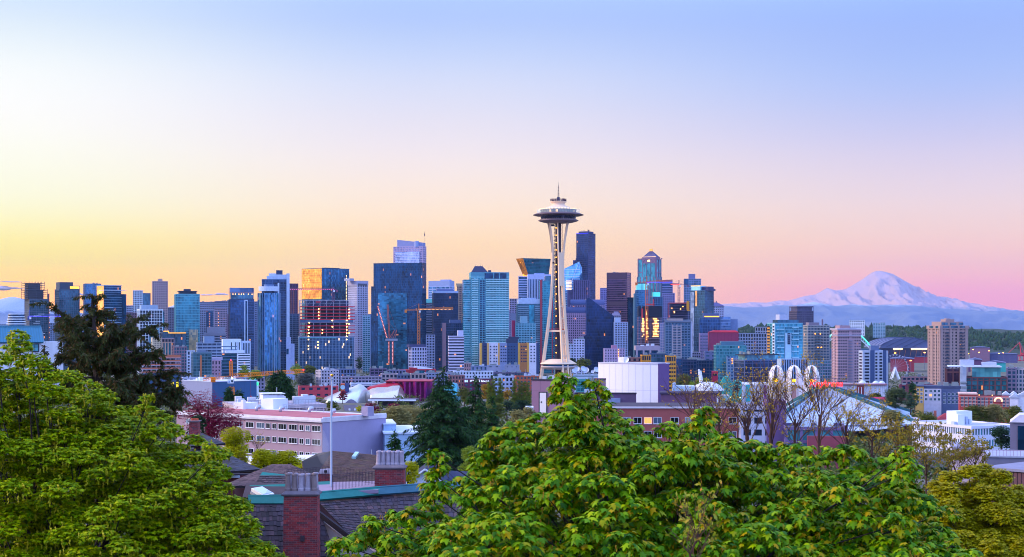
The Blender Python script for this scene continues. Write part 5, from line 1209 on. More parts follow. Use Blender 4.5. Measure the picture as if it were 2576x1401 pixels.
blob('crimson_shell',[(916,980),(930,972),(955,966),(975,962.5),(1000,962),(1020,972)],14,6,paint('#b0123a',.35,.1,.3,.5),.8,2)
mb=MB();q0=[(X(970+116*i/30),4+2.2*math.sin(i*.9)-4*math.sin(i/30*math.pi))for i in range(31)]
mb.prism(q0+[(X(1086),44),(X(970),44)],0,Zm(960),[(x*1.0,y+1.5)for x,y in q0]+[(X(1086),44),(X(970),44)]);
mb.build('purple_shell',paint('#7a1262',.22,.35,.22,.75),T)
mb=MB();mb.box(X(969),X(1086),1,45,Zm(960)+.05,Zm(958.6));mb.build('red_rim',paint('#9c2440',.5),T)
blob('teal_shell',[(1112,985),(1125,968),(1140,962),(1150,965),(1156,980),(1158,1003)],15,2,paint('#3f9ab4',.35,.1,.3,.4),.6,5)
B=Bld('pavilion','long flat canopy roof on thin posts in front of the metal museum','pavilion',(926,1046),1004,1150,-8,dep=18)
mb=MB();mb.box(0,B.W,0,18,B.H-1.4,B.H);B.mesh('roof',mb,paint('#4a4258'));mb=MB();mb.box(-.2,B.W+.2,-.4,-.02,B.H-1.5,B.H-.2);B.mesh('white_fascia',mb,wht);mb=MB()
for i in range(6):mb.box(2+i*(B.W-4)/5,2.5+i*(B.W-4)/5,1,1.5,0,B.H-1.42)
mb.box(6,B.W-3,9,16,0,B.H-1.42);B.mesh('posts',mb,paint('#3a3348'))
B=Bld('pavilion','dark sloping pavilion roof beside the silver shell','pavilion',(868,968),1030,1100,3,dep=26)
mb=MB();mb.yprism([(0,B.H-2),(26,B.H+2),(26,B.H-1),(0,B.H-3)],0,B.W);mb.box(1,B.W-1,2,24,0,B.H-3);B.mesh('roof',mb,paint('#4c4860'));mb=MB()
for i in range(7):mb.box(3+i*4,4.2+i*4,6,7.5,B.H-2,B.H+.2)
B.mesh('skylight',mb,wht)

LB='low blocks before downtown'
Q=lambda*a:a
for(nm,lb,ct,u,v,Yb,wl,gl,fh,sp,pp,pw,th)in(
  Q('apartment_building','brick sided apartment block with cream bays right of the crane jib end','apartments',(795,808,852),931,1500,'#a7a0b8',g_win,3.2,1.5,3,1.5,25),
  Q('apartment_building','grey apartment block with red roof plants behind the cream-bayed one','apartments',(842,895),928,1600,'#5c6a94',g_win,3.2,1.3,3,1.2,2),
  Q('office_building','long low grey office with a ribbon of windows above the parking deck','office',(860,960),947,1420,'#8d84a4',g_win,3.8,1.5,3,.8,2),
  Q('apartment_building','apartment block with white framed corner bays below the leaning cranes','apartments',(932,972),927,1560,'#5a4c74',g_win,3.2,1.0,4,1.0,2),
  Q('apartment_building','grey violet apartment block right of the white framed corner bays','apartments',(972,1020),931,1580,'#6b6a94',g_win,3.2,1.3,3.4,1.4,2),
  Q('apartment_building','tan apartment block with white window frames behind the crimson shell, left part','apartments',(960,1000),940,1440,'#a08e9c',g_win,3.2,1.4,3.4,1.4,2),
  Q('apartment_building','slate apartment block with white bays behind the crimson shell, middle part','apartments',(1000,1040),942,1430,'#5b6488',g_win,3.2,1.4,3.2,1.2,2),
  Q('apartment_building','tan apartment block with paired windows behind the purple shell','apartments',(1034,1072),940,1420,'#94848f',g_win,3.2,1.4,3.4,1.4,2),
  Q('office_building','slate low block with slim windows right of the paired-window block','office',(1070,1142),938,1450,'#7f86ac',g_win,3.6,1.8,3,1.2,2),
  Q('apartment_building','brick and tan block left of the maroon lettered hotel','apartments',(1130,1168),944,1400,'#8a5f68',g_win,3.2,1.4,3,1.4,2),
  Q('office_building','long white low building with square windows above the maroon lettered hotel','office',(1142,1240),934,1520,'#bcc4e0',g_win,3.4,1.6,3,1.4,2),
  Q('office_building','dark roofed glass-fronted low building in front of the coloured slab','office',(1236,1330),937,1560,'#5a5070',g_slate,3.6,1.2,3,.6,2),
  Q('office_building','white stepped building left of the orange brick block','office',(1243,1300),947,1380,'#9fb4dc',g_win,3.6,1.9,3.4,1.6,2),
  Q('office_building','orange brick block with teal windows beside the observation tower','office',(1299,1361),946,1360,'#a85440',g_teal,3.4,1.8,3,1.4,4),
  Q('office_building','small tan stair block beside the teal condominium foot','office',(1168,1185),914,1800,'#9a7884',g_win,3.6,2,3,1.6,0),
  Q('office_building','grey plain block at the foot of the teal condominium','office',(1185,1226),921,1750,'#6c78a4',g_slate,4,2.6,5,3,0),
  Q('office_building','small grey roof block before the coloured slab, left one','office',(1226,1258),919,1700,'#8c90b0',g_slate,5,4,6,4.6,0),
  Q('office_building','small grey roof block before the coloured slab, right one','office',(1270,1306),918,1690,'#8488a8',g_slate,5,4,6,4.6,0),
  Q('office_building','low white studio building with green glazing beneath the satellite dishes','office',(1436,1508),942,1330,'#b6c4e0',g_teal,4,2.2,30,0,2),
  Q('office_building','green glazed low front below the white studio building','office',(1452,1512),955,1250,'#3f8a90',g_teal,3.4,1.0,3,.4,2),
  Q('parking_garage','open parking deck with white lattice front left of the silver shell','garage',(884,985),964,1330,'#c2c8e2',g_navy,3.2,.9,8,.5,2),
  Q('shop_building','red low shop front with a white tower slab left of the parking deck','shop',(753,850),972,1280,'#b03a4c',g_dark,5,3.4,7,3.5,2),
  Q('apartment_building','row of grey gabled houses with a mint roof behind the blue warehouse, right half','houses',(585,665),950,1500,'#8a84a8',g_win,3.4,1.6,3.4,1.6,2),
  Q('office_building','pale low building with a white plant box behind the blue warehouse','office',(460,560),950,1330,'#a9accc',g_slate,4,2.5,5,2.5,2),
  Q('industrial_building','grey stepped low block near the big wheel','building',(2318,2345),966,1350,'#7a6c84',g_dark,4,2.5,5,2,2),
  Q('industrial_building','dark brick low block left of the tan stepped tower','building',(2270,2345),948,1500,'#8a6a7c',g_dark,4,2,4,1.4,2),
  Q('industrial_building','maroon low block behind the grey green trees at the right','building',(2264,2352),968,1250,'#6a3048',g_dark,5,3.6,6,3,2),
  Q('industrial_building','long pale terrace wall at the foot of the tan stepped tower','building',(2338,2420),972,1300,'#c4b4c0',g_dark,5,4,9,7,2),
  Q('hospital_building','white hospital block on the far wooded hill','hospital',(2136,2175),806,5300,'#d6d8ea',g_slate,5,2.6,8,3,0),
  Q('hospital_building','grey and teal blocks on the far wooded hill right of the white hospital','hospital',(2196,2227),812,5300,'#8fa4bc',g_teal,5,2.6,8,3,0)):
    B=Bld(nm,lb,ct,u,v,Yb,th,dep=18 if Yb<3000 else 60,group=LB,g=(gz(0,Yb)if Yb<3000 else 60))
    shell(B,gl,paint(wl),fh,sp,pp,pw,.3);roofgear(B,4,int(v*7+u[0]),paint('#aab0c8')if int(u[0])%2 else None)

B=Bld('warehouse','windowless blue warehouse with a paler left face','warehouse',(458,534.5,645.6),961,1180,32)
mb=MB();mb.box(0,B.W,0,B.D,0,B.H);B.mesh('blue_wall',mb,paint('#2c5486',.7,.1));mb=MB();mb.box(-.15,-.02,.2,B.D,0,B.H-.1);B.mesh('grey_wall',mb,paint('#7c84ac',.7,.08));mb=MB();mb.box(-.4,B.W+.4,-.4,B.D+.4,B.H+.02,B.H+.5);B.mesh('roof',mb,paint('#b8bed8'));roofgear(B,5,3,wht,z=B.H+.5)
mb=MB()
for i in range(6):mb.box(B.W*(i+1)/7,B.W*(i+1)/7+.12,-.05,.02,0,B.H-.1)
B.mesh('wall_joints',mb,paint('#244a78'))
B=Bld('gabled_roof_house','row of grey gabled houses with mint green roofs behind the crane jib','houses',(600,650),953,1460,2,dep=14)
mb=MB();mb.box(0,B.W,0,14,0,B.H-3);B.mesh('wall',mb,paint('#8f8cae'));mb=MB()
for i in range(4):x=B.W*i/4;w=B.W/4;mb.xprism([(x,B.H-3),(x+w,B.H-3),(x+w/2,B.H)],-.6,14)
B.mesh('roof',mb,paint('#2f8f90'));
mb=MB()
for i in range(8):
    for k in range(2):mb.box(B.W*(i+.3)/8,B.W*(i+.6)/8,-.15,.05,2+k*3,3.5+k*3)
B.mesh('window_glass',mb,g_win)
B=Bld('billboard_tower','green glowing sign box on the white slab behind the blue warehouse','sign',(645,651),1001-41,1300,0,dep=3)
mb=MB();mb.box(0,B.W,0,3,0,B.H);B.mesh('slab',mb,paint('#c8d8e8'));mb=MB();mb.box(.3,B.W-.3,-.3,-.05,B.H-3.2,B.H-.5);B.mesh('green_sign',mb,lamp('#27e08a',1.2))
B=Bld('hotel_sign_tower','orange sign slab with a pale round emblem left of the parking deck','sign',(857,878),965,1260,0,dep=5)
mb=MB();mb.box(0,B.W*.5,0,5,0,B.H);B.mesh('orange_slab',mb,paint('#c2542c'));mb=MB();mb.box(B.W*.5+.02,B.W,.5,5,0,B.H+.5);B.mesh('blue_slab',mb,paint('#38447a'))
mb=MB();mb.lathe([(.01,0),(1.9,0),(1.9,.15),(.01,.15)],20);o=B.mesh('emblem',mb,paint('#9fc0d8'));o.rotation_euler=(R(90),0,0);o.location=(B.W*.25,-.05,B.H-3)
B=Bld('hotel','maroon hotel wing with lit white lettering along its top','hotel',(1168,1280),954,1380,2,dep=20)
shell(B,g_teal,paint('#5a1c48'),3.4,1.9,4,2.2,.3);text('sign_lettering','HYATT house',3.0,lamp('#eef0ff',1.5),B.r,(B.X(1206),-.8,B.Z(961)),ext=.12)
mb=MB();mb.box(B.X(1169),B.X(1171),-.9,-.6,B.Z(961.5),B.Z(955.5));mb.box(B.X(1174),B.X(1176),-.9,-.6,B.Z(961.5),B.Z(955.5));mb.box(B.X(1171),B.X(1174),-.9,-.6,B.Z(959.2),B.Z(957.6));B.mesh('sign_emblem',mb,lamp('#bcd8ff',1.5))
B=Bld('restaurant_building','low crimson building with a white sloped roof below the orange crane mast','building',(1046,1095),929,1620,2,dep=18)
shell(B,g_teal,paint('#b01c38'),5,1.6,9,1.4,.4);mb=MB();mb.xprism([(B.X(1038),B.H+.2),(B.X(1090),B.H+.2),(B.X(1084),B.H+1),(B.X(1045),B.Z(921))],2,12);B.mesh('sloped_roof',mb,wht);mb=MB();mb.box(B.X(1006),B.X(1045),1,16,0,B.Z(930));mb.box(B.X(1030),B.X(1050),.5,10,B.Z(930),B.Z(925));B.mesh('red_wing',mb,paint('#9c2038'))

for i,(u,v,rad)in enumerate(((1431,932,5),(1443,934,7.5),(1452,931,8),(1466,930,8),(1475,934,8.5),(1499,932,8),(1492,936,5))):
    Yd=1340+i*2;r_=rad/F*Yd;t=thing('satellite_dish',['small pale satellite dish at the left end of the row on the studio roof','white satellite dish second in the row on the studio roof','white satellite dish tilted behind the second one in the row','white satellite dish in the middle of the row','largest white satellite dish in the row','white satellite dish alone at the right end, by the white hall','small white dish just left of the rightmost dish'][i],'satellite dish',(px(u,Yd),Yd,pz(v+rad,Yd)),0,'satellite dishes on the studio roof')
    mb=MB();mb.lathe([(r_*math.sin(a),r_*.45*(1-math.cos(a))*2)for a in np.linspace(.02,1.35,8)],22);o=mb.build('bowl',paint('#c4cce4',.5,.06),t,True);o.location=(0,0,r_);o.rotation_euler=(R(58),0,R(25 if i%2 else-20))
    mb=MB();mb.tube([(0,0,-4),(0,0,r_*.8)],.35,6);mb.build('post',paint('#8890a8'),t)

Yh=820.
B=Bld('opera_hall','big white curved hall wall with a purple end, above the brick building','hall',(1505,1655,1682),916,Yh,-28)
n=16;cv=[(B.W*i/n,-2.6*math.sin(math.pi*i/n))for i in range(n+1)]
mb=MB();mb.prism(cv+[(B.W,B.D),(0,B.D)],0,B.H);B.mesh('white_wall',mb,paint('#d9d6e8',.6,.03,.2))
mb=MB();mb.box(B.W+.02,B.W+.4,.1,B.D,0,B.H+.3);B.mesh('purple_wall',mb,paint('#5c3f78',.7,.08))
mb=MB();mb.prism([(x,y-.25)for x,y in cv]+[(B.W+.6,B.D+.2),(-.2,B.D+.2)],B.H+.02,B.H+.55);B.mesh('roof_edge',mb,paint('#b8b4cc'))
mb=MB()
for i in range(1,9):
    t=i/9;x=B.W*t;y=-2.6*math.sin(math.pi*t);mb.box(x-.05,x+.05,y-.06,y+.05,0,B.H-.1)
for k in(B.H*.62,):
    for i in range(n):a,b=cv[i],cv[i+1];mb.add([(a[0],a[1]-.05,k),(b[0],b[1]-.05,k),(b[0],b[1]-.05,k+.1),(a[0],a[1]-.05,k+.1)],[(0,1,2,3)])
B.mesh('panel_joints',mb,paint('#b4b0cc'))
mb=MB();mb.box(B.X(1546),B.X(1560),4,9,B.H+.5,B.Z(900));B.mesh('roof_hut',mb,paint('#d8d0cc'));mb=MB();mb.lathe([(1.6*math.sin(a),1.4*(1-math.cos(a)))for a in np.linspace(.02,1.2,7)],16);o=B.mesh('roof_dish',mb,paint('#cfd0dc'));o.location=(B.X(1571),4,B.H+1.6);o.rotation_euler=(R(70),0,R(-20))
mb=MB()
for u in(1601,1615,1631):
    x=B.X(u);mb.box(x,x+1.6,-3.4,-2.0,2.2,4.6);mb.tube([(x+.8,-2.8,4.6),(x+.9,-2.8,6.6),(x+2.2,-2.6,7)],.16,5);mb.box(x+.2,x+1.3,-3.5,-3.42,2.7,4)
B.mesh('duct_box',mb,paint('#6f9fb0',.5))
B=Bld('stage_house','plum coloured block with a tall white door panel framed in black','hall',(1337.5,1431,1445),958,700,-22)
mb=MB();mb.box(0,B.W,0,B.D,0,B.H);B.mesh('wall',mb,paint('#86637f',.75,.05));mb=MB();mb.box(-.3,B.W+.3,-.3,B.D+.3,B.H+.02,B.H+.55);B.mesh('roof',mb,paint('#2c2638'))
mb=MB();mb.box(B.X(1358.2),B.X(1374.5),-.3,-.02,B.Z(1045),B.Z(989));B.mesh('white_door',mb,paint('#d6cdd6',.6,.05));mb=MB();mb.box(B.X(1356),B.X(1358),-.36,-.01,B.Z(1045),B.Z(987));mb.box(B.X(1374.7),B.X(1376.5),-.36,-.01,B.Z(1045),B.Z(987));mb.box(B.X(1358),B.X(1374.7),-.36,-.01,B.Z(988.9),B.Z(987));B.mesh('door_frame',mb,paint('#1c1a2c'))
mb=MB();mb.box(B.X(1361),B.X(1364),-.4,-.31,B.Z(1015),B.Z(1011));B.mesh('door_vent',mb,paint('#2c2a3c'))
mb=MB();mb.box(.1,B.W,-.03,.02,B.Z(985),B.Z(984.4))
for u in(1360,1392,1420):mb.box(B.X(u),B.X(u)+.08,-.03,.02,B.Z(984),B.H)
B.mesh('panel_joints',mb,paint('#6b4c68'));roofgear(B,2,4,paint('#a8b4c8'),z=B.H+.5)
B=Bld('annexe','white balconied block at the left foot of the plum stage house','building',(1325,1339),1024,680,0,dep=10);shell(B,g_slate,wht,3,1.3,6,.4,.4)
B=Bld('stage_annexe','lilac and plum low annexe with rooftop units left of the white hall','hall',(1495,1542),966,770,0,dep=20)
mb=MB();mb.box(B.X(1495),B.X(1524),0,14,0,B.Z(955));B.mesh('upper_block',mb,paint('#8a6a80'));mb=MB();mb.box(B.X(1494),B.X(1525),-.3,14.2,B.Z(955)+.02,B.Z(953.5));B.mesh('roof',mb,paint('#4a2c48'))
mb=MB();mb.box(B.X(1447),B.X(1600),-4,-.1,0,B.Z(990));B.mesh('lower_block',mb,paint('#5f4668'));mb=MB();mb.box(B.X(1446),B.X(1601),-4.3,.2,B.Z(990)+.02,B.Z(987));B.mesh('lower_roof',mb,paint('#2e2138'))
mb=MB();mb.box(B.X(1512),B.X(1531),-3,-1,B.Z(987)+.05,B.Z(976));mb.box(B.X(1470),B.X(1490),-3,-1,B.Z(987)+.05,B.Z(979));B.mesh('roof_unit',mb,paint('#b4bcd0'))
mb=MB();mb.box(B.X(1520),B.X(1560),-6.5,-4.05,0,B.Z(1000));B.mesh('vent_screen',mb,paint('#8088b0'))
mb=MB();mb.box(B.X(1456),B.X(1461),-4.6,-4.35,B.Z(1008),B.Z(998));mb.box(B.X(1464),B.X(1469),-4.6,-4.35,B.Z(1008),B.Z(998));B.mesh('lit_window',mb,lamp('#ffa51c',3))
B=Bld('hall_wing','plum low wing with dark roof edge right of the white hall','hall',(1662,1812),992,790,0,dep=20)
mb=MB();mb.box(0,B.W,0,20,0,B.H);B.mesh('wall',mb,paint('#6a4668'));mb=MB();mb.box(-.5,B.W+.5,-.5,20.5,B.H+.02,B.Z(987));B.mesh('roof',mb,paint('#3c3050'));mb=MB();mb.box(B.X(1803),B.X(1809),-.5,-.05,0,B.H-1);B.mesh('white_pier',mb,wht);mb=MB();mb.box(B.X(1809.5),B.X(1836),1,18,0,B.H-.5);B.mesh('glazed_hall',mb,glass('#6aa4b4','#c08850',.3,1.4,4,.3,.1,'#ffb66a',.7))

B=Bld('brick_building','long red brick building with a white cornice and white framed windows','building',(1500,1863),1027,480,2,dep=22)
mb=MB();mb.box(0,B.W,0,22,0,B.H);B.mesh('brick_wall',mb,paint('#9c5152',.85,.14,.6));mb=MB();mb.box(-.4,B.W+.4,-.5,22.4,B.H+.02,B.H+.55);B.mesh('cornice',mb,paint('#cfc3d2'));mb=MB();mb.box(.3,B.W-.3,.4,21.5,B.H+.55,B.H+.75);B.mesh('roof',mb,paint('#3c3448'))
wins(B,[B.X(u)for u in(1576,1604,1630,1654,1697,1733,1768,1806,1843)],[B.Z(1065),B.Z(1100)],2.3,1.9,paint('#d4cfe0'),panes(),y=-.02,lit=(2,))
B=Bld('office_building','white fronted annexe with blue windows right of the red brick building','office',(1866,1975),1022,470,4,dep=24)
shell(B,g_win,paint('#b4b2d0'),3.7,1.8,3.2,1.0,.3);mb=MB();mb.box(B.X(1928),B.X(1977),-1,12,0,B.Z(1008));B.mesh('purple_stair_tower',mb,paint('#6c4f84'))
B=Bld('apartment_building','blue glazed and brick apartment front below the arena roof','apartments',(1978,2130),1073,460,3,dep=18)
shell(B,glass('#3f8a9c','#2c4c74',.03,1.8,3.3,.4),paint('#6a5a8c'),3.3,.9,4.2,.8,.3);roofgear(B,5,6,wht);mb=MB();mb.box(B.X(2030),B.X(2132),-2.5,-.6,0,B.Z(1095));B.mesh('brick_wing',mb,paint('#8a3f50'))

Ya=800.;gA=gz(0,Ya)
T=thing('arena','arena with a huge pale blue tent roof edged by dark teal beams','arena',(px(2073,Ya),Ya,gA))
L_=lambda u,v,Yq:Vector((px(u,Yq)-px(2073,Ya),Yq-Ya,pz(v,Yq)-gA))
ap=L_(2073,969,800);fl=L_(1930,1072,740);fr=L_(2312,1066,735);bl=L_(1945,1040,880);br_=L_(2290,1036,880)
rm=paint('#a4b4d2',.55,.06,.12)
def tent(a,b,c,n=18,sag=3.2):
    vs=[];fs=[]
    for i in range(n+1):
        t=i/n;p,q=a.lerp(b,t),a.lerp(c,t);m=max(1,i)
        for j in range(n+1):s_=j/n;w=p.lerp(q,s_);w=w-Vector((0,0,sag*4*s_*(1-s_)*t));vs.append(w)
    for i in range(n):
        for j in range(n):k=i*(n+1)+j;fs.append((k,k+n+1,k+n+2,k+1))
    return vs,fs
mb=MB()
for a,b in((fl,fr),(bl,fl),(fr,br_),(br_,bl)):mb.add(*tent(ap,a,b))
mb.build('tent_roof',rm,T,True)
mb=MB()
for j in range(1,30):
    s_=j/30;pts=[]
    for i in range(0,11):
        t=i/10;w=ap.lerp(fl,t).lerp(ap.lerp(fr,t),s_)-Vector((0,0,3.2*4*s_*(1-s_)*t));pts.append(w+Vector((0,-.05,.08)))
    mb.tube(pts,.07,3)
mb.build('roof_seams',paint('#8fa2c4'),T)
mb=MB()
for p in(fl,fr,bl,br_):
    d=(p-ap);mb.tube([ap+Vector((0,0,.3)),ap+d*.5+Vector((0,0,.6)),p+Vector((0,0,.2))],[1.0,1.15,1.3],4)
mb.build('ridge_beam',paint('#1f5666'),T)
mb=MB();mb.tube([fl-Vector((0,0,.5)),fr-Vector((0,0,.5))],.5,4);lo=[Vector((p.x,p.y,0))for p in(fl,fr,br_,bl)]
mb.prism([(p.x*.97,p.y*.97)for p in lo],0,2);mb.build('base',paint('#7c86a8'),T)
neon=lamp('#ff2418',2.6);sg=thing('neon_sign','red neon script sign on a frame above the arena roof peak','sign',(px(2073,780),780,gA),0)
zs=pz(972,780)-gA;k7=780/F
text('neon_lettering','Key',5.0,neon,sg,((2053-2073)*k7,0,zs),ext=.2,shear=.35);text('neon_lettering','Arena',4.6,neon,sg,((2092-2073)*k7,0,zs),ext=.2,shear=.35)
mb=MB();mb.box(-32*k7,34*k7,.5,.7,zs-.8,zs-.5);mb.box(-32*k7,34*k7,.5,.7,zs+4,zs+4.2)
for i in range(9):x=(-32+i*8.2)*k7;mb.box(x,x+.2,.5,.8,14,zs+4)
mb.build('sign_frame',paint('#5a5068'),sg)

Yp=1000.;gP=gz(0,Yp)
B=Bld('pavilion_building','long white science hall with ribbed walls, coloured panels and small domes','hall',(1866,2230),967,Yp,0,dep=40)
mb=MB();mb.box(0,B.W,0,40,0,B.H);B.mesh('wall',mb,paint('#c2c4da',.6,.06));mb=MB()
for i in range(70):x=B.W*(i+.5)/70;mb.box(x,x+.35,-.5,-.02,0,B.H+.4)
B.mesh('wall_ribs',mb,paint('#d4d6ea'))
for u0,u1,c,nm in((1876,1887,'#1fa4b8','teal_panel'),(1921,1928,'#7a3f98','violet_panel'),(1958,2042,'#b08a90','stone_panel'),(1958,1972,'#a8543c','rust_panel'),(2155,2173,'#7a3038','brick_panel')):
    mb=MB();mb.box(B.X(u0),B.X(u1),-.9 if nm=='stone_panel' else-1.1,-.52,2,B.Z(968));B.mesh(nm,mb,paint(c))
mb=MB()
for u in(2159,2166):mb.box(B.X(u),B.X(u+1.6),-1.3,-1.12,3,B.Z(972))
B.mesh('white_slots',mb,wht)
mb=MB();mb.box(B.X(2090),B.W+.5,-1.4,12,B.H+.02,B.H+.8);B.mesh('roof_edge',mb,paint('#8a6478'))
for u,rad in((2174,10),(2238-30,9),(2243-20,9)):
    rr=rad/F*Yp;mb=MB();mb.lathe([(rr*math.sin(a),rr*math.cos(a))for a in np.linspace(.001,1.57,9)],24,(B.X(u),14));o=B.mesh('dome',mb,paint('#bcc4e2',.4,.04),True);o.location=(0,0,B.H)
for i,u in enumerate((1953,1997.5,2041.5)):
    Yq=985-i*3;k=Yq/F;gq_=gz(0,Yq);zt=pz(920+i*0,Yq)-gq_
    t=thing('arch',['white ribbed pointed arch, left of three','white ribbed pointed arch, middle of three','white ribbed pointed arch, right of three and nearest the red neon'][i],'arch',(px(u,Yq),Yq,gq_),R(45),'white pointed arches')
    def archline(a,w,s0):
        pts=[]
        for j in range(15):
            t_=j/14;th_=math.pi/2*max(0,(t_-.3)/.7);r_=w*max(.03,math.cos(th_)**.8);pts.append((math.cos(a)*r_,math.sin(a)*r_,zt*.68*t_/.3 if t_<.3 else zt*(.68+.32*math.sin(th_)**.9)))
        return pts
    mb=MB();mb2=MB()
    for a in range(4):
        for da in(-.24,-.08,.08,.24):mb.tube(archline(a*math.pi/2+da,20.5*k,0),.34,4)
        A1,A2=archline(a*math.pi/2-.24,20.5*k,0),archline(a*math.pi/2+.24,20.5*k,0)
        for j in range(2,14):mb2.bar(A1[j],A2[j],.24);mb2.bar(A1[j],A2[j-1],.2);mb2.bar(A2[j],A1[j-1],.2)
    mb.build('ribs',paint('#e8e4f0',.5,.03),t);mb2.build('tracery',paint('#dcd8ea',.5,.03),t)
    mb=MB();mb.lathe([(.01,0),(1.1,.3),(1.3,1),(.9,1.7),(.01,2)],10);o=mb.build('lamp_globe',lamp('#ffa01c',6),t);o.location=(0,0,pz(961,Yq)-gq_)
B=Bld('pavilion','white domed tensile roof with a blue legged white mast behind it','pavilion',(1888-1,1890),1010,900,0,dep=1)
k9=900/F;mb=MB();mb.lathe([(66*k9*math.sin(a)/math.sin(1.2),22*k9*(math.cos(a)-math.cos(1.2))/(1-math.cos(1.2)))for a in np.linspace(.01,1.2,10)],40);o=B.mesh('white_dome',mb,paint('#d2d4e8',.5,.04),True);o.location=(B.X(1778),20,B.Z(986));o.scale=(.65,.5,1)
mb=MB();mb.box(B.X(1688),B.X(1742),14,34,B.Z(1000),B.Z(975));mb.box(B.X(1688),B.X(1693),13,33,B.Z(1000),B.Z(968));B.mesh('ribbed_hall',mb,paint('#aebfdc'))
mb=MB();mb.tube([(B.X(1760),30,B.Z(966)),(B.X(1756),30,B.Z(937))],[1.3,1.1],6);mb.tube([(B.X(1756),30,B.Z(937)),(B.X(1752),30,B.Z(937.5))],1.0,6);B.mesh('mast',mb,paint('#ccd0e6'));mb=MB();mb.tube([(B.X(1762),30,B.Z(985)),(B.X(1760),30,B.Z(966))],[2.2,1.4],6);B.mesh('blue_foot',mb,paint('#2f6fb0'))
B=Bld('theatre_building','low mint green lit pavilion among the trees before the black glass office','pavilion',(1796,1870),952,1150,0,dep=20)
mb=MB();mb.xprism([(0,0),(B.W,0),(B.W,B.H-4),(B.W*.8,B.H-1),(B.W*.62,B.H-3.4),(B.W*.5,B.H+1),(B.W*.35,B.H+1.4),(B.W*.22,B.H-4),(0,B.H-5)],0,20);B.mesh('mint_roof',mb,paint('#2c9a98'));mb=MB()
for i in range(6):mb.box(B.W*i/6+1,B.W*i/6+1.5,-.4,-.05,7+i%2,7.8+i%2)
B.mesh('lamps',mb,lamp('#ffe0a0',4))
B=Bld('gabled_house','tiny gabled white house roof among the trees left of the mint pavilion','house',(1762,1790),990,1100,0,dep=12)
mb=MB();mb.box(0,B.W,0,12,0,B.H);B.mesh('wall',mb,wht);mb=MB();mb.xprism([(-.5,B.H),(B.W+.5,B.H),(B.W/2,B.Z(983))],-.5,12.5);B.mesh('roof',mb,paint('#8890b0'))
B=Bld('gallery_building','magenta clad low gallery between the far trees and black glass office','gallery',(1790,1806),934,1400,0,dep=14);mb=MB();mb.box(0,B.W,0,14,0,B.H);B.mesh('wall',mb,paint('#b0244c'));mb=MB();mb.box(1,B.W-1,-.2,.02,B.H-4,B.H-2.4);B.mesh('window_band',mb,g_win)
# ================================================================== right foreground blocks
B=Bld('apartment_building','four storey block in yellow, pale grey and slate panels with white windows','apartments',(2304,2416),972,1000,3,dep=22)
for a,b,c,e,nm in((2304,2324,'#d0a056',0,'yellow_wall'),(2324,2368,'#b0acc4',.25,'pale_wall'),(2368,2416,'#4c5880',1.2,'slate_wall')):
    mb=MB();mb.box(B.X(a),B.X(b),-e if e<1 else 1.2,22,0,B.H-(.0 if e==0 else 1.5));B.mesh(nm,mb,paint(c))
mb=MB();mb.box(-.6,B.X(2326),-.7,22,B.H+.02,B.H+.6);mb.box(B.X(2322),B.X(2418),2,22,B.H-1.4,B.H+.3);B.mesh('roof',mb,paint('#3c4468'));roofgear(B,6,2,z=B.H+.3)
wins(B,[B.X(u)for u in(2309,2318)],[B.Z(v)for v in(983,993,1003,1013)],1.3,1.5,paint('#d8dae8'),g_slate,y=-.02,sill=False)
wins(B,[B.X(u)for u in(2330,2341,2352,2362)],[B.Z(v)for v in(986,996.5,1007)],1.5,1.6,paint('#d8dae8'),g_slate,y=-.27,sill=False,lit=(5,))
wins(B,[B.X(u)for u in(2376,2388,2398,2408)],[B.Z(v)for v in(994,1004.5,1014)],1.5,1.6,paint('#d0d4e6'),g_slate,y=1.18,sill=False)
B=Bld('brick_apartment_building','red brick apartment block with pale bands, arched windows and a lit arch','apartments',(2414,2540),992,930,2,dep=20)
mb=MB();mb.box(0,B.X(2458),0,20,0,B.H);mb.box(B.X(2458),B.W,1.2,20,0,B.H-1.5);B.mesh('brick_wall',mb,paint('#a03c3e',.85,.1));mb=MB()
for v in(997,1006,1014):mb.box(-.2,B.X(2458)+.2,-.25,-.02,B.Z(v+1),B.Z(v));mb.box(B.X(2458)+.2,B.W+.2,.95,1.18,B.Z(v+2),B.Z(v+1))
mb.box(-.5,B.X(2458)+.3,-.5,20,B.H+.02,B.H+.7);B.mesh('pale_bands',mb,paint('#d0a8a4'))
wins(B,[B.X(u)for u in(2421,2431,2441,2451)],[B.Z(v)for v in(1004.5,1012.5,1021.5)],1.4,1.4,paint('#d8c8cc'),g_navy,y=-.02,sill=False)
wins(B,[B.X(u)for u in(2463,2472,2482,2494,2526,2535)],[B.Z(v)for v in(1006,1014,1022)],1.3,1.3,paint('#d8c8cc'),g_navy,y=1.16,sill=False)
mb=MB();n=14;c=B.X(2512);mb.tube([(c+9/F*930*math.cos(math.pi*i/n),.8,B.Z(1009)+9.5/F*930*math.sin(math.pi*i/n))for i in range(n+1)],.55,5);B.mesh('lit_arch',mb,lamp('#ffd0a0',.9));mb=MB();mb.box(B.X(2500),B.X(2524),.9,1.19,B.Z(1010),B.Z(999));B.mesh('gable_panel',mb,paint('#b0787c'));roofgear(B,5,5)
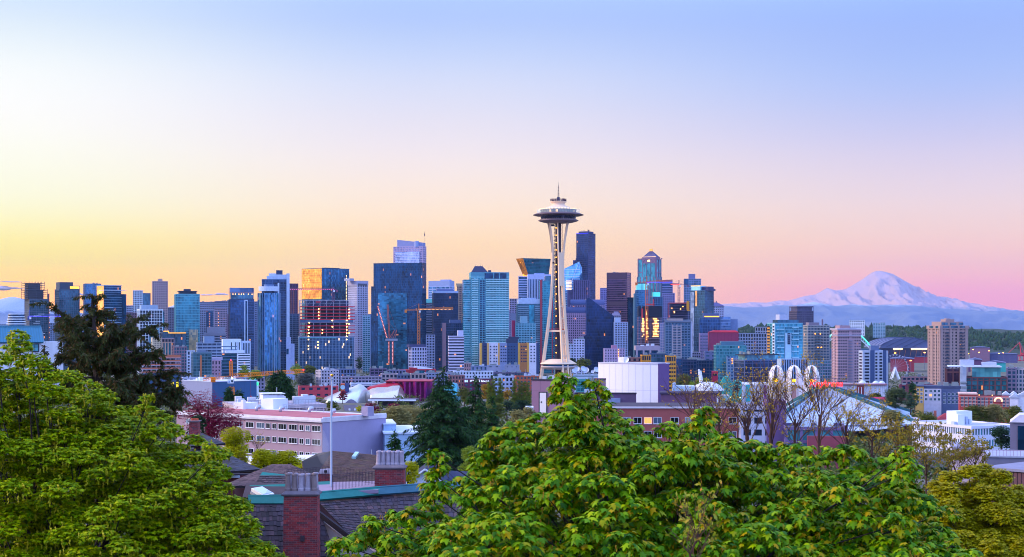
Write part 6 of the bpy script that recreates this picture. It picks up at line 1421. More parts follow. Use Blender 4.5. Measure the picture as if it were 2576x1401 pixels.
for(u0,u1,v,lb,c,gab)in((2540,2562,1000,'white townhouse with a pale gable at the right edge, left one','#c8c4dc',0),(2560,2592,995,'white townhouse cut by the right edge of the view','#d2cee0',1)):
    B=Bld('townhouse',lb,'house',(u0,u1),v,900,0,dep=12,group='white townhouses');mb=MB();mb.box(0,B.W,0,12,0,B.H);B.mesh('wall',mb,paint(c));mb=MB();mb.xprism([(-.5,B.H),(B.W+.5,B.H),(B.W/2,B.H+2.2)],-.6,12.5);B.mesh('roof',mb,paint('#a8b0cc'))
    wins(B,[B.W*.25,B.W*.7],[3,6.2],1,1.4,wht,g_dark,y=-.02,sill=False)
B=Bld('pavilion','pale gabled roof cluster behind the white townhouses','house',(2520,2560),985,1000,0,dep=14,group='white townhouses');mb=MB();mb.box(0,B.W,0,14,0,B.H-2);B.mesh('wall',mb,paint('#a08aa0'));mb=MB()
for i in range(2):x=B.W*i/2;mb.xprism([(x,B.H-2),(x+B.W/2,B.H-2),(x+B.W/4,B.H)],-.5,14)
B.mesh('roof',mb,paint('#b8c0da'))
B=Bld('brick_shop','long red brick row with a tall square chimney in front of the four storey block','building',(2268,2412),1052,780,0,dep=16)
mb=MB();mb.box(0,B.X(2345),0,16,0,B.H-1);mb.box(B.X(2300),B.X(2330),-6,-.05,0,B.H-5);B.mesh('brick_wall',mb,paint('#8a3440'));mb=MB();mb.box(-.3,B.X(2346),-.4,16,B.H-.98,B.H-.4);B.mesh('roof',mb,paint('#b4a4b8'));mb=MB();mb.box(B.X(2349),B.X(2356),0,1.5,0,B.Z(1032));B.mesh('chimney',mb,paint('#98524e'));mb=MB();mb.prism([(B.X(2357),0),(B.X(2440),0),(B.X(2440),16),(B.X(2357),16)],B.Z(1054),B.Z(1040),[(B.X(2378),6),(B.X(2420),6),(B.X(2420),10),(B.X(2378),10)]);mb.box(B.X(2360),B.X(2438),1,15,0,B.Z(1054));B.mesh('hipped_roof',mb,paint('#8c2838'));mb=MB()
for i in range(5):mb.box(2+i*3,3.2+i*3,-.15,.05,B.H-4.4,B.H-2.6)
B.mesh('window_glass',mb,g_dark)
B=Bld('house','low house with a magenta red hipped roof beside the arena','house',(2174,2236),1012,880,0,dep=14)
mb=MB();mb.box(0,B.W,0,14,0,B.H);B.mesh('wall',mb,paint('#8c3a44'));mb=MB();mb.prism([(-1,-1),(B.W+1,-1),(B.W+1,15),(-1,15)],B.H,B.Z(1000),[(4,5),(B.W-2,5),(B.W-2,9),(4,9)]);mb.box(B.W-3,B.W-2,4,5,B.H,B.Z(998));B.mesh('roof',mb,paint('#9c2450'))
B=Bld('office_building','white two-storey office with close vertical fins and white plant on its flat roof','office',(2297,2444,2561),1072,560,40)
shell(B,glass('#3f7c8c','#1c2438',.02,1.2,4,.4),paint('#c6c6e0',.6,.06),4.3,1.9,1.25,.45,.25)
mb=MB();mb.box(.3,B.W-.3,.3,B.D-.3,B.H-.62,B.H-.45);B.mesh('roof',mb,paint('#b2b2ce',.8,.2,.3));mb=MB()
w0=B.H-.45;mb.box(B.W*.1,B.W*.24,B.D*.3,B.D*.45,w0,w0+4.2);mb.box(B.W*.26,B.W*.6,B.D*.45,B.D*.62,w0,w0+5);B.mesh('plant_room',mb,wht);mb=MB()
for i in range(5):a=B.W*(.26+i*.06);mb.tube([(a,B.D*.42,w0),(a,B.D*.42,w0+2+i%2)],.5,8)
mb.box(B.W*.02,B.W*.07,B.D*.3,B.D*.36,w0,w0+1.5);B.mesh('roof_units',mb,paint('#a8b4d0'))
B=Bld('warehouse','big brown shed wall with a flat grey roof at the right edge','warehouse',(2477,2600),1172,210,-30,dep=20)
mb=MB();mb.yprism([(0,0),(26,0),(26,B.H-1),(0,B.H-1)],0,B.W);B.mesh('wall',mb,paint('#5c3f4c',.85,.15,.8));mb=MB();mb.box(-.3,B.W+.3,-.3,26.3,B.H-.98,B.H-.6);B.mesh('roof',mb,paint('#7c7c9c'));mb=MB()
for i in range(12):mb.box(B.W*i/12,B.W*i/12+.08,-.06,.02,.2,B.H-1)
B.mesh('wall_joints',mb,paint('#4a303c'))
B=Bld('brick_shed','brown sloped brick wall with railing at the right edge above the oak','building',(2480,2620),1150,300,3,dep=16)
mb=MB();mb.box(0,B.W,0,16,0,B.H);B.mesh('wall',mb,paint('#6b6a86'));mb=MB();mb.box(-.2,B.W,-.2,16,B.H+.02,B.H+.3);B.mesh('roof',mb,paint('#9498b4'));mb=MB()
for i in range(16):x=B.W*i/16;mb.box(x,x+.06,.1,.16,B.H+.3,B.H+1.4)
mb.box(0,B.W,.09,.17,B.H+1.4,B.H+1.48);B.mesh('railing',mb,paint('#8a5a78'))
B=Bld('apartment_building','grey modern block with a white slanted parapet at the far right edge','apartments',(2541,2600),1062,430,0,dep=16)
mb=MB();mb.box(0,B.W,0,16,0,B.H);B.mesh('wall',mb,paint('#6a6480'));mb=MB();mb.xprism([(0,B.H),(B.W,B.H),(B.W,B.Z(1043)),(B.X(2565),B.Z(1043))],-.5,12);B.mesh('slanted_parapet',mb,paint('#c4c0da'));mb=MB();mb.box(B.X(2560),B.W,-.3,.02,3,B.H-1);B.mesh('dark_glazing',mb,g_dark)
B=Bld('house','pinkish wall and parked-up yard behind the bare trees at the lower right','house',(2395,2478),1128,280,0,dep=10);mb=MB();mb.box(0,B.W,0,10,0,B.H);B.mesh('wall',mb,paint('#b49ca8'));mb=MB();mb.box(-.3,B.W+.3,-.3,10.3,B.H+.02,B.H+.4);B.mesh('roof',mb,paint('#8c8aa4'))

Ys=3300.;gS=gz(0,Ys)
T=thing('stadium','stadium with a dark ribbed rolling roof over a row of bright lights','stadium',(px(2280,Ys),Ys,gS));k=Ys/F
zz=lambda v:pz(v,Ys)-gS
mb=MB();n=30;pr_=[((2218+130*i/n-2280)*k,zz(876-28*math.sin(math.pi*(.12+.76*i/n))**.7+12))for i in range(n+1)]
pr_=[((2214+140*i/n-2280)*k,zz(874-24*math.sin(math.pi*i/n)**.55))for i in range(n+1)]
mb.xprism(pr_+[(70*k,zz(876)),(-66*k,zz(876))],0,150);mb.build('roof',paint('#5a6490'),T)
for j in range(5):
    mb=MB()
    for i in range(n):a,b=pr_[i],pr_[i+1];mb.bar((a[0],-2+j*30,a[1]+1),(b[0],-2+j*30,b[1]+1),.8)
    x=(-50+j*22)*k;mb.bar((x-20,-3,zz(872)),(x+24,-3,zz(848)),1.2);mb.build('roof_truss',paint('#3c4470'),T)
mb=MB();mb.box(-62*k,66*k,4,140,0,zz(876)-.1);mb.build('stand',paint('#2a2f58'),T)
mb=MB()
for u0,u1 in((2248,2262),(2264,2270),(2293,2300),(2302,2316),(2318,2332)):mb.box((u0-2280)*k,(u1-2280)*k,-1,3.9,zz(879),zz(876.2))
mb.build('floodlights',lamp('#ffd28a',5),T)
mb=MB()
for i in range(8):x=(-50+i*14)*k;mb.bar((x,1,0),(x+6,1,zz(880)),.8)
mb.build('struts',paint('#8a5a4c'),T)
Yt=2900.;gT=gz(0,Yt);k=Yt/F
T=thing('stadium','stadium arch with a mint lit truss showing behind the pink brick tower','stadium',(px(2140,Yt),Yt,gT))
mb=MB();A=[((2065-2140+125*i/24)*k,0,pz(872-46*math.sin(math.pi*i/24)**.9,Yt)-gT)for i in range(25)];A2=[(x,0,z_-6-5*math.sin(math.pi*i/24))for i,(x,y,z_)in enumerate(A)]
mb.tube(A,1.5,5);mb.build('arch_chord',lamp('#5fe8c8',.8),T);mb=MB();mb.tube(A2,.9,5)
for i in range(24):mb.bar(A[i],A2[i+1],.55);mb.bar(A2[i],A[i+1],.55)
mb.build('truss',paint('#d8e4f0'),T);mb=MB();mb.box(-80*k,80*k,10,60,0,pz(878,Yt)-gT);mb.build('stand',paint('#3a5a80'),T)
Yw=1900.;k=Yw/F;gW=8;cz_=pz(925.7,Yw)
T=thing('ferris_wheel','white observation wheel with thin spokes behind the slate tower','ferris wheel',(px(2251.5,Yw),Yw,cz_));rr=34*k
mb=MB()
for rad in(rr,rr*.93):mb.tube([(rad*math.cos(a),0,rad*math.sin(a))for a in np.linspace(0,2*math.pi,49)],.22,4,False)
mb.build('rim',paint('#d8dcf0'),T);mb=MB()
for i in range(21):a=2*math.pi*i/21;mb.bar((0,0,0),(rr*math.cos(a),0,rr*math.sin(a)),.13)
mb.lathe([(.01,-1),(1.7,-1),(1.7,1),(.01,1)],10);mb.build('spokes',paint('#c4c8e4'),T);mb=MB()
mb.tube([(0,-2,0),(-12*k,-5,-36*k)],[.8,1.1],6);mb.tube([(0,-2,0),(12*k,-5,-36*k)],[.8,1.1],6);mb.tube([(0,2,0),(-12*k,5,-36*k)],[.8,1.1],6);mb.tube([(0,2,0),(12*k,5,-36*k)],[.8,1.1],6);mb.build('legs',paint('#dfe2f4'),T)
gm_=paint('#3c4060');g0=None
for i in range(28):
    a=2*math.pi*i/28
    if g0 is None:mb=MB();mb.box(-1.0,1.0,-.9,.9,-2.0,-.3);g0=mb.build('gondola',gm_,T);o=g0
    else:o=g0.copy();COL.objects.link(o)
    o.location=(rr*1.02*math.cos(a),0,rr*1.02*math.sin(a))
red=paint('#c02c4c',.6,.08)
for i,(u,sc)in enumerate(((2512,.75),(2563,1.15))):
    Yc=3600.;k=Yc/F*sc;T=thing('harbour_crane',['red harbour crane with a low boom, left one of the pair','tall red harbour crane cut by the right edge of the view'][i],'crane',(px(u,Yc),Yc,pz(946,Yc)),R(14),'red harbour cranes')
    mb=MB()
    for x in(-9,9):
        for y in(-8,8):mb.bar((x*k,y,0),(x*k*.8,y,44*k),1.6)
        mb.bar((x*k,-8,0),(x*k*.8,8,40*k),.8)
    for h in(18,34,44):mb.bar((-9*k,-8,h*k),(9*k,-8,h*k),1.2);mb.bar((-9*k,8,h*k),(9*k,8,h*k),1.2);mb.bar((-9*k,-8,h*k),(-9*k,8,h*k),1.0);mb.bar((9*k,-8,h*k),(9*k,8,h*k),1.0)
    for x0,x1,h in((-9,9,0),(9,-9,18)):mb.bar((x0*k,-8,h*k),(x1*k,-8,(h+18)*k),.9)
    mb.build('portal_frame',red,T);mb=MB();mb.bar((-34*k,0,45*k),(16*k,0,45*k),2);mb.bar((-34*k,3,48*k),(16*k,3,48*k),1);mb.build('boom',red,T);mb=MB();mb.bar((6*k,0,45*k),(2*k,0,74*k),1.6);mb.bar((2*k,0,74*k),(-30*k,0,47*k),.8);mb.bar((2*k,0,74*k),(15*k,0,47*k),.8);mb.build('apex_mast',red,T);mb=MB();mb.box(8*k,15*k,-5,5,46*k,51*k);mb.build('machine_house',paint('#a8384c'),T)

for i,(u0,u1,v,c)in enumerate(((2440,2490,874,'#7a5a78'),(2460,2560,890,'#4a4a7c'),(2240,2300,902,'#8a2c40'),(2300,2335,898,'#a03048'),(2436,2470,905,'#5a3a68'),(2340,2350,912,'#7a8ab4'),(2240,2335,938,'#9aa4c8'),(2480,2530,912,'#2f9aa0'))):
    lbs=['violet long shed farthest out by the harbour lights','navy shed under the left harbour crane','dark red warehouse behind the big wheel','crimson warehouse left of the tan stepped tower','plum shed right of the tan stepped tower','small pale shed touching the tan stepped tower','pale low pier sheds at the foot of the big wheel','teal container shed behind the canopy complex']
    B=Bld('warehouse',lbs[i],'warehouse',(u0,u1),v,2300 if v>900 else 3300,0,dep=60,group='harbour sheds',g=8)
    mb=MB();mb.box(0,B.W,0,60,0,B.H);B.mesh('wall',mb,paint(c));mb=MB();mb.xprism([(-.5,B.H),(B.W+.5,B.H),(B.W*.5,B.H+2.5)],-1,60);B.mesh('roof',mb,paint('#5a5f8c'))
LL={0:'tall lamp mast with a glowing orange head among the harbour sheds'}
for i,(u,v,h,Yl)in enumerate(((2252,889,40,2000),(2326,888,42,2000),(2398,908,30,2100),(2463,887,22,2600),(2488,883,20,2700),(2513,890,18,2700),(2524,888,18,2700),(2448,880,16,2900),(2436,890,16,2500),(2291,908,26,2000))):
    k=Yl/F;zt=pz(v,Yl)
    t=thing('lamp_mast',LL[0],'street lamp',(px(u,Yl),Yl,zt-h*k),0,'lamp masts among the harbour sheds')
    mb=MB();mb.tube([(0,0,0),(0,0,h*k)],.25,5);mb.build('mast',paint('#5a5878'),t);mb=MB();mb.lathe([(.01,0),(1.3,.2),(1.0,1),(.01,1.1)],8);o=mb.build('lamp_head',lamp('#ff8a30',14),t);o.location=(0,0,h*k)
# ================================================================== tower cranes
def lattice(mb,a,b,w,n,t=.13,wz=None):
    a,b=Vector(a),Vector(b);d=(b-a).normalized();u=d.cross(Vector((0,0,1)))if abs(d.z)<.9 else Vector((1,0,0));u.normalize();v=d.cross(u)
    C=[u*w+v*w,u*w-v*w,-u*w-v*w,-u*w+v*w]
    for c in C:mb.bar(a+c,b+c,t)
    for i in range(n):
        p,q=a.lerp(b,i/n),a.lerp(b,(i+1)/n)
        for j in range(4):mb.bar(p+C[j],q+C[(j+1)%4],t*.7)
Yc=1160.;gC=gz(0,Yc);k=Yc/F;org=paint('#e8860c',.55,.1)
T=thing('tower_crane','orange tower crane with a long rising jib and white cab over the blue warehouse','crane',(px(580.6,Yc),Yc,gC))
zc=lambda v:pz(v,Yc)-gC;xc=lambda u:(u-580.6)*k
mb=MB();lattice(mb,(xc(584),0,0),(xc(584),0,zc(972)),1.5,14,.36);mb.build('mast',org,T)
mb=MB();lattice(mb,(xc(582),0,zc(948)),(xc(580.6),0,zc(908)),1.0,8,.36);mb.build('apex_tower',org,T)
mb=MB();lattice(mb,(xc(588),0,zc(945)),(xc(770),-14,zc(931.5)),1.3,40,.36);mb.build('jib',org,T)
mb=MB();lattice(mb,(xc(575),0,zc(949)),(xc(508),6,zc(955)),.9,16,.36);mb.box(xc(527),xc(538),4.5,7,zc(962),zc(949));mb.build('counter_jib',org,T)
mb=MB();mb.tube([(xc(580.6),0,zc(908)),(xc(690),-8,zc(937))],.1,4);mb.tube([(xc(580.6),0,zc(908)),(xc(512),6,zc(953))],.1,4);mb.build('stay_cable',paint('#3a3040'),T)
mb=MB();mb.box(xc(574),xc(588),-2.4,.5,zc(964),zc(954));mb.build('cab',paint('#d8dcea'),T);mb=MB();mb.box(xc(583),xc(587.5),-2.55,-2.42,zc(961),zc(956));mb.build('cab_window',g_dark,T)
mb=MB();mb.add([(xc(575),-2.5,zc(962)),(xc(581),-2.5,zc(962)),(xc(578),-2.5,zc(957))],[(0,1,2)]);mb.build('cab_emblem',paint('#3f78c0'),T)
mb=MB();mb.box(xc(566),xc(581),-2.0,-1.8,zc(953.5),zc(946.5));mb.build('name_board',paint('#1c2440'),T);text('name_lettering','EXXEL',1.9,paint('#e8ecf6',emit=.3),T,(xc(573.5),-2.08,zc(952.3)),ext=.03)
mb=MB();mb.box(xc(572),xc(590),-2,2,zc(966.5),zc(965));mb.box(xc(577),xc(591),-1.6,1.6,zc(974),zc(971.5));mb.build('slewing_ring',paint('#39476a'),T)
mb=MB();mb.lathe([(.01,0),(.5,.2),(.4,.7),(.01,.8)],8);o=mb.build('beacon',lamp('#ff1c2c',12),T);o.location=(xc(580.6),0,zc(907.5));o2=o.copy();COL.objects.link(o2);o2.location=(xc(770),-14,zc(930.5))
mb=MB();mb.tube([(xc(633),-4,zc(942)),(xc(633),-4,zc(1000))],.06,4);mb.box(xc(632),xc(635),-4.5,-3.5,zc(1000),zc(1000)+1.6);mb.build('hook_line',paint('#a83848'),T)
def tcrane(label,u,Yc,vtop,vbase,jl,jr,vj,col,strung=None,apex=18):
    k=Yc/F;g=gz(0,Yc);T=thing('tower_crane',label,'crane',(px(u,Yc),Yc,pz(vbase,Yc)),0,'tower cranes downtown');zc=lambda v:pz(v,Yc)-pz(vbase,Yc);m=paint(col,.6,.1)
    mb=MB();lattice(mb,(0,0,0),(0,0,zc(vj)),1.5,int(zc(vj)/3.6),.5);mb.build('mast',m,T)
    mb=MB();lattice(mb,(0,0,zc(vj)+1),((jr-u)*k,0,zc(vj)+1+(2 if jr>u else 0)),.9,24,.42);mb.build('jib',m,T)
    mb=MB();lattice(mb,(0,0,zc(vj)+.8),((jl-u)*k,0,zc(vj)),.7,9,.26);mb.box((jl-u)*k,(jl-u)*k+3,-1,1,zc(vj)-3.4,zc(vj));mb.build('counter_jib',m,T)
    mb=MB();lattice(mb,(0,0,zc(vj)+2),(0,0,zc(vtop)),.5,6,.26);mb.bar((0,0,zc(vtop)),((jr-u)*k*.6,0,zc(vj)+3),.12);mb.bar((0,0,zc(vtop)),((jl-u)*k*.9,0,zc(vj)+1),.12);mb.build('apex_tower',m,T)
    mb=MB();mb.box(.5,2.6,-2,.3,zc(vj)-3.2,zc(vj)-.6);mb.build('cab',paint('#d8dcea'),T)
    if strung:
        mb=MB();n=26
        for i in range(n):x=(jr-u)*k*i/n;mb.box(x,x+.7,-1.2,-.9,zc(vj)+.4,zc(vj)+.9)
        mb.build('string_lights',lamp(*strung),T)
    return T
tcrane('orange hammerhead crane with a level jib across the navy block and ribbed tower',1053.5,2000,764,912,1018,1140,780,'#d07a34',('#ffb46a',2.2))
tcrane('crane with a blue lit jib and orange mast before the half built tower',1627,1950,694,863,1598,1692,711,'#c8602c',('#3a2cff',6))
tcrane('crane with a jib of pink lamps across the amber glass tower',842-4,2160,722,760,845,705,729,'#7a4468',('#ff6ab0',3))
tcrane('small crane with a red tipped jib beside the stepped violet tower',1708,2300,705,800,1728,1686,716,'#6a4a6c',('#ff4a3c',2))
tcrane('crane with a violet and green lit jib by the rounded banded office',74,2100,780,806,70,155,797,'#4a58a8',('#5a48ff',4))
T0=bpy.data.objects[[o.name for o in COL.objects if o.name.startswith('tower_crane')][-1]]
for i,(u,ut,vt)in enumerate(((978.5,962,769),(988,975,766))):
    Yl=1980-i*8.;k=Yl/F;vb=917;T=thing('luffing_crane',['luffing crane with a white lamp-strung boom leaning left','luffing crane with a bare orange boom leaning left behind the lamp-strung one'][i],'crane',(px(u,Yl),Yl,pz(vb,Yl)),0,'luffing cranes before the navy block')
    zc=lambda v:pz(v,Yl)-pz(vb,Yl);m=paint('#b8543c',.6,.1)
    mb=MB();lattice(mb,(0,0,0),(0,0,zc(858)),1.0,16,.3);mb.build('mast',m,T);mb=MB();tip=((ut-u-(0 if i else 12))*k,0,zc(vt));lattice(mb,((-8 if i else-5)*k,0,zc(850)),tip,.8,24,.28);mb.build('luffing_boom',m,T)
    mb=MB();mb.bar((0,0,zc(852)),((14-i*4)*k,0,zc(830)),.4);mb.bar((6*k,0,zc(850)),((14-i*4)*k,0,zc(830)),.3);mb.bar(((14-i*4)*k,0,zc(830)),tip,.08);mb.build('back_frame',m,T)
    mb=MB();mb.box(-9*k,12*k,-1.5,1.5,zc(857),zc(852));mb.build('machine_deck',paint('#8088a4'),T)
    mb=MB()
    for j in range(16):mb.box(-.3,.3,-1.6,-1.3,zc(vb-4-j*3.4),zc(vb-4-j*3.4)+.9)
    if i==0:
        for j in range(24):t=j/24;mb.box(-5*k+(tip[0]+5*k)*t-.3,-5*k+(tip[0]+5*k)*t+.4,-1.5,-1.2,zc(850)+(tip[2]-zc(850))*t,zc(850)+(tip[2]-zc(850))*t+.7)
    mb.build('string_lights',lamp('#ffa898',1.8),T)
# ================================================================== near roofs
def bw(mb,name,mat,root,smooth=False,parent=None):
    l=root.location;mb.v=[(x-l.x,y-l.y,z-l.z)for x,y,z in mb.v];return mb.build(name,mat,parent or root,smooth)
def lerp(a,b,t):return a.lerp(b,t)
def shingles(mb,bl,br,tr,tl,rows,w,seed=0,lift=.03,poly=None):
    """courses of single shakes laid from the eave up over the patch"""
    q=random.Random(seed);nrm=(br-bl).cross(tl-bl).normalized()
    if nrm.z<0:nrm=-nrm
    for i in range(rows):
        t0,t1=i/rows,min(1,(i+1.25)/rows);a0,b0,a1,b1=lerp(bl,tl,t0),lerp(br,tr,t0),lerp(bl,tl,t1),lerp(br,tr,t1)
        L=(b0-a0).length;x=-q.random()*w
        while x<L:
            d=w*q.uniform(.6,1.35);s0,s1=max(0,x)/L,min(L,x+d-.012)/L;x+=d
            if s1-s0<.01/L:continue
            j=q.uniform(-.03,.03)*(tl-bl).length/rows/.2;sl=(tl-bl).normalized()*j;h=lift*q.uniform(.7,1.4)
            p=[lerp(a0,b0,s0)+sl+nrm*h,lerp(a0,b0,s1)+sl+nrm*h,lerp(a1,b1,s1)+nrm*.006,lerp(a1,b1,s0)+nrm*.006]
            mb.add(p+[p[0]-nrm*h*1.2,p[1]-nrm*h*1.2],[(0,1,2,3),(4,5,1,0),(4,0,3),(1,5,2)])
cedar=island('cedar_shakes',['#2c2230','#40303e','#1e1824','#523c4a','#342838','#3e3448','#241c2a'])
cedar_under=paint('#241c24')
brickm=island('chimney_bricks',['#8c2c34','#7a2430','#a03a3c','#6a2430','#8a4048','#54303c','#982f38']);mortar=paint('#8a7480',.95,.2,4)
copper=paint('#1c6e6e',.6,.35,1.3);stone=paint('#9c90a4',.9,.3,2.5,bump=.3);lead=paint('#3d4460',.6,.2)
def brick_stack(root,name,cx,cy,w,d,z0,z1,taper=.96,seed=1):
    q=random.Random(seed);mb=MB();ch,bl,g=.078,.215,.011
    n=int((z1-z0)/ch);
    for i in range(n):
        k=1+(taper-1)*(i/n);W2,D2=w*k/2,d*k/2;z=z0+i*ch
        for side in range(4):
            L=(2*W2 if side%2==0 else 2*D2);x=-L/2-(bl/2 if i%2 else 0)
            while x<L/2:
                a,b=max(-L/2,x),min(L/2,x+bl-g);x+=bl
                if b-a<.02:continue
                e=q.uniform(-.004,.006);
                if side==0:mb.box(cx+a,cx+b,cy-D2-e,cy-D2+.05,z,z+ch-g)
                elif side==2:mb.box(cx+a,cx+b,cy+D2-.05,cy+D2+e,z,z+ch-g)
                elif side==1:mb.box(cx+W2-.05,cx+W2+e,cy+a,cy+b,z,z+ch-g)
                else:mb.box(cx-W2-e,cx-W2+.05,cy+a,cy+b,z,z+ch-g)
    st=bw(mb,name,brickm,root)
    mb=MB();W2,D2=w/2-.012,d/2-.012;mb.prism([(cx-W2,cy-D2),(cx+W2,cy-D2),(cx+W2,cy+D2),(cx-W2,cy+D2)],z0,z1,[(cx-W2*taper,cy-D2*taper),(cx+W2*taper,cy-D2*taper),(cx+W2*taper,cy+D2*taper),(cx-W2*taper,cy+D2*taper)]);bw(mb,'mortar',mortar,root,parent=st)
    return st
def pots(root,st,xs,ys,zb,h,r,seed=2):
    q=random.Random(seed)
    for x in xs:
        for y in ys:
            rr=r*q.uniform(.92,1.06);hh=h*q.uniform(.94,1.03);mb=MB()
            mb.lathe([(rr*1.25,zb),(rr*1.25,zb+h*.12),(rr,zb+h*.2),(rr*.82,zb+hh*.86),(rr*.98,zb+hh*.88),(rr*1.0,zb+hh*.96),(rr*.8,zb+hh),(rr*.6,zb+hh),(rr*.58,zb+hh*.7)],8,(x+q.uniform(-.015,.015),y))
            bw(mb,'chimney_pot',[stone,paint('#7c6a70',.9,.3,2.5)][q.random()<.25],root,parent=st)
def capstone(root,st,cx,cy,w,d,z0,z1):
    mb=MB();a=lambda k,e:[(cx-w/2*k-e,cy-d/2*k-e),(cx+w/2*k+e,cy-d/2*k-e),(cx+w/2*k+e,cy+d/2*k+e),(cx-w/2*k-e,cy+d/2*k+e)]
    h=z1-z0;mb.prism(a(1,.02),z0,z0+h*.25,a(1,.09));mb.prism(a(1,.09),z0+h*.25+.001,z0+h*.5,a(1,.09));mb.prism(a(1,.05),z0+h*.5+.001,z1,a(.92,0))
    bw(mb,'cap',paint('#6c6270',.9,.35,2,bump=.3),root,parent=st)
Y=63.;H1=thing('house','big house with dark cedar shake roof, teal copper ridges and two brick chimneys','house',(px(860,Y),Y,gz(0,Y)))
mb=MB();sb,st_,tr,tl=P3(600,1412,61.5),P3(848,1412,61.5),P3(798,1262,64),P3(622,1264,64)
mb.slab([sb,st_,tr,tl],.12);bw(mb,'roof_deck',cedar_under,H1);mb=MB();shingles(mb,sb,st_,tr,tl,12,.16,1);bw(mb,'front_roof',cedar,H1)
c_bl,c_br,c_tr,c_tl=P3(880,1346,61.4),P3(1160,1420,61.0),P3(1150,1230,67.5),P3(800,1262,64.2)
mb=MB();n_=8;g_=[lerp(lerp(c_bl,c_br,i/n_),lerp(c_tl,c_tr,i/n_),j/n_)-Vector((0,0,.03))for j in range(n_+1)for i in range(n_+1)];mb.add(g_,[(j*9+i,j*9+i+1,j*9+i+10,j*9+i+9)for j in range(n_)for i in range(n_)]);bw(mb,'side_roof_deck',cedar_under,H1);mb=MB();shingles(mb,c_bl,c_br,c_tr,c_tl,15,.16,2);bw(mb,'side_roof',cedar,H1)
mb=MB();a,b=P3(797,1283,63.2),P3(880,1346,61.35);mb.slab([a,b,b-Vector((0,0,.24)),a-Vector((0,0,.24))],.1);mb.slab([b,c_br+Vector((0,-.05,0)),c_br-Vector((0,.05,.24)),b-Vector((0,0,.24))],.1);bw(mb,'bargeboard',paint('#2a2230'),H1)
mb=MB();mb.slab([P3(800,1286,63.6),P3(885,1352,62.0),P3(990,1420,61.6),P3(990,1500,61.6),P3(864,1500,62.4)],.2);bw(mb,'stucco_wall',paint('#c4bcd0',.9,.12,1.2,bump=.15),H1)
for i,(pts)in enumerate((((624,1248,64.1),(716,1247.5,64.1),(716,1266,63.85),(626,1266,63.85)),((797,1240,64.3),(955,1226,65.6),(955,1243,65.3),(797,1257,64.0)),((955,1226,65.6),(1160,1212,67.6),(1160,1228,67.3),(955,1243,65.3)))):
    mb=MB();mb.slab([P3(*p)for p in pts],.1);a,b=P3(*pts[0]),P3(*pts[1]);mb.tube([a+Vector((0,.05,0)),b+Vector((0,.05,0))],.06,6);o=bw(mb,'copper_ridge',[copper,copper,paint('#2c5a70',.6,.35,1.3)][i],H1)

mb=MB();mb.slab([P3(780,1240,64.8),P3(952,1232,65.2),P3(952,1210,70),P3(790,1213,70)],.15);bw(mb,'flat_roof',paint('#8a7a96',.85,.2,.8),H1)
mb=MB();mb.slab([P3(610,1250,64.5),P3(780,1250,64.5),P3(780,1215,69),P3(620,1215,69)],.15);bw(mb,'valley_roof',paint('#3a2e3c',.9,.3,1.5),H1)
for pts,c_ in((((628,1221,68),(724,1217,68),(724,1237,67.5),(628,1241,67.5)),copper),(((794,1212,69),(836,1210,69.2),(836,1222,68.6),(794,1226,68.4)),copper)):
    mb=MB();mb.slab([P3(*p)for p in pts],.1);bw(mb,'copper_ridge',c_,H1)
mb=MB();a,b,c,d=P3(640,1222,70.5),P3(735,1224,70.5),P3(735,1196,72),P3(655,1196,72);mb.slab([a,b,c,d],.1);bw(mb,'back_roof_deck',cedar_under,H1);mb=MB();shingles(mb,a,b,c,d,6,.17,5);bw(mb,'back_roof',cedar,H1)
mb=MB();mb.slab([P3(652,1199,72),P3(736,1208,72),P3(736,1196,72.4),P3(660,1187,72.4)],.1);bw(mb,'copper_ridge',copper,H1)
mb=MB();k=[P3(632,1234,65.3),P3(662,1252,64.4),P3(690,1247,64.7)];k.append(k[0]+k[2]-k[1]);mb.slab([p+Vector((0,0,.1))for p in k],.14);sk=bw(mb,'skylight',paint('#d8dae8'),H1)
mb=MB();c4=sum(k,Vector())/4;mb.slab([p+(c4-p)*.2+Vector((0,0,.13))for p in k],.02);bw(mb,'pane',glass('#c0d0ea','#a8bce0',0,1,1,.6),H1,parent=sk)
mb=MB();mb.slab([p-Vector((0,0,.06))+(p-sum(k,Vector())/4)*.1 for p in k],.12);bw(mb,'skylight_curb',paint('#8c90a4'),H1)
bx,by=px(798,66),66
def rail(pairs,n,name):
    mb=MB()
    for(u0,v0,w0,Y0),(u1,v1,w1,Y1)in pairs:
        for i in range(n+1):
            t=i/n;u,v,w,Yq=u0+(u1-u0)*t,v0+(v1-v0)*t,w0+(w1-w0)*t,Y0+(Y1-Y0)*t;post=i in(0,n)
            a,b=P3(u,w,Yq),P3(u,v,Yq);mb.bar(a,b,.028 if post else.011)
        for f in(0,.12,.94):mb.bar(P3(u0,v0+(w0-v0)*f,Y0),P3(u1,v1+(w1-v1)*f,Y1),.016)
    return bw(mb,name,paint('#3c2c40',.6),H1)
rail([((722,1181,1219,68.6),(834,1172.5,1212,72)),((834,1172.5,1212,72),(945,1185.6,1217,68.6))],30,'deck_railing')
rail([((836,1194,1236,65.4),(945,1185.6,1224,68.6))],30,'front_railing')

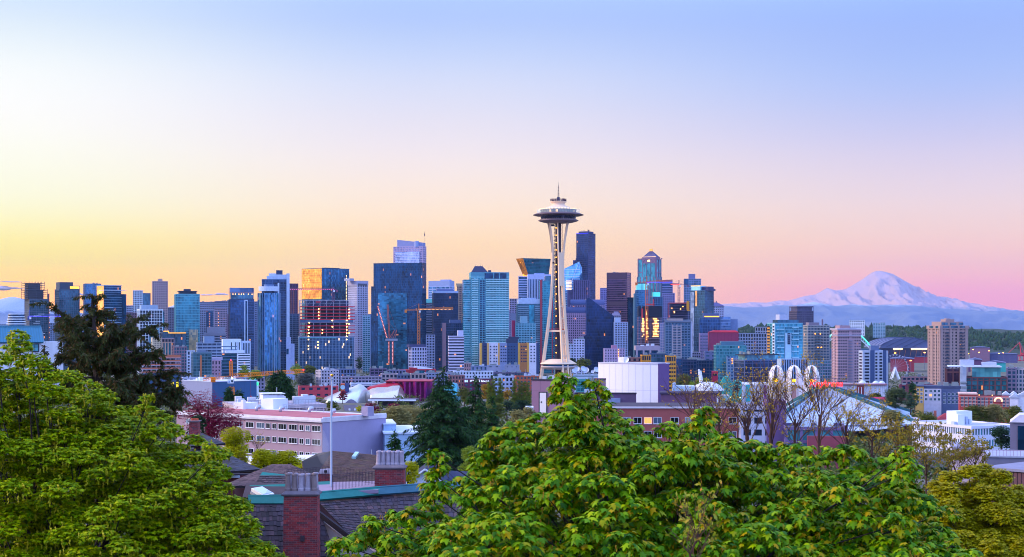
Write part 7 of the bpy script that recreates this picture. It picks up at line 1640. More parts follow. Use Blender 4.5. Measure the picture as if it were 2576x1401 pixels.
cw=(798-712)/F*60.5;cxx=px(755,60.5);z0,z1=pz(1470,60.5),pz(1249,60.5);
s1=brick_stack(H1,'chimney',cxx,61.0,cw*1.02,.95,z0,z1,.95,3);capstone(H1,s1,cxx,61.0,cw*.97,.92,z1,pz(1236,60.5))
pots(H1,s1,[cxx+cw*f for f in(-.38,-.2,-.0,.2,.38)],(60.8,61.25),pz(1237,60.5),(1237-1193)/F*60.5,.105)
mb=MB();mb.box(cxx+.02,cxx+.18,60.42,60.5,pz(1361,60.5),pz(1347,60.5));bw(mb,'flue_plate',paint('#3a2c38'),H1,parent=s1)
cw2=(1016-942)/F*66.5;cx2=px(979,66.5);z1=pz(1181,66.5);s2=brick_stack(H1,'chimney',cx2,67.0,cw2,.9,pz(1245,66.5),z1,.98,4);capstone(H1,s2,cx2,67,cw2,.9,z1,pz(1171,66.5));pots(H1,s2,[cx2+cw2*f for f in(-.38,-.22,-.06,.1,.25,.4)],(66.8,67.2),pz(1172,66.5),(1172-1136)/F*66.5,.1,6)
mb=MB();mb.box(px(622,64),px(1150,67),64.5,76,gz(0,66)-1,pz(1268,64.5)-2.6);bw(mb,'house_wall',paint('#8c7a86'),H1)
Yf=67.5;k=Yf/F;t=thing('flagpole','slender pale flagpole with a gold ball standing on the flat roof deck','flagpole',(px(833,Yf),Yf,pz(1224,Yf)))
mb=MB();mb.tube([(0,0,0),(0,0,170*k),(px(835.5,Yf)-px(833,Yf),0,276*k)],[.055,.05,.03],8);mb.build('pole',paint('#a8b0c8',.4,.1,1),t);mb=MB();mb.lathe([(.01,-.07),(.055,-.04),(.07,0),(.055,.04),(.01,.07)],12);o=mb.build('ball',paint('#c08a2c',.3,.1,1,.9),t);o.location=(px(835.5,Yf)-px(833,Yf),0,280*k)
mb=MB();mb.lathe([(.03,-.03),(.07,-.02),(.07,.02),(.03,.03)],10);o=mb.build('truck',paint('#8a8fa8'),t);o.location=(px(835.4,Yf)-px(833,Yf),0,270*k)

asphalt_dark=island('slate_shingles',['#1c2038','#232846','#181c30','#2a3050','#20243e']);asphalt_brown=island('brown_shingles',['#4a3440','#553c46','#402c38','#5e444e','#3a2834']);mossy=island('mossy_shingles',['#3a1c22','#442426','#30181e','#463020','#38202a','#4a2a24'])
def roofplane(root,name,pts,rows,w,mat,seed):
    bl,br,tr,tl=[P3(*p)for p in pts];mb=MB();mb.slab([bl,br,tr,tl],.12);u=bw(mb,name,cedar_under,root);mb=MB();shingles(mb,bl,br,tr,tl,rows,w,seed,.02);bw(mb,'shingle_cover',mat,root,parent=u);return u
Y=98.;H2=thing('house','brick house with dark slate-blue hipped roofs and a terracotta-topped chimney','house',(px(590,Y),Y,gz(0,Y)))
roofplane(H2,'lower_roof',((535,1189,92),(655,1180,95),(541,1128,102),(520,1130,102)),20,.3,asphalt_dark,1);roofplane(H2,'lower_left_roof',((440,1195,94),(536,1189,92),(522,1128,102),(430,1130,102)),20,.3,asphalt_dark,2)
roofplane(H2,'upper_roof',((480,1122,101),(567,1115,103),(502,1087,108),(470,1090,108)),12,.3,asphalt_dark,3);roofplane(H2,'dormer_roof',((505,1128,100),(560,1130,101),(527,1112,103.5),(505,1106,104)),8,.3,asphalt_dark,4)
mb=MB();mb.box(px(440,94),px(640,94),94,95.5,gz(0,98)-1,pz(1192,94));mb.box(px(490,103),px(548,103),102.5,103.4,pz(1200,103),pz(1120,103));bw(mb,'brick_wall',paint('#5c2c34',.85,.2),H2)
mb=MB();mb.box(px(541,93),px(657,93),92.6,92.9,pz(1194,93),pz(1190,93));bw(mb,'gutter',paint('#2a2436'),H2)
mb=MB();mb.box(px(572,93),px(596,93),93.7,93.98,pz(1205,93),pz(1193,93));bw(mb,'window',paint('#a8b4cc'),H2)
x0,x1=px(479,100),px(501,100);s3=brick_stack(H2,'chimney',(x0+x1)/2,100,x1-x0,.7,pz(1115,100),pz(1060,100),1,8);mb=MB();mb.box(x0-.08,x1+.08,99.55,100.45,pz(1060,100),pz(1057.5,100));bw(mb,'cap',paint('#6a5a64'),H2,parent=s3)
for u in(484,490,496):mb=MB();mb.lathe([(.1,pz(1057.5,100)),(.09,pz(1052,100)),(.06,pz(1052,100))],10,(px(u,100),100));bw(mb,'chimney_pot',paint('#b0503c'),H2,parent=s3)
Y=84.;H3=thing('house','house with a brown shingled hipped roof behind the copper ridges','house',(px(690,Y),Y,gz(0,Y)))
roofplane(H3,'front_roof',((560,1222,80),(800,1222,80),(732,1168,87),(684,1168,87)),18,.22,asphalt_brown,5);roofplane(H3,'right_roof',((800,1222,80),(786,1192,90),(734,1170,87.2),(732,1168,87)),10,.22,asphalt_brown,6)
mb=MB();mb.box(px(590,82),px(770,82),82,84,gz(0,84)-1,pz(1224,82));bw(mb,'wall',paint('#6c4a50'),H3)
Y=118.;H4=thing('house','house with a long mossy dark brown roof, skylight and small chimney','house',(px(880,Y),Y,gz(0,Y)))
roofplane(H4,'front_roof',((770,1236,102),(990,1240,102),(985,1148,120),(836,1134,120)),34,.28,mossy,7);roofplane(H4,'left_roof',((760,1160,112),(772,1236,102),(837,1134,120),(800,1140,124)),16,.28,mossy,8)
mb=MB();mb.box(px(780,104),px(980,104),105,120,gz(0,112)-1,pz(1240,103));bw(mb,'wall',paint('#5c4048'),H4)
mb=MB();k=[P3(885,1154,117.0),P3(895,1154.5,117.0),P3(904,1142.5,119.4),P3(894,1142,119.4)];mb.slab([p+Vector((0,-.1,.2))for p in k],.2);bw(mb,'skylight',glass('#a8d0dc','#88b4cc',0,1,1,.5),H4)
x0,x1=px(803,106),px(832,106);s4=brick_stack(H4,'chimney',(x0+x1)/2,106,x1-x0,.7,pz(1225,106),pz(1190,106),1,9);mb=MB();mb.prism([(x0-.03,105.6),(x1+.03,105.6),(x1+.03,106.4),(x0-.03,106.4)],pz(1190,106),pz(1179.5,106),[(x0+.1,105.7),(x1-.1,105.7),(x1-.1,106.3),(x0+.1,106.3)]);bw(mb,'cap',stone,H4,parent=s4)
mb=MB();mb.box(px(814,105),px(820,105),105.4,105.62,pz(1187,106),pz(1181,106));bw(mb,'flue_opening',paint('#1c1822'),H4,parent=s4)
Y=140.;H5=thing('house','small white gabled house with a dark blue roof and one tiny window','house',(px(1075,Y),Y,gz(0,Y)))
mb=MB();w0,w1,xm=px(1034,Y),px(1108,Y),px(1070,Y);zb,ze,zp=gz(0,Y)-1,pz(1206,Y),pz(1182,Y);mb.add([(w0,Y,zb),(w1,Y,zb),(w1,Y,ze),(xm,Y,zp),(w0,Y,ze),(w0,Y+9,zb),(w1,Y+9,zb),(w1,Y+9,ze),(xm,Y+9,zp),(w0,Y+9,ze)],[(0,1,2,3,4),(9,8,7,6,5),(0,4,9,5),(1,6,7,2)]);bw(mb,'white_wall',paint('#bcc4de'),H5)
mb=MB();e=5;mb.slab([Vector((w0-.5,Y-.4,ze-.35)),Vector((xm,Y-.4,zp+.12)),Vector((xm,Y+9.4,zp+.12)),Vector((w0-.5,Y+9.4,ze-.35))],.12);mb.slab([Vector((xm,Y-.4,zp+.12)),Vector((w1+.5,Y-.4,ze-.35)),Vector((w1+.5,Y+9.4,ze-.35)),Vector((xm,Y+9.4,zp+.12))],.12)
mb.slab([P3(1100,1215,Y+3),P3(1200,1222,Y+3),P3(1180,1186,Y+9),P3(1080,1181,Y+9)],.12);bw(mb,'roof',paint('#252c4e',.85,.25,2),H5)
mb=MB();mb.bar((w0-.5,Y-.45,ze-.35),(xm,Y-.45,zp+.1),.14);mb.bar((xm,Y-.45,zp+.1),(w1+.5,Y-.45,ze-.35),.14);bw(mb,'bargeboard',paint('#c8cce0'),H5)
mb=MB();mb.box(px(1072,Y),px(1081,Y),Y-.08,Y-.01,pz(1213,Y),pz(1203,Y));wn=bw(mb,'window',paint('#6f9fb4'),H5);mb=MB();mb.box(px(1074,Y),px(1079,Y),Y-.12,Y-.085,pz(1212,Y),pz(1204.5,Y));bw(mb,'pane',paint('#1c2438'),H5,parent=wn)

B=Bld('low_building','flat white roofed low building with teal edging behind the yellow green trees','building',(655,850),1180,235,6,dep=24)
mb=MB();mb.box(0,B.W,0,24,0,B.H-.9);B.mesh('wall',mb,paint('#b08a64'));mb=MB();mb.box(-.2,B.W+.2,-.2,24.2,B.H-.88,B.H);B.mesh('roof',mb,paint('#d4d0e0',.8,.15,.5));mb=MB();mb.box(-.3,B.W+.3,-.35,-.21,B.H-.9,B.H-.2);B.mesh('teal_edge',mb,paint('#3f8aa0'));mb=MB()
for u in(668,715,733,790,812):x=B.X(u);mb.box(x,x+1.3,6+u%5,7.3+u%5,B.H,B.H+.6)
for x in(5,18):mb.tube([(x,3,B.H),(x,3,B.H+2.4)],.04,4)
B.mesh('roof_units',mb,paint('#c4c6d8'))
B=Bld('low_building','pale blue windowless hall with two wall lamps, half hidden by the conifers','building',(968,1120),1092,360,3,dep=26)
mb=MB();mb.box(0,B.W,0,26,0,B.H);mb.box(B.X(968),B.X(1000),6,24,B.H-.3,B.Z(1072));B.mesh('wall',mb,paint('#8fa8cc',.7,.06));mb=MB();mb.box(-.3,B.W+.3,-.3,26.3,B.H+.02,B.H+.4);mb.box(B.X(967),B.X(1001),5.7,24.3,B.Z(1072)+.02,B.Z(1070));B.mesh('roof_edge',mb,paint('#c4cce4'));mb=MB();mb.box(B.X(980),B.X(984),-.5,-.02,B.Z(1103),B.Z(1100));mb.box(B.X(996),B.X(999),-.5,-.02,B.Z(1104),B.Z(1101));B.mesh('wall_lamp',mb,paint('#c8c4cc'))
B=Bld('apartment_building','mauve four-storey apartment block with rows of white framed sliding windows','apartments',(444,810.5,970),1053,350,46)
mb=MB();mb.box(0,B.W,0,B.D,0,B.H-.9);B.mesh('brick_wall',mb,paint('#9a8092',.85,.07,.7));mb=MB();mb.box(.05,B.W+.02,-.06,-.015,0,B.H-.9);B.mesh('end_wall',mb,paint('#8f87ac',.8,.06,.5))
mb=MB();mb.box(-.55,B.W+.1,-.25,B.D,B.H-.88,B.H);B.mesh('roof',mb,paint('#c4bccc',.8,.25,.35));mb=MB();mb.box(-.56,-.5,-.2,B.D,B.H-.5,B.H+.12);mb.box(0,B.W,-.27,-.05,B.H+.01,B.H+.3);B.mesh('parapet',mb,paint('#d8d4e4'));mb=MB();mb.box(.6,B.W*.8,.4,B.D-.5,B.H+.01,B.H+.06);B.mesh('red_membrane',mb,paint('#a8606c',.9,.35,.25))
fw=paint('#dcdcea',.5,.04);gpn=panes()
uc=lambda cx_:503.1+.2594*cx_
wide=[B.S(uc(c))for c in(485,588,800,904,1129)];nar=[B.S(uc(c))for c in(662,722,986,1047)]
more=[wide[1]+(wide[0]-wide[1])*i for i in(2.1,3.2,4.4,5.6,6.9)]
zt=B.Z(1053+17.5)-1.35;rowsz=[zt,zt-3.15,zt-6.3,zt-9.45]
wins(B,wide+[m for m in more if m<B.D-2],rowsz,2.55,1.2,fw,gpn,y=-.02,side=True,mull=2,fr=.075);wins(B,nar,rowsz,1.25,1.2,fw,gpn,y=-.02,side=True,mull=1,fr=.075)
w0=B.H;mb=MB();x,y=6,B.D*.50
def rb(u,Yq,w,d,h,name,mat):
    p=Vector((px(u,Yq),Yq,0))-B.O;lx,ly=p.dot(B.ex),p.dot(B.ey);mb=MB();mb.box(lx-w/2,lx+w/2,ly-d/2,ly+d/2,w0-.02,w0+h);return B.mesh(name,mb,mat)
rb(690,392,5.2,4.6,2.6,'roof_house',wht);rb(618,392,4.5,4.2,1.6,'roof_house',wht);rb(612,388,.9,.9,2.4,'roof_vent',wht);rb(925,361,2.2,2.0,2.2,'end_stack',paint('#8f87ac'))
for i,(u,Yq)in enumerate(((645,381),(705,377),(834,364),(778,374))):
    p=Vector((px(u,Yq),Yq,0))-B.O;mb=MB();r_=.55;mb.tube([(0,0,.0),(0,0,.7),(.3,0,1.05),(1.1,0,1.05)],[.4,.42,.5,.55],10);o=B.mesh('vent_hood',mb,paint('#b4b8cc',.4,.15,1,.4),True);o.location=(p.dot(B.ex),p.dot(B.ey),w0)
q=random.Random(8)
for i in range(0):u,Yq=q.uniform(600,930),q.uniform(366,398);p=Vector((px(u,Yq),Yq,0))-B.O;lx,ly=p.dot(B.ex),p.dot(B.ey);
B.r['label']=B.r['label']
mb=MB();p0=Vector((px(650,402),402,0))-B.O;p1=Vector((px(840,372),372,0))-B.O;a,b=(p0.dot(B.ex),p0.dot(B.ey)),(p1.dot(B.ex),p1.dot(B.ey))
for i in range(24):t=i/23;x,y=a[0]+(b[0]-a[0])*t,a[1]+(b[1]-a[1])*t;mb.box(x-.03,x+.03,y-.03,y+.03,w0,w0+1.1)
mb.bar((a[0],a[1],w0+1.1),(b[0],b[1],w0+1.1),.05);mb.bar((a[0],a[1],w0+.6),(b[0],b[1],w0+.6),.04);B.mesh('roof_railing',mb,paint('#9a98b0'))

Y=150.;H6=thing('house','white house with a ribbed teal metal mansard roof at the left edge','house',(px(30,Y),Y,gz(0,Y)))
mb=MB();mb.slab([P3(-60,860,Y),P3(109,860,Y),P3(103,822,Y+1.6),P3(-60,822,Y+1.6)],.2);mb.slab([P3(109,860,Y),P3(112,858,Y+8),P3(104,822,Y+7),P3(103,822,Y+1.6)],.2);bw(mb,'mansard_roof',paint('#3c7aa0',.6,.12,.8),H6);mb=MB()
for i in range(26):t=i/25;a=P3(-58+166*t,860,Y-.05);b=P3(-58+160*t,822,Y+1.52);mb.bar(a,b,.045)
mb.tube([P3(-60,821,Y+1.6),P3(103,821,Y+1.6)],.09,5);bw(mb,'roof_seams',paint('#35708f'),H6);mb=MB();mb.box(px(-60,Y),px(99,Y),Y+.3,Y+8,pz(985,Y),pz(861,Y));bw(mb,'white_wall',paint('#c4c8dc'),H6);mb=MB();mb.box(px(77,Y),px(96,Y),Y+.15,Y+.28,pz(885,Y),pz(865,Y));wn=bw(mb,'window',paint('#2c3448'),H6);mb=MB()
for a,b in((78.5,86),(87.5,95)):mb.box(px(a,Y),px(b,Y),Y+.1,Y+.14,pz(883,Y),pz(866.5,Y))
bw(mb,'pane',glass('#4f8ca0','#2f6a80',0,1,1,.4),H6,parent=wn)
# ================================================================== vegetation
def fan(b,droop=.35,fold=.28,c=(0,.38)):
    pts=[c]+b+[(-x,y)for x,y in b[::-1]if abs(x)>1e-6];n=len(pts)-1
    return np.array([(x,y,-droop*y*y-fold*abs(x))for x,y in pts]),np.array([(0,i,i%n+1)for i in range(1,n+1)])
MAPLE=fan([(0,0),(-.2,-.04),(-.5,.1),(-.3,.28),(-.6,.62),(-.22,.56),(-.17,.8),(0,1.08)])
STAR=fan([(0,0),(-.42,.12),(-.24,.34),(-.52,.66),(-.16,.6),(0,1)],.3,.2)
LEAF=(np.array([(0,0,0),(-.34,.5,-.08),(0,1,-.25),(.34,.5,-.08)]),np.array([(0,1,2),(0,2,3)]))
NEEDLE=(np.array([(0,0,0),(-.13,.4,-.03),(0,1,-.2),(.13,.4,-.03)]),np.array([(0,1,2),(0,2,3)]))
def unit(a):return a/np.maximum(np.linalg.norm(a,axis=1,keepdims=True),1e-9)
def leafverts(P,A,Nn,size,shape):
    A=unit(A);Xv=unit(np.cross(A,Nn));Nn=np.cross(Xv,A);S_,T_=shape
    V=P[:,None]+size[:,None,None]*(S_[None,:,0,None]*Xv[:,None]+S_[None,:,1,None]*A[:,None]+S_[None,:,2,None]*Nn[:,None])
    Fc=T_[None]+(np.arange(len(P))*len(S_))[:,None,None]
    return V.reshape(-1,3),Fc.reshape(-1,3)
def crown(root,boughs,per,size,shape,mat,seed=1,flat=.75,droop=.6,tuft=8,name='crown',upper=-.35,core=.5):
    q=np.random.default_rng(seed);Ps,As,Ns=[],[],[]
    for x,y,z,r in boughs:
        n=max(3,int(per*r*r/tuft));d=unit(q.normal(size=(n*2,3)));d=d[d[:,2]>upper][:n];n=len(d)
        rad=r*(core+(1-core)*q.random(n)**.5);c=np.array([x,y,z])+d*rad[:,None]*np.array([1,1,flat])
        a=q.random((n,tuft))*6.283;rd=np.stack([np.cos(a),np.sin(a),np.zeros_like(a)],2)+d[:,None]*.5
        dr=droop*q.uniform(.4,1.5,(n,tuft,1));ax=rd-np.array([0,0,1])*dr
        P=c[:,None]+rd*size*q.uniform(.05,.55,(n,tuft,1))-np.array([0,0,1])*dr*size*.3
        Nn=rd*dr+np.array([0,0,1])+q.normal(size=(n,tuft,3))*.28
        Ps.append(P.reshape(-1,3));As.append(ax.reshape(-1,3));Ns.append(Nn.reshape(-1,3))
    P,A,Nn=map(np.concatenate,(Ps,As,Ns));s=size*q.uniform(.6,1.25,len(P));V,Fc=leafverts(P,A,Nn,s,shape)
    return npmesh(name,V,Fc,mat,root)
def limb(mb,a,b,r0,r1,q,sag=.12,n=5,k=5):
    a,b=Vector(a),Vector(b);L=(b-a).length;pts=[]
    for i in range(k+1):
        t=i/k;p=a.lerp(b,t)+Vector((q.uniform(-1,1),q.uniform(-1,1),0))*L*.035*math.sin(math.pi*t);p.z+=sag*L*math.sin(math.pi*t)*(1 if sag>0 else 1);pts.append(p)
    mb.tube(pts,[r0+(r1-r0)*i/k for i in range(k+1)],n)
    return pts
def wood(root,boughs,base,fork,r,mat,seed,twigs=3):
    q=random.Random(seed);mb=MB();limb(mb,base,fork,r,r*.75,q,0,8);mb.build('trunk',mat,root);mb=MB();f=Vector(fork)
    for x,y,z,br in boughs:
        c=Vector((x,y,z));pts=limb(mb,f.lerp(Vector((f.x,f.y,c.z)),q.uniform(0,.35)),c,r*.28,r*.07,q,.06)
        for _ in range(twigs):d=Vector((q.gauss(0,1),q.gauss(0,1),q.uniform(-.2,1))).normalized()*br*.9;limb(mb,pts[q.choice((3,4,5))],c+d,r*.06,r*.02,q,.05,4,3)
    mb.build('branches',mat,root)
def outline_boughs(top,vbot,Y0,thick,rp,seed,jit=.35,step=1.0):
    """boughs that fill a crown: its top edge is given in the picture, the depth is a dome: high boughs far, low ones near"""
    q=random.Random(seed);A=np.array(top,float);out=[];u=A[0,0]
    while u<A[-1,0]:
        vt=np.interp(u,A[:,0],A[:,1]);e=min(1,(u-A[0,0]+40)/160,(A[-1,0]-u+40)/160);v=vt+rp*.75
        while v<vbot:
            t=(v-vt)/max(60,vbot-vt);Y=Y0+thick*(.9-1.8*t)*e+q.uniform(-1,1)*2.0;r=rp*q.uniform(.7,1.15)*(.75 if v-vt<rp else 1)/F*Y
            out.append((px(u+q.uniform(-jit,jit)*rp,Y),Y,pz(v+q.uniform(-jit,jit)*rp*(0 if v-vt<rp else 1),Y),r));v+=rp*1.05*step
        u+=rp*.95*step
    return out
def local(root,bs):l=root.location;return[(x-l.x,y-l.y,z-l.z,r)for x,y,z,r in bs]
bark=paint('#2c2226',.9,.3,3,bump=.3);bark2=paint('#3a2f30',.9,.3,2)
def tassels(root,boughs,per,mat,seed,L=.16,name='flower_tassels',bead=.014):
    q=random.Random(seed);mb=MB()
    for x,y,z,r in boughs:
        for _ in range(per):
            d=Vector((q.gauss(0,1),q.gauss(0,1),q.uniform(-.5,.8))).normalized()*r*q.uniform(.85,1.05);p=Vector((x,y,z))+Vector((d.x,d.y,d.z*.75));n=6
            for i in range(n):
                o=p+Vector((q.uniform(-1,1)*bead,q.uniform(-1,1)*bead,-L*i/n));b=bead*q.uniform(.8,1.5)*(1.2-i/n*.6)
                mb.add([(o.x-b,o.y,o.z),(o.x+b,o.y-b,o.z),(o.x,o.y+b,o.z),(o.x,o.y,o.z+b*1.4),(o.x,o.y,o.z-b*1.4)],[(0,1,3),(1,2,3),(2,0,3),(1,0,4),(2,1,4),(0,2,4)])
    o=mb.build(name,mat,root);o['kind']='stuff';return o
def spike(u,v0,v1,Y,r):return[(px(u+random.uniform(-6,6),Y),Y,pz(v,Y),r*(.7+.5*(v-v0)/(v1-v0+1)))for v in np.arange(v0+8,v1,26)]

Y=47.;T=thing('maple_tree','big-leaved green maple with drooping leaves filling the bottom right of centre','tree',(px(1650,Y),Y,gz(0,Y)))
topR=[(868,1330),(900,1285),(950,1262),(1060,1262),(1100,1240),(1130,1235),(1175,1150),(1200,1105),(1250,1062),(1300,1050),(1370,1015),(1430,1000),(1470,985),(1530,1000),(1560,1035),(1600,1045),(1640,1070),(1680,1042),(1740,1040),(1790,1050),(1850,1085),(1920,1092),(2000,1105),(2080,1112),(2140,1100),(2190,1140),(2240,1168),(2300,1185),(2350,1245),(2390,1300),(2440,1370),(2480,1420)]
bR=outline_boughs(topR,1480,47,4.5,58,3)+outline_boughs([(a,b+50)for a,b in topR],1480,50.5,3.5,56,13)+spike(1098,1138,1262,48,.42)+spike(1423,940,1010,49,.45)+spike(1500,960,1010,49,.4)+spike(2280,1128,1200,47,.4)+spike(1768,1030,1070,48,.4)
bR=local(T,bR);base=(0,0,0)
mapleM=leafmat('maple_leaves',['#4c7c00','#689400','#386a00','#8aa800','#265800','#a4b600','#5a8a00','#b08c00','#427200','#2a5e04','#1e4800'],.45,.26,.12)
crown(T,bR,600,.215,MAPLE,mapleM,5,.8,.8,7,core=.45,upper=-.15)
wood(T,bR[::2],base,(0,2,5),.2,bark,4,2);tassels(T,bR,5,leafmat('maple_flowers',['#a88a1c','#b8721c','#8a8a1c','#a0541c'],.6,.3),6,.2)

Y=56.;T=thing('maple_tree','dense yellow-green maple hung with pale tassels filling the bottom left','tree',(px(180,Y),Y,gz(0,Y)))
topL=[(-60,875),(10,870),(40,858),(60,862),(100,905),(160,915),(200,925),(250,960),(300,1000),(350,1030),(385,1010),(420,1040),(460,1060),(500,1085),(530,1110),(555,1170),(600,1225),(640,1255),(655,1290),(660,1340),(700,1385),(720,1420)]
bL=outline_boughs(topL,1470,56,4.5,50,8,step=.95)+outline_boughs([(a,b+45)for a,b in topL],1470,59.5,3.5,52,18)+spike(46,838,880,58,.5)+spike(366,992,1040,57,.32)+spike(528,1112,1160,55,.3)
bL=local(T,bL)
leftM=leafmat('left_maple_leaves',['#5e8000','#829c00','#4a7000','#9ea800','#365e00','#90a200','#b4b400','#668600'],.5,.28,.1)
crown(T,bL,1700,.145,STAR,leftM,9,.66,.5,9,core=.45,upper=-.12)
wood(T,bL[::2],base,(-1.5,2,4),.22,bark,10,2);tassels(T,bL,16,leafmat('pale_tassels',['#b0ac14','#c0b81c','#a0a410'],.6,.4),11,.2,bead=.026)

Y=100.;T=thing('oak_tree','rounded olive-yellow oak with dark winding limbs at the right edge','tree',(px(2480,Y),Y,gz(0,Y)))
bO=local(T,outline_boughs([(2300,1330),(2340,1215),(2380,1180),(2430,1162),(2480,1158),(2530,1185),(2560,1230),(2620,1260),(2680,1300)],1450,100,6,36,12,step=.9))
crown(T,bO,2600,.2,LEAF,leafmat('oak_leaves',['#a89c00','#928e00','#bcac00','#7c8000','#b0a400'],.5,.4,.2),13,.85,.4,7,core=.4);wood(T,bO,base,(.5,0,5),.3,bark,14,4)

needleM=leafmat('fir_needles',['#163a1c','#20481c','#102e20','#345c1a','#183a2a','#284e18'],.6,.25,.2);spruceM=leafmat('spruce_needles',['#2c3c16','#3c4418','#22341a','#5a381c','#283a18','#46461a','#20301a'],.65,.25,.2)
def needles(root,branches,dens,size,mat,seed,name='crown',hang=.5,width=1.0):
    q=np.random.default_rng(seed);Ps,As=[],[]
    for pts in branches:
        p=np.array([tuple(v)for v in pts]);seg=np.linalg.norm(np.diff(p,axis=0),axis=1);L=seg.sum();n=max(4,int(L*dens));t=q.random(n)**.8*(len(p)-1)*.999;i=t.astype(int);f=(t-i)[:,None]
        P=p[i]*(1-f)+p[i+1]*f;D=unit(p[i+1]-p[i]);sd=unit(np.cross(D,np.array([0,0,1.])+0*D));sg=q.choice([-1,0,1],n)[:,None]
        A=D*.55+sd*sg*width+q.normal(size=(n,3))*.3;A[:,2]-=hang*q.random(n);Ps.append(P+q.normal(size=(n,3))*size*.12);As.append(A)
    P,A=np.concatenate(Ps),np.concatenate(As);Nn=np.array([0,0,1.])+q.normal(size=P.shape)*.5
    V,Fc=leafverts(P,A,Nn,size*q.uniform(.5,1.2,len(P)),NEEDLE);return npmesh(name,V,Fc,mat,root)
def conifer(label,u,vt,vb,Y,hw,seed,mat=None,ex=.85,cap=999,group=None,dens=9,lev=26,tops=(0,),cat='tree',nm='fir_tree',lean=1.0,size=None):
    k=Y/F;zb=pz(vb,Y);T=thing(nm,label,cat,(px(u,Y),Y,zb),0,group);H=(vb-vt)*k;q=random.Random(seed);br=[];mb=MB();ww=MB()
    for ti,dx in enumerate(tops):
        Ht=H*(1-.06*(ti%3));mb.tube([(dx*k,0,-3),(dx*k,0,Ht*.6),(dx*k,0,Ht)],[H*.022,H*.012,.03],6)
        for i in range(lev):
            t=(i+q.random()*.6)/lev;z=Ht*(1-t);R_=min(cap,hw*((.05 if ex<1 else.014)+.95*t**ex))*k/(1 if len(tops)==1 else 1.25)
            for j in range(5 if t>.12 else 3):
                a=q.uniform(0,6.283);L=R_*q.uniform(.55,1.12);p0=Vector((dx*k,0,z));d=Vector((math.cos(a),math.sin(a),0));pts=[p0,p0+d*L*.5+Vector((0,0,.04*L-.12*L*t*lean)),p0+d*L+Vector((0,0,-.06*L-.3*L*t*lean))];br.append(pts);ww.tube(pts,[.06*k*15*.1+.03,.03,.012],3,False)
        br.append([Vector((dx*k,0,Ht*.9)),Vector((dx*k,0,Ht))])
    mb.build('trunk',bark2,T);ww.build('branches',bark2,T);needles(T,br,dens/max(.3,k*15),size or max(.3,13*k),mat or needleM,seed);return T
conifer('tall dark fir with three spires and long sagging lower boughs before the pale blue hall',1115,925,1190,240,320,21,ex=1.5,cap=125,tops=(0,-13,17),dens=15,lev=30)
conifer('dark broad fir standing just right of the three-spired fir',1196,948,1200,260,200,22,ex=1.5,cap=74,tops=(0,),dens=22,lev=32)
conifer('dense dark bushy conifer behind the flat roofs, right of the orange crane',705,936,1030,620,60,23,dens=40,lev=22,tops=(0,-14,12))
conifer('slim small spruce in front of the blue warehouse, left of a pair',576,973,1012,640,11,24,group='pair of small spruces',dens=30,lev=14)
conifer('wider blue-green small spruce in front of the blue warehouse, right of a pair',600,985,1014,640,17,25,group='pair of small spruces',dens=30,lev=12)
conifer('small dark pine against the end wall of the mauve apartment block',992,1090,1170,230,34,26,dens=26,lev=14)
conifer('little dark conifer spire beside the grey green trees at the right',2176+120,963,985,980,5,27,dens=30,lev=10)
conifer('weeping blue-green cedar at the right side of the broad fir',1238,1000,1160,230,34,28,lean=2.4,dens=30,lev=18,nm='cedar_tree')

Y=80.;k=Y/F;T=thing('spruce_tree','big dark brownish spruce with long upswept limbs behind the left maple','tree',(px(245,Y),Y,gz(0,Y)));q=random.Random(31);L0=T.location
LB=[(232,800,233,742,0),(236,830,126,762,-2),(238,860,150,812,2),(240,880,178,800,-3),(236,800,268,778,1),(236,815,205,800,1),(240,850,312,835,-2),(242,870,386,818,0),(244,885,345,800,2),(246,920,398,880,-2),(246,930,150,890,2),(246,950,120,930,-1),(248,960,420,960,2),(250,1000,458,972,-2),(252,1020,440,1000,1),(250,985,380,935,-3),(246,1000,170,980,1),(250,900,300,880,-4),(250,900,200,880,-4),(252,960,320,950,-4),(252,1020,360,1040,-3),(250,1040,200,1030,-3),(250,930,352,872,-2),(250,950,436,935,1),(252,1000,345,1000,-4),(252,1040,425,1035,-2),(246,900,165,850,-1),(246,860,285,815,-3),(250,980,300,960,-5)]
br=[];ww=MB()
for u0,v0,u1,v1,dy in LB:
    a=P3(u0,v0,Y)-L0;b=P3(u1,v1,Y+dy)-L0;m=(a+b)/2;m.z-=(b-a).length*.1;pts=[a,a.lerp(m,.6)+Vector((0,dy*.2,0)),m.lerp(b,.6),b];br.append(pts);ww.tube(pts,[.09,.07,.04,.015],5)
    for j in range(int((b-a).length*7)+6):
        t=q.uniform(.12,1);c=a.lerp(m,t*2)if t<.5 else m.lerp(b,t*2-1);d=(b-a).normalized()*q.uniform(.1,.8)+Vector((q.uniform(-1,1),q.uniform(-1,1),q.uniform(-.9,.55)));e=c+d.normalized()*q.uniform(.35,1.0);br.append([c,c.lerp(e,.5),e-Vector((0,0,.1))]);ww.tube([c,e],[.02,.006],3,False)
mb=MB();mb.tube([(0,0,0),P3(248,1000,Y)-L0,P3(238,850,Y)-L0,P3(232,760,Y)-L0],[.35,.25,.14,.03],8);mb.build('trunk',bark2,T);ww.build('branches',bark2,T);needles(T,br,90,.27,spruceM,32,hang=.9,width=.8)
conifer('small dark spruce top rising between the teal roof and the big spruce',187-75,868,960,78,20,33,mat=spruceM,dens=10,lev=14,size=.25)

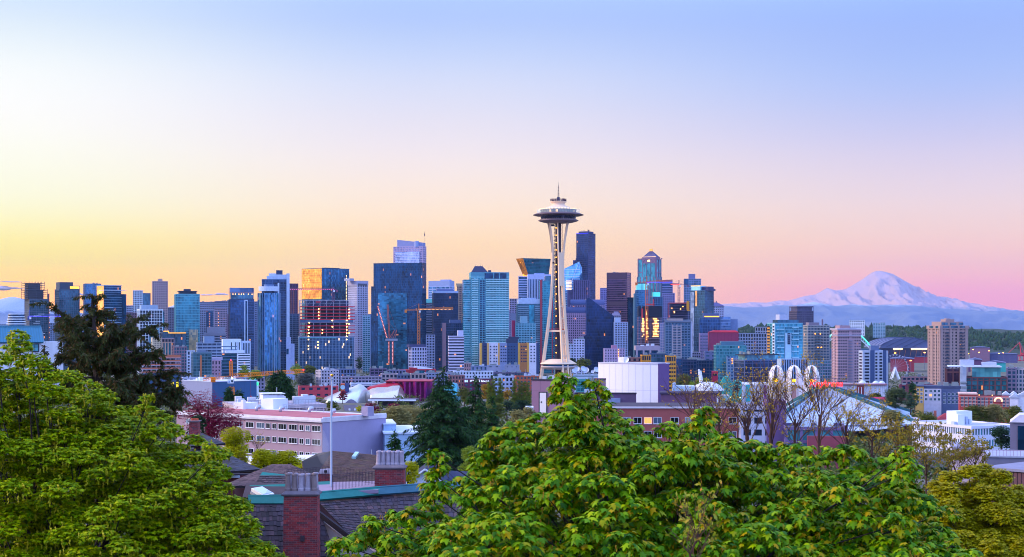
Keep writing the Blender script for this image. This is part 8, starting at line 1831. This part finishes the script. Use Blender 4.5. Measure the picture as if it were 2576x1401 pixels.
budM=leafmat('spring_buds',['#b8980c','#d0ac10','#988810','#a87c14'],.6,.45);twigM=paint('#48302e',.9,.2,3)
def baretree(label,u,vt,Y,hw,seed,buds=420,vb=1180,mat=None,bs=.16,lvl=3):
    k=Y/F;zb=pz(vb,Y);T=thing('bare_tree',label,'tree',(px(u,Y),Y,zb),0,'trees coming into leaf');hw*=1.5;buds=int(buds*1.6);q=random.Random(seed);H=(vb-vt)*k;mb=MB();tb=MB();ends=[]
    tb.tube([(0,0,-2),(q.uniform(-.2,.2),0,H*.3),(q.uniform(-.4,.4),0,H*.5)],[H*.016,H*.012,H*.009],6)
    def grow(p,d,L,r,n):
        e=p+d*L;m=p.lerp(e,.5)+Vector((q.uniform(-1,1),q.uniform(-1,1),.3))*L*.06;mb.tube([p,m,e],[r,r*.8,r*.55],3 if n else 3,False)
        if n==0:ends.append((m,e));return
        for i in range(q.choice((3,3,4))):
            t=q.uniform(.35,1);s_=p.lerp(e,t);dd=(d+Vector((q.gauss(0,.5),q.gauss(0,.5),q.uniform(-.1,.35)))).normalized();grow(s_,dd,L*q.uniform(.5,.72),r*.5,n-1)
    for i in range(13):
        a=6.283*i/13*5+q.uniform(-.3,.3);z=H*q.uniform(.1,.55);w=hw*k/H;grow(Vector((0,0,z)),Vector((math.cos(a)*w*2.1,math.sin(a)*w*2.1,q.uniform(.7,1.9))).normalized(),H*q.uniform(.24,.36),H*.0062,lvl)
    tb.build('trunk',twigM,T);mb.build('branches',twigM,T);r_=np.random.default_rng(seed);i=r_.integers(0,len(ends),buds);t=r_.random(buds)[:,None];a=np.array([tuple(e[0])for e in ends])[i];b=np.array([tuple(e[1])for e in ends])[i]
    P=a*(1-t)+b*t;V,Fc=leafverts(P,r_.normal(size=P.shape)+np.array([0,0,.5]),r_.normal(size=P.shape),bs*r_.uniform(.5,1.3,len(P)),LEAF);npmesh('crown',V,Fc,mat or budM,T)
for i,(u,vt,Yq,hw,bd,lb)in enumerate(((1742,930,150,55,260,'bare twiggy tree crossing the plum hall wing, leftmost of the row'),(1812,940,165,50,340,'budding tree before the white pier of the plum wing'),(1880,915,150,52,520,'budding tree left of the white arches, before the black office'),(1942,905,160,45,560,'budding tree crossing the left white arch'),(2000,925,150,50,480,'dark limbed tree crossing the middle white arch'),(2062,905,155,62,700,'tallest budding tree crossing the red neon sign'),(2128,960,160,62,760,'golden budded tree over the pale blue arena roof'),(2195,1000,150,58,800,'golden budded tree at the right foot of the arena roof'))):
    baretree(lb,u,vt,Yq,hw,40+i,bd)
for i,(u,vt,Yq,hw,bd,lb)in enumerate(((2262,1052,170,46,700,'hazy yellow twigged tree left of the white finned office'),(2330,1076,180,46,800,'hazy yellow twigged tree below the left corner of the finned office'),(2400,1082,185,44,800,'hazy yellow twigged tree before the finned office front corner'),(2455,1095,170,30,500,'thin yellow twigged tree by the pinkish wall at the right'))):
    baretree(lb,u,vt,Yq,hw,60+i,bd*2,1230,leafmat('olive_buds',['#8a7c1c','#a08c20','#76702a','#8c6c28'],.6,.4),bs=.22)
baretree('bare pale shrub before the left windows of the mauve apartments',645,1075,200,34,70,160,1150,bs=.14)
T=None
baretree('pale dead-looking branches poking up among the leaves of the right maple',1752,1215,41.2,60,72,120,1470,leafmat('dry_leaves',['#a89a24','#8a9a1c','#b07a28'],.5,.4),.15,2)

def tree(label,u,vt,vb,hw,Y,cols,seed,nm='tree',leaf=None,per=60,group=None,round_=True,flat=.9):
    k=Y/F;zb=pz(vb,Y);T=thing(nm,label,'tree',(px(u,Y),Y,zb),0,group);q=random.Random(seed);H=(vb-vt)*k;w=hw*k;bs=[]
    n=14 if round_ else 12
    for i in range(n):
        if round_:
            a=q.uniform(0,6.283);t=q.random();z=H*(.2+.7*t);rr=w*(.75*math.sqrt(max(0,1-(2*t-.8)**2/1.6)))*q.uniform(.4,1);r=w*q.uniform(.28,.46)
        else:a=q.uniform(0,6.283);t=(i+.5)/n;z=H*(.12+.84*t);rr=w*.35*(1-t*.5);r=w*(.75-.42*t)
        bs.append((rr*math.cos(a),rr*math.sin(a),min(z,H-r*flat),r))
    if round_:bs.append((0,0,H-w*.4*flat,w*.4))
    lf=leaf or max(.14,(4.2 if round_ else 3)*k);per_=per*(1 if round_ else 2.2)/(lf*lf);m=leafmat('foliage_'+'_'.join(c.strip('#')for c in cols),cols,.6,.4,.2)
    crown(T,bs,min(per_*.5,22000/sum(r*r for*_,r in bs)),lf,LEAF,m,seed,flat,.3,5,upper=-.8,core=.35);q2=random.Random(seed);mb=MB();limb(mb,(0,0,-3),(0,0,H*.5),w*.09+.05,w*.05+.03,q2,0);
    for x,y,z,r in bs[::2]:limb(mb,(0,0,H*.35),(x,y,z),w*.04+.02,.02,q2,.03,4,3)
    mb.build('trunk',bark2,T)
MAG,YG,OL,PG,DG,TN,PO,OR=['#720a38','#860f40','#54062a','#981848'],['#b0b000','#c4bc00','#98a000','#bcb000'],['#5a6420','#6c7024','#4a5a20'],['#7c9428','#94a42c','#688828'],['#1c3a24','#264828','#16301e'],['#8a8450','#9a9058','#7a7848'],['#6c7c20','#7c8828','#5c7020'],['#a07a1c','#b08a1c','#8c741c']
for i,a in enumerate((
  ('wine red purple-leaved tree between the spruce limbs and the mauve apartments',524,978,1130,104,200,MAG,.17,320,True),
  ('bright yellow-green young tree before the left end of the mauve apartments',592,1072,1190,50,185,YG,.17,110,True),
  ('low yellow-green tree below the flat white roof, left of two',665,1128,1210,44,150,YG,.15,110,True),
  ('low yellow-green tree below the flat white roof, right of two',725,1132,1215,46,150,YG,.15,110,True),
  ('yellow-green tree tip peeking over the brown hipped roof',770,1160,1215,26,140,YG,.14,110,True),
  ('small dark shrub behind the terracotta chimney pots',497,1042,1100,20,112,DG,.12,120,True),
  ('yellow-green bush behind the rear brick chimney',1028,1160,1220,30,125,YG,.13,100,True),
  ('pale green feathery tree left of the right maple edge',1185,1120,1220,40,200,PG,.16,80,True),
  ('pale tan tree clump right of the mauve apartments, left of two',985,1022,1075,52,520,TN,None,80,True),
  ('pale tan tree clump behind the three-spired fir',1050,1024,1080,48,540,TN,None,80,True),
  ('maroon small tree under the flat canopy roof, left one',935,1012,1042,20,900,MAG,None,80,True),
  ('maroon small tree under the flat canopy roof, right one',990,1014,1040,18,900,MAG,None,80,True),
  ('small yellow-green tree at the mouth of the silver shell',905,1018,1034,8,1000,YG,None,80,True),
  ('maroon street tree beside the orange sign slab',862,980,1006,11,1180,MAG,None,80,True),
  ('pale tan tree below the poplars, left one',1300,1030,1085,30,480,TN,None,80,True),
  ('pale tan tree below the poplars, right one',1330,1020,1085,26,500,TN,None,80,True),
  ('golden yellow tree between the two poplar clumps',1277,974,1005,13,1050,OR,None,90,True),
  ('golden tree left of the first poplar clump',1226,964,1010,18,1040,OR,None,90,True),
  ('olive tree right of the three-spired fir tops',1168,972,1020,20,900,OL,None,80,True),
  ('light green street tree left of the white banded office foot, left of four',640-25,918,950,15,1600,PG,None,80,True),
  ('light green street tree second of four by the orange crane',642,930,955,16,1500,PG,None,80,True),
  ('rounded green tree right of the orange crane top',758-12,915,945,14,1650,PG,None,80,True),
  ('rounded green tree below the cylinder tower',790-12,917,945,17,1650,OL,None,80,True),
  ('dull purple-grey tree mass below the half clad tower',770,938,975,30,1500,['#4a4c58','#565a5c','#3e4850'],None,80,True),
  ('dark green tree in the shadow between the white slab and the half clad tower',735,880,925,14,1950,DG,None,80,True),
  ('dark green tree right of the half clad tower foot',905,895,930,10,1950,DG,None,80,True),
  ('round green tree at the foot of the black wedge tower',1468,898,930,20,1650,OL,None,80,True),
  ('dark green tree left of the round tree by the black wedge tower',1436,900,932,20,1750,DG,None,80,True),
  ('roof garden shrubs on the maroon lettered hotel',1258-10,943,957,16,1395,DG,None,80,True),
  ('yellow olive park trees below the orange block, left one',1722,940,985,26,1020,OL,None,80,True),
  ('yellow olive park trees below the black glass offices, middle one',1760,948,990,26,1000,PG,None,80,True),
  ('orange yellow park tree before the white dome',1728,970,995,18,960,OR,None,80,True),
  ('olive park tree right of the gabled white roof',1800,960,990,20,990,OL,None,80,True),
  ('dark purple tree before the white science hall',1855,955,990,9,900,['#2c2030','#382838'],None,80,True),
  ('big grey green tree beside the arena roof',2252,975,1030,34,860,['#4a5a34','#5a683c','#3c4e34'],None,80,True),
  ('smaller grey green tree right of the big one by the arena',2290,990,1030,17,850,['#3c5444','#4a6048'],None,80,True),
  ('olive tree behind the arena roof, right slope',2200,988,1015,22,900,OL,None,80,True),
  ('olive tan trees right of the arena foot',2240,1030,1075,34,640,TN,None,80,True),
  ('olive tree before the long red brick row',2340,1035,1075,30,700,OL,None,80,True),
  ('olive tree before the red arched brick block, left one',2450,1018,1060,34,720,OL,None,80,True),
  ('olive tree before the red arched brick block, middle one',2500,1016,1062,36,720,TN,None,80,True),
  ('olive tree at the right edge before the white townhouses',2555,1020,1060,32,740,OL,None,80,True),
  ('dark green tree beside the finned office right face',2520,1070,1130,34,450,['#2a4a34','#38583c','#20402c'],None,90,True),
  ('tan leafy clump right of the three-spired fir, below the poplars',1205,1020,1075,34,560,TN,None,80,True),
  ('olive clump in front of the left poplars',1250,1012,1050,30,640,OL,None,80,True),
  ('dark shrubby tree between the two poplar clumps',1275,1008,1040,18,760,DG,None,80,True),
  ('dark shrubby tree under the right poplar clump',1312,1006,1040,24,770,DG,None,80,True),
  ('tan clump between the white end stack and the canopy roof',1010,1018,1060,40,640,TN,None,80,True),
  ('olive tree right of the flat pale wing',838,1008,1040,22,700,OL,None,80,True),
  ('yellow-tan tree behind the pale wing, below the red shop',800,998,1030,26,800,TN,None,80,True),
  ('small tree beside the yellow walled block',2320-20,990,1022,12,940,OL,None,80,True))):
    tree(a[0],a[1],a[2],a[3],a[4],a[5],a[6],100+i,leaf=a[7],per=a[8],round_=a[9],group=None if a[5]<250 else 'trees among the buildings')
for i,(u,vt,hw,lb)in enumerate(((1230,955,9,'leftmost poplar of the left clump'),(1242,946,10,'second poplar of the left clump'),(1258,947,11,'right poplar of the left clump'),(1294,949,10,'tall left poplar of the right clump'),(1307,952,9,'second poplar of the right clump'),(1317,956,9,'third poplar of the right clump'),(1328,958,9,'rightmost poplar, next to the plum block'))):
    tree('slender olive column-shaped '+lb,u,vt,1035,hw,830,PO,200+i,'poplar_tree',per=90,group='column-shaped poplars',round_=False)

q=np.random.default_rng(5);mb=[];n=2600;V=[];Fc=[]
for i in range(n):
    u=q.uniform(1840,2600);Yq=6200+q.uniform(-1,.25)*1300;x=px(u,Yq);z0=float(hillh(np.array([x]),np.array([Yq]))[0])-3;h=q.uniform(9,20)*(1.5 if q.random()<.08 else 1);r=h*(q.uniform(.2,.3)if q.random()<.4 else q.uniform(.4,.6));o=len(V);ph=q.uniform(0,6.28)
    rows=((r*.6,0),(r,h*.35),(r*.55,h*.75))
    for rr,zz_ in rows:
        for kk in range(5):a=ph+kk*1.2566;g_=q.uniform(.7,1.25);V.append((x+rr*g_*math.cos(a),Yq+rr*g_*math.sin(a),z0+zz_))
    V.append((x,Yq,z0+h))
    for a in range(2):
        for kk in range(5):p=o+a*5;Fc+=[(p+kk,p+(kk+1)%5,p+5+(kk+1)%5),(p+kk,p+5+(kk+1)%5,p+5+kk)]
    for kk in range(5):Fc.append((o+10+kk,o+10+(kk+1)%5,o+15))
fo=npmesh('forest',V,Fc,leafmat('far_forest',['#16301e','#1e3c24','#12281c','#28442a','#1a3428'],.8,.1,.1));tag(fo,'dark wooded ridge below the mountains at the right','forest',kind='stuff')
# ================================================================== wing behind the mauve block, ground cover
B=Bld('low_building','flat roofed pale wing with rooftop railing behind the mauve apartments','building',(590,818),1020,405,8,dep=22)
mb=MB();mb.box(0,B.W,0,22,0,B.H-1);B.mesh('wall',mb,paint('#8c7c90'));mb=MB();mb.box(-.3,B.W+.3,-.3,22,B.H-.98,B.H);B.mesh('roof',mb,paint('#a89cae',.85,.3,.4));mb=MB()
for i in range(28):x=B.W*i/27;mb.box(x,x+.05,.2,.25,B.H,B.H+1.2)
mb.box(0,B.W,.19,.26,B.H+1.2,B.H+1.27);mb.box(0,B.W,.2,.25,B.H+.6,B.H+.65);B.mesh('roof_railing',mb,paint('#7c7090'));mb=MB();mb.box(B.X(666),B.X(702),3,9,B.H,B.Z(996));mb.box(B.X(702)+.02,B.X(720),3.3,9,B.H,B.Z(997));mb.box(B.X(664),B.X(722),2.6,9.4,B.Z(996)+.2,B.Z(995)+.3);B.mesh('roof_house',mb,wht);roofgear(B,9,44,paint('#b8bccc'))
def groundcover(n,seed):
    q=np.random.default_rng(seed);Ps=[];Ss=[];k=0
    while k<n:
        Yq=130*(2100/130)**q.random();u=q.uniform(-250,2750);x=px(u,Yq);g=gz(x,Yq);h=min(8,2.2+Yq*.007)*q.uniform(.5,1.1)
        if abs(u-(2330+(Yq-480)/770*90))<3805*10/Yq and Yq>470:continue
        if 790<u<935 and 650<Yq<1300:continue
        c=np.array([x,Yq,g+h*.4]);m=34;d=unit(q.normal(size=(m,3)));Ps.append(c+d*np.array([h*.8,h*.8,h*.6])*q.uniform(.5,1,(m,1)));Ss.append(np.full(m,max(.5,h*.3)));k+=1
    P=np.concatenate(Ps);V,Fc=leafverts(P,q.normal(size=P.shape),q.normal(size=P.shape)+np.array([0,0,.8]),np.concatenate(Ss),LEAF)
    o=npmesh('shrubbery',V,Fc,leafmat('shrub_leaves',['#3c4a1c','#4c5820','#2c3c1c','#5c6028','#34462a','#6a6a30'],.7,.2,.2));tag(o,'low shrubs and small trees filling the gaps between buildings','shrubs',kind='stuff')
groundcover(6200,77)
mb=MB();mb.lathe([(.01,0),(.35,.5),(.6,1.6),(.5,2.6),(.01,3.2)],14);sm=mb.build('smoke',[],None,True);sm.location=(px(822,107),107,pz(1178,107));sm.rotation_euler=(0,R(-14),0);tag(sm,kind='stuff');m=bpy.data.materials.new('smoke');m.use_nodes=True;m.node_tree.nodes.clear();pv=m.node_tree.nodes.new('ShaderNodeVolumePrincipled');pv.inputs['Density'].default_value=.16;pv.inputs['Color'].default_value=(.9,.85,.9,1);ou=m.node_tree.nodes.new('ShaderNodeOutputMaterial');m.node_tree.links.new(pv.outputs[0],ou.inputs['Volume']);sm.data.materials.append(m)

for i,(u0,u1,v,c,lb)in enumerate(((-10,22,815,'#7d88a8','hazy far block behind the rounded banded office'),(120,140,812,'#6c7ca4','hazy far block between the unfinished tower and the amber storey tower'),(200,216,806,'#7484ac','hazy far block right of the amber storey tower'),(318,336,768,'#8890b4','hazy far block left of the white gridded slab'),(438,446,785,'#6c7498','hazy far sliver left of the wide teal tower'),(576,582,772,'#5c6690','hazy far sliver left of the navy terrace tower'),(637,648,758,'#6a78a4','hazy far block between the navy terrace tower and cylinder'),(925,940,790,'#5c6c9c','hazy far block left of the navy wing'),(1142,1152,760,'#7482b0','hazy far sliver right of the ribbed tower'),(1278,1300,780,'#7c86b4','hazy far block right of the teal condominium'),(1392,1420,780,'#5a74a0','hazy far block seen between the tower legs'),(1580,1606,800,'#5c6c9c','hazy far block right of the brown slab'),(1690,1722,770,'#6874a4','hazy far block beneath the red tipped crane'),(1855,1935,838,'#7a86a8','hazy far low blocks below the wooded ridge'),(1900,1932,822,'#8088a4','grey stepped apartment block left of the white and teal condominium'))):
    B=Bld('office_building',lb,'office',(u0,u1),v,2750 if i<13 else 1800,0,dep=22,group='far blocks between the towers');shell(B,g_win,paint(c),3.6,1.5,3,1.2,.3)
for i,(u0,u1,v,h,lb)in enumerate(((-60,62,709,3,'thinnest lilac cloud streak, highest at the left edge'),(-80,66,726,9,'broad lilac cloud bank low at the left edge'),(500,582,742,5,'small grey lilac cloud above the hillside hospital'),(190,216,742,4,'faint lilac cloud between two left towers'))):
    Yk=26500.;t=thing('cloud',lb,'cloud',(px((u0+u1)/2,Yk),Yk,pz(v,Yk)),0,'cloud streaks');mb=MB();A_=(u1-u0)/2/F*Yk;B_=h/F*Yk;q=random.Random(i);ph=[q.uniform(0,6)for _ in range(4)]
    for r_ in(0,):
        vs=[];n=40;m=10
        for a in range(n+1):
            x=-1+2*a/n;w=max(.02,(1-x*x))**.8*(.7+.3*math.sin(5*x+ph[0])+.15*math.sin(13*x+ph[1]))
            for b in range(m):c_=6.2832*b/m;vs.append((A_*x,A_*.5*w*math.cos(c_),B_*w*(math.sin(c_)*(1 if math.sin(c_)>0 else.25)+.25*math.sin(3*x+ph[2]))))
        mb.add(vs,[(a*m+b,a*m+(b+1)%m,a*m+m+(b+1)%m,a*m+m+b)for a in range(n)for b in range(m)])
    mb.build('vapour',paint('#c8a8bc',1,.1,.001),t,True)
# ================================================================== the air
mb=MB();mb.box(-11000,11000,-900,24500,1,1120)
hz=mb.build('haze',[]);tag(hz,kind='stuff')
m=bpy.data.materials.new('haze_air');m.use_nodes=True;m.node_tree.nodes.clear()
pv=m.node_tree.nodes.new('ShaderNodeVolumePrincipled');pv.inputs['Color'].default_value=(.40,.55,.82,1);pv.inputs['Density'].default_value=HAZE
pv.inputs['Anisotropy'].default_value=.35
ou=m.node_tree.nodes.new('ShaderNodeOutputMaterial');m.node_tree.links.new(pv.outputs[0],ou.inputs['Volume'])
hz.data.materials.append(m)
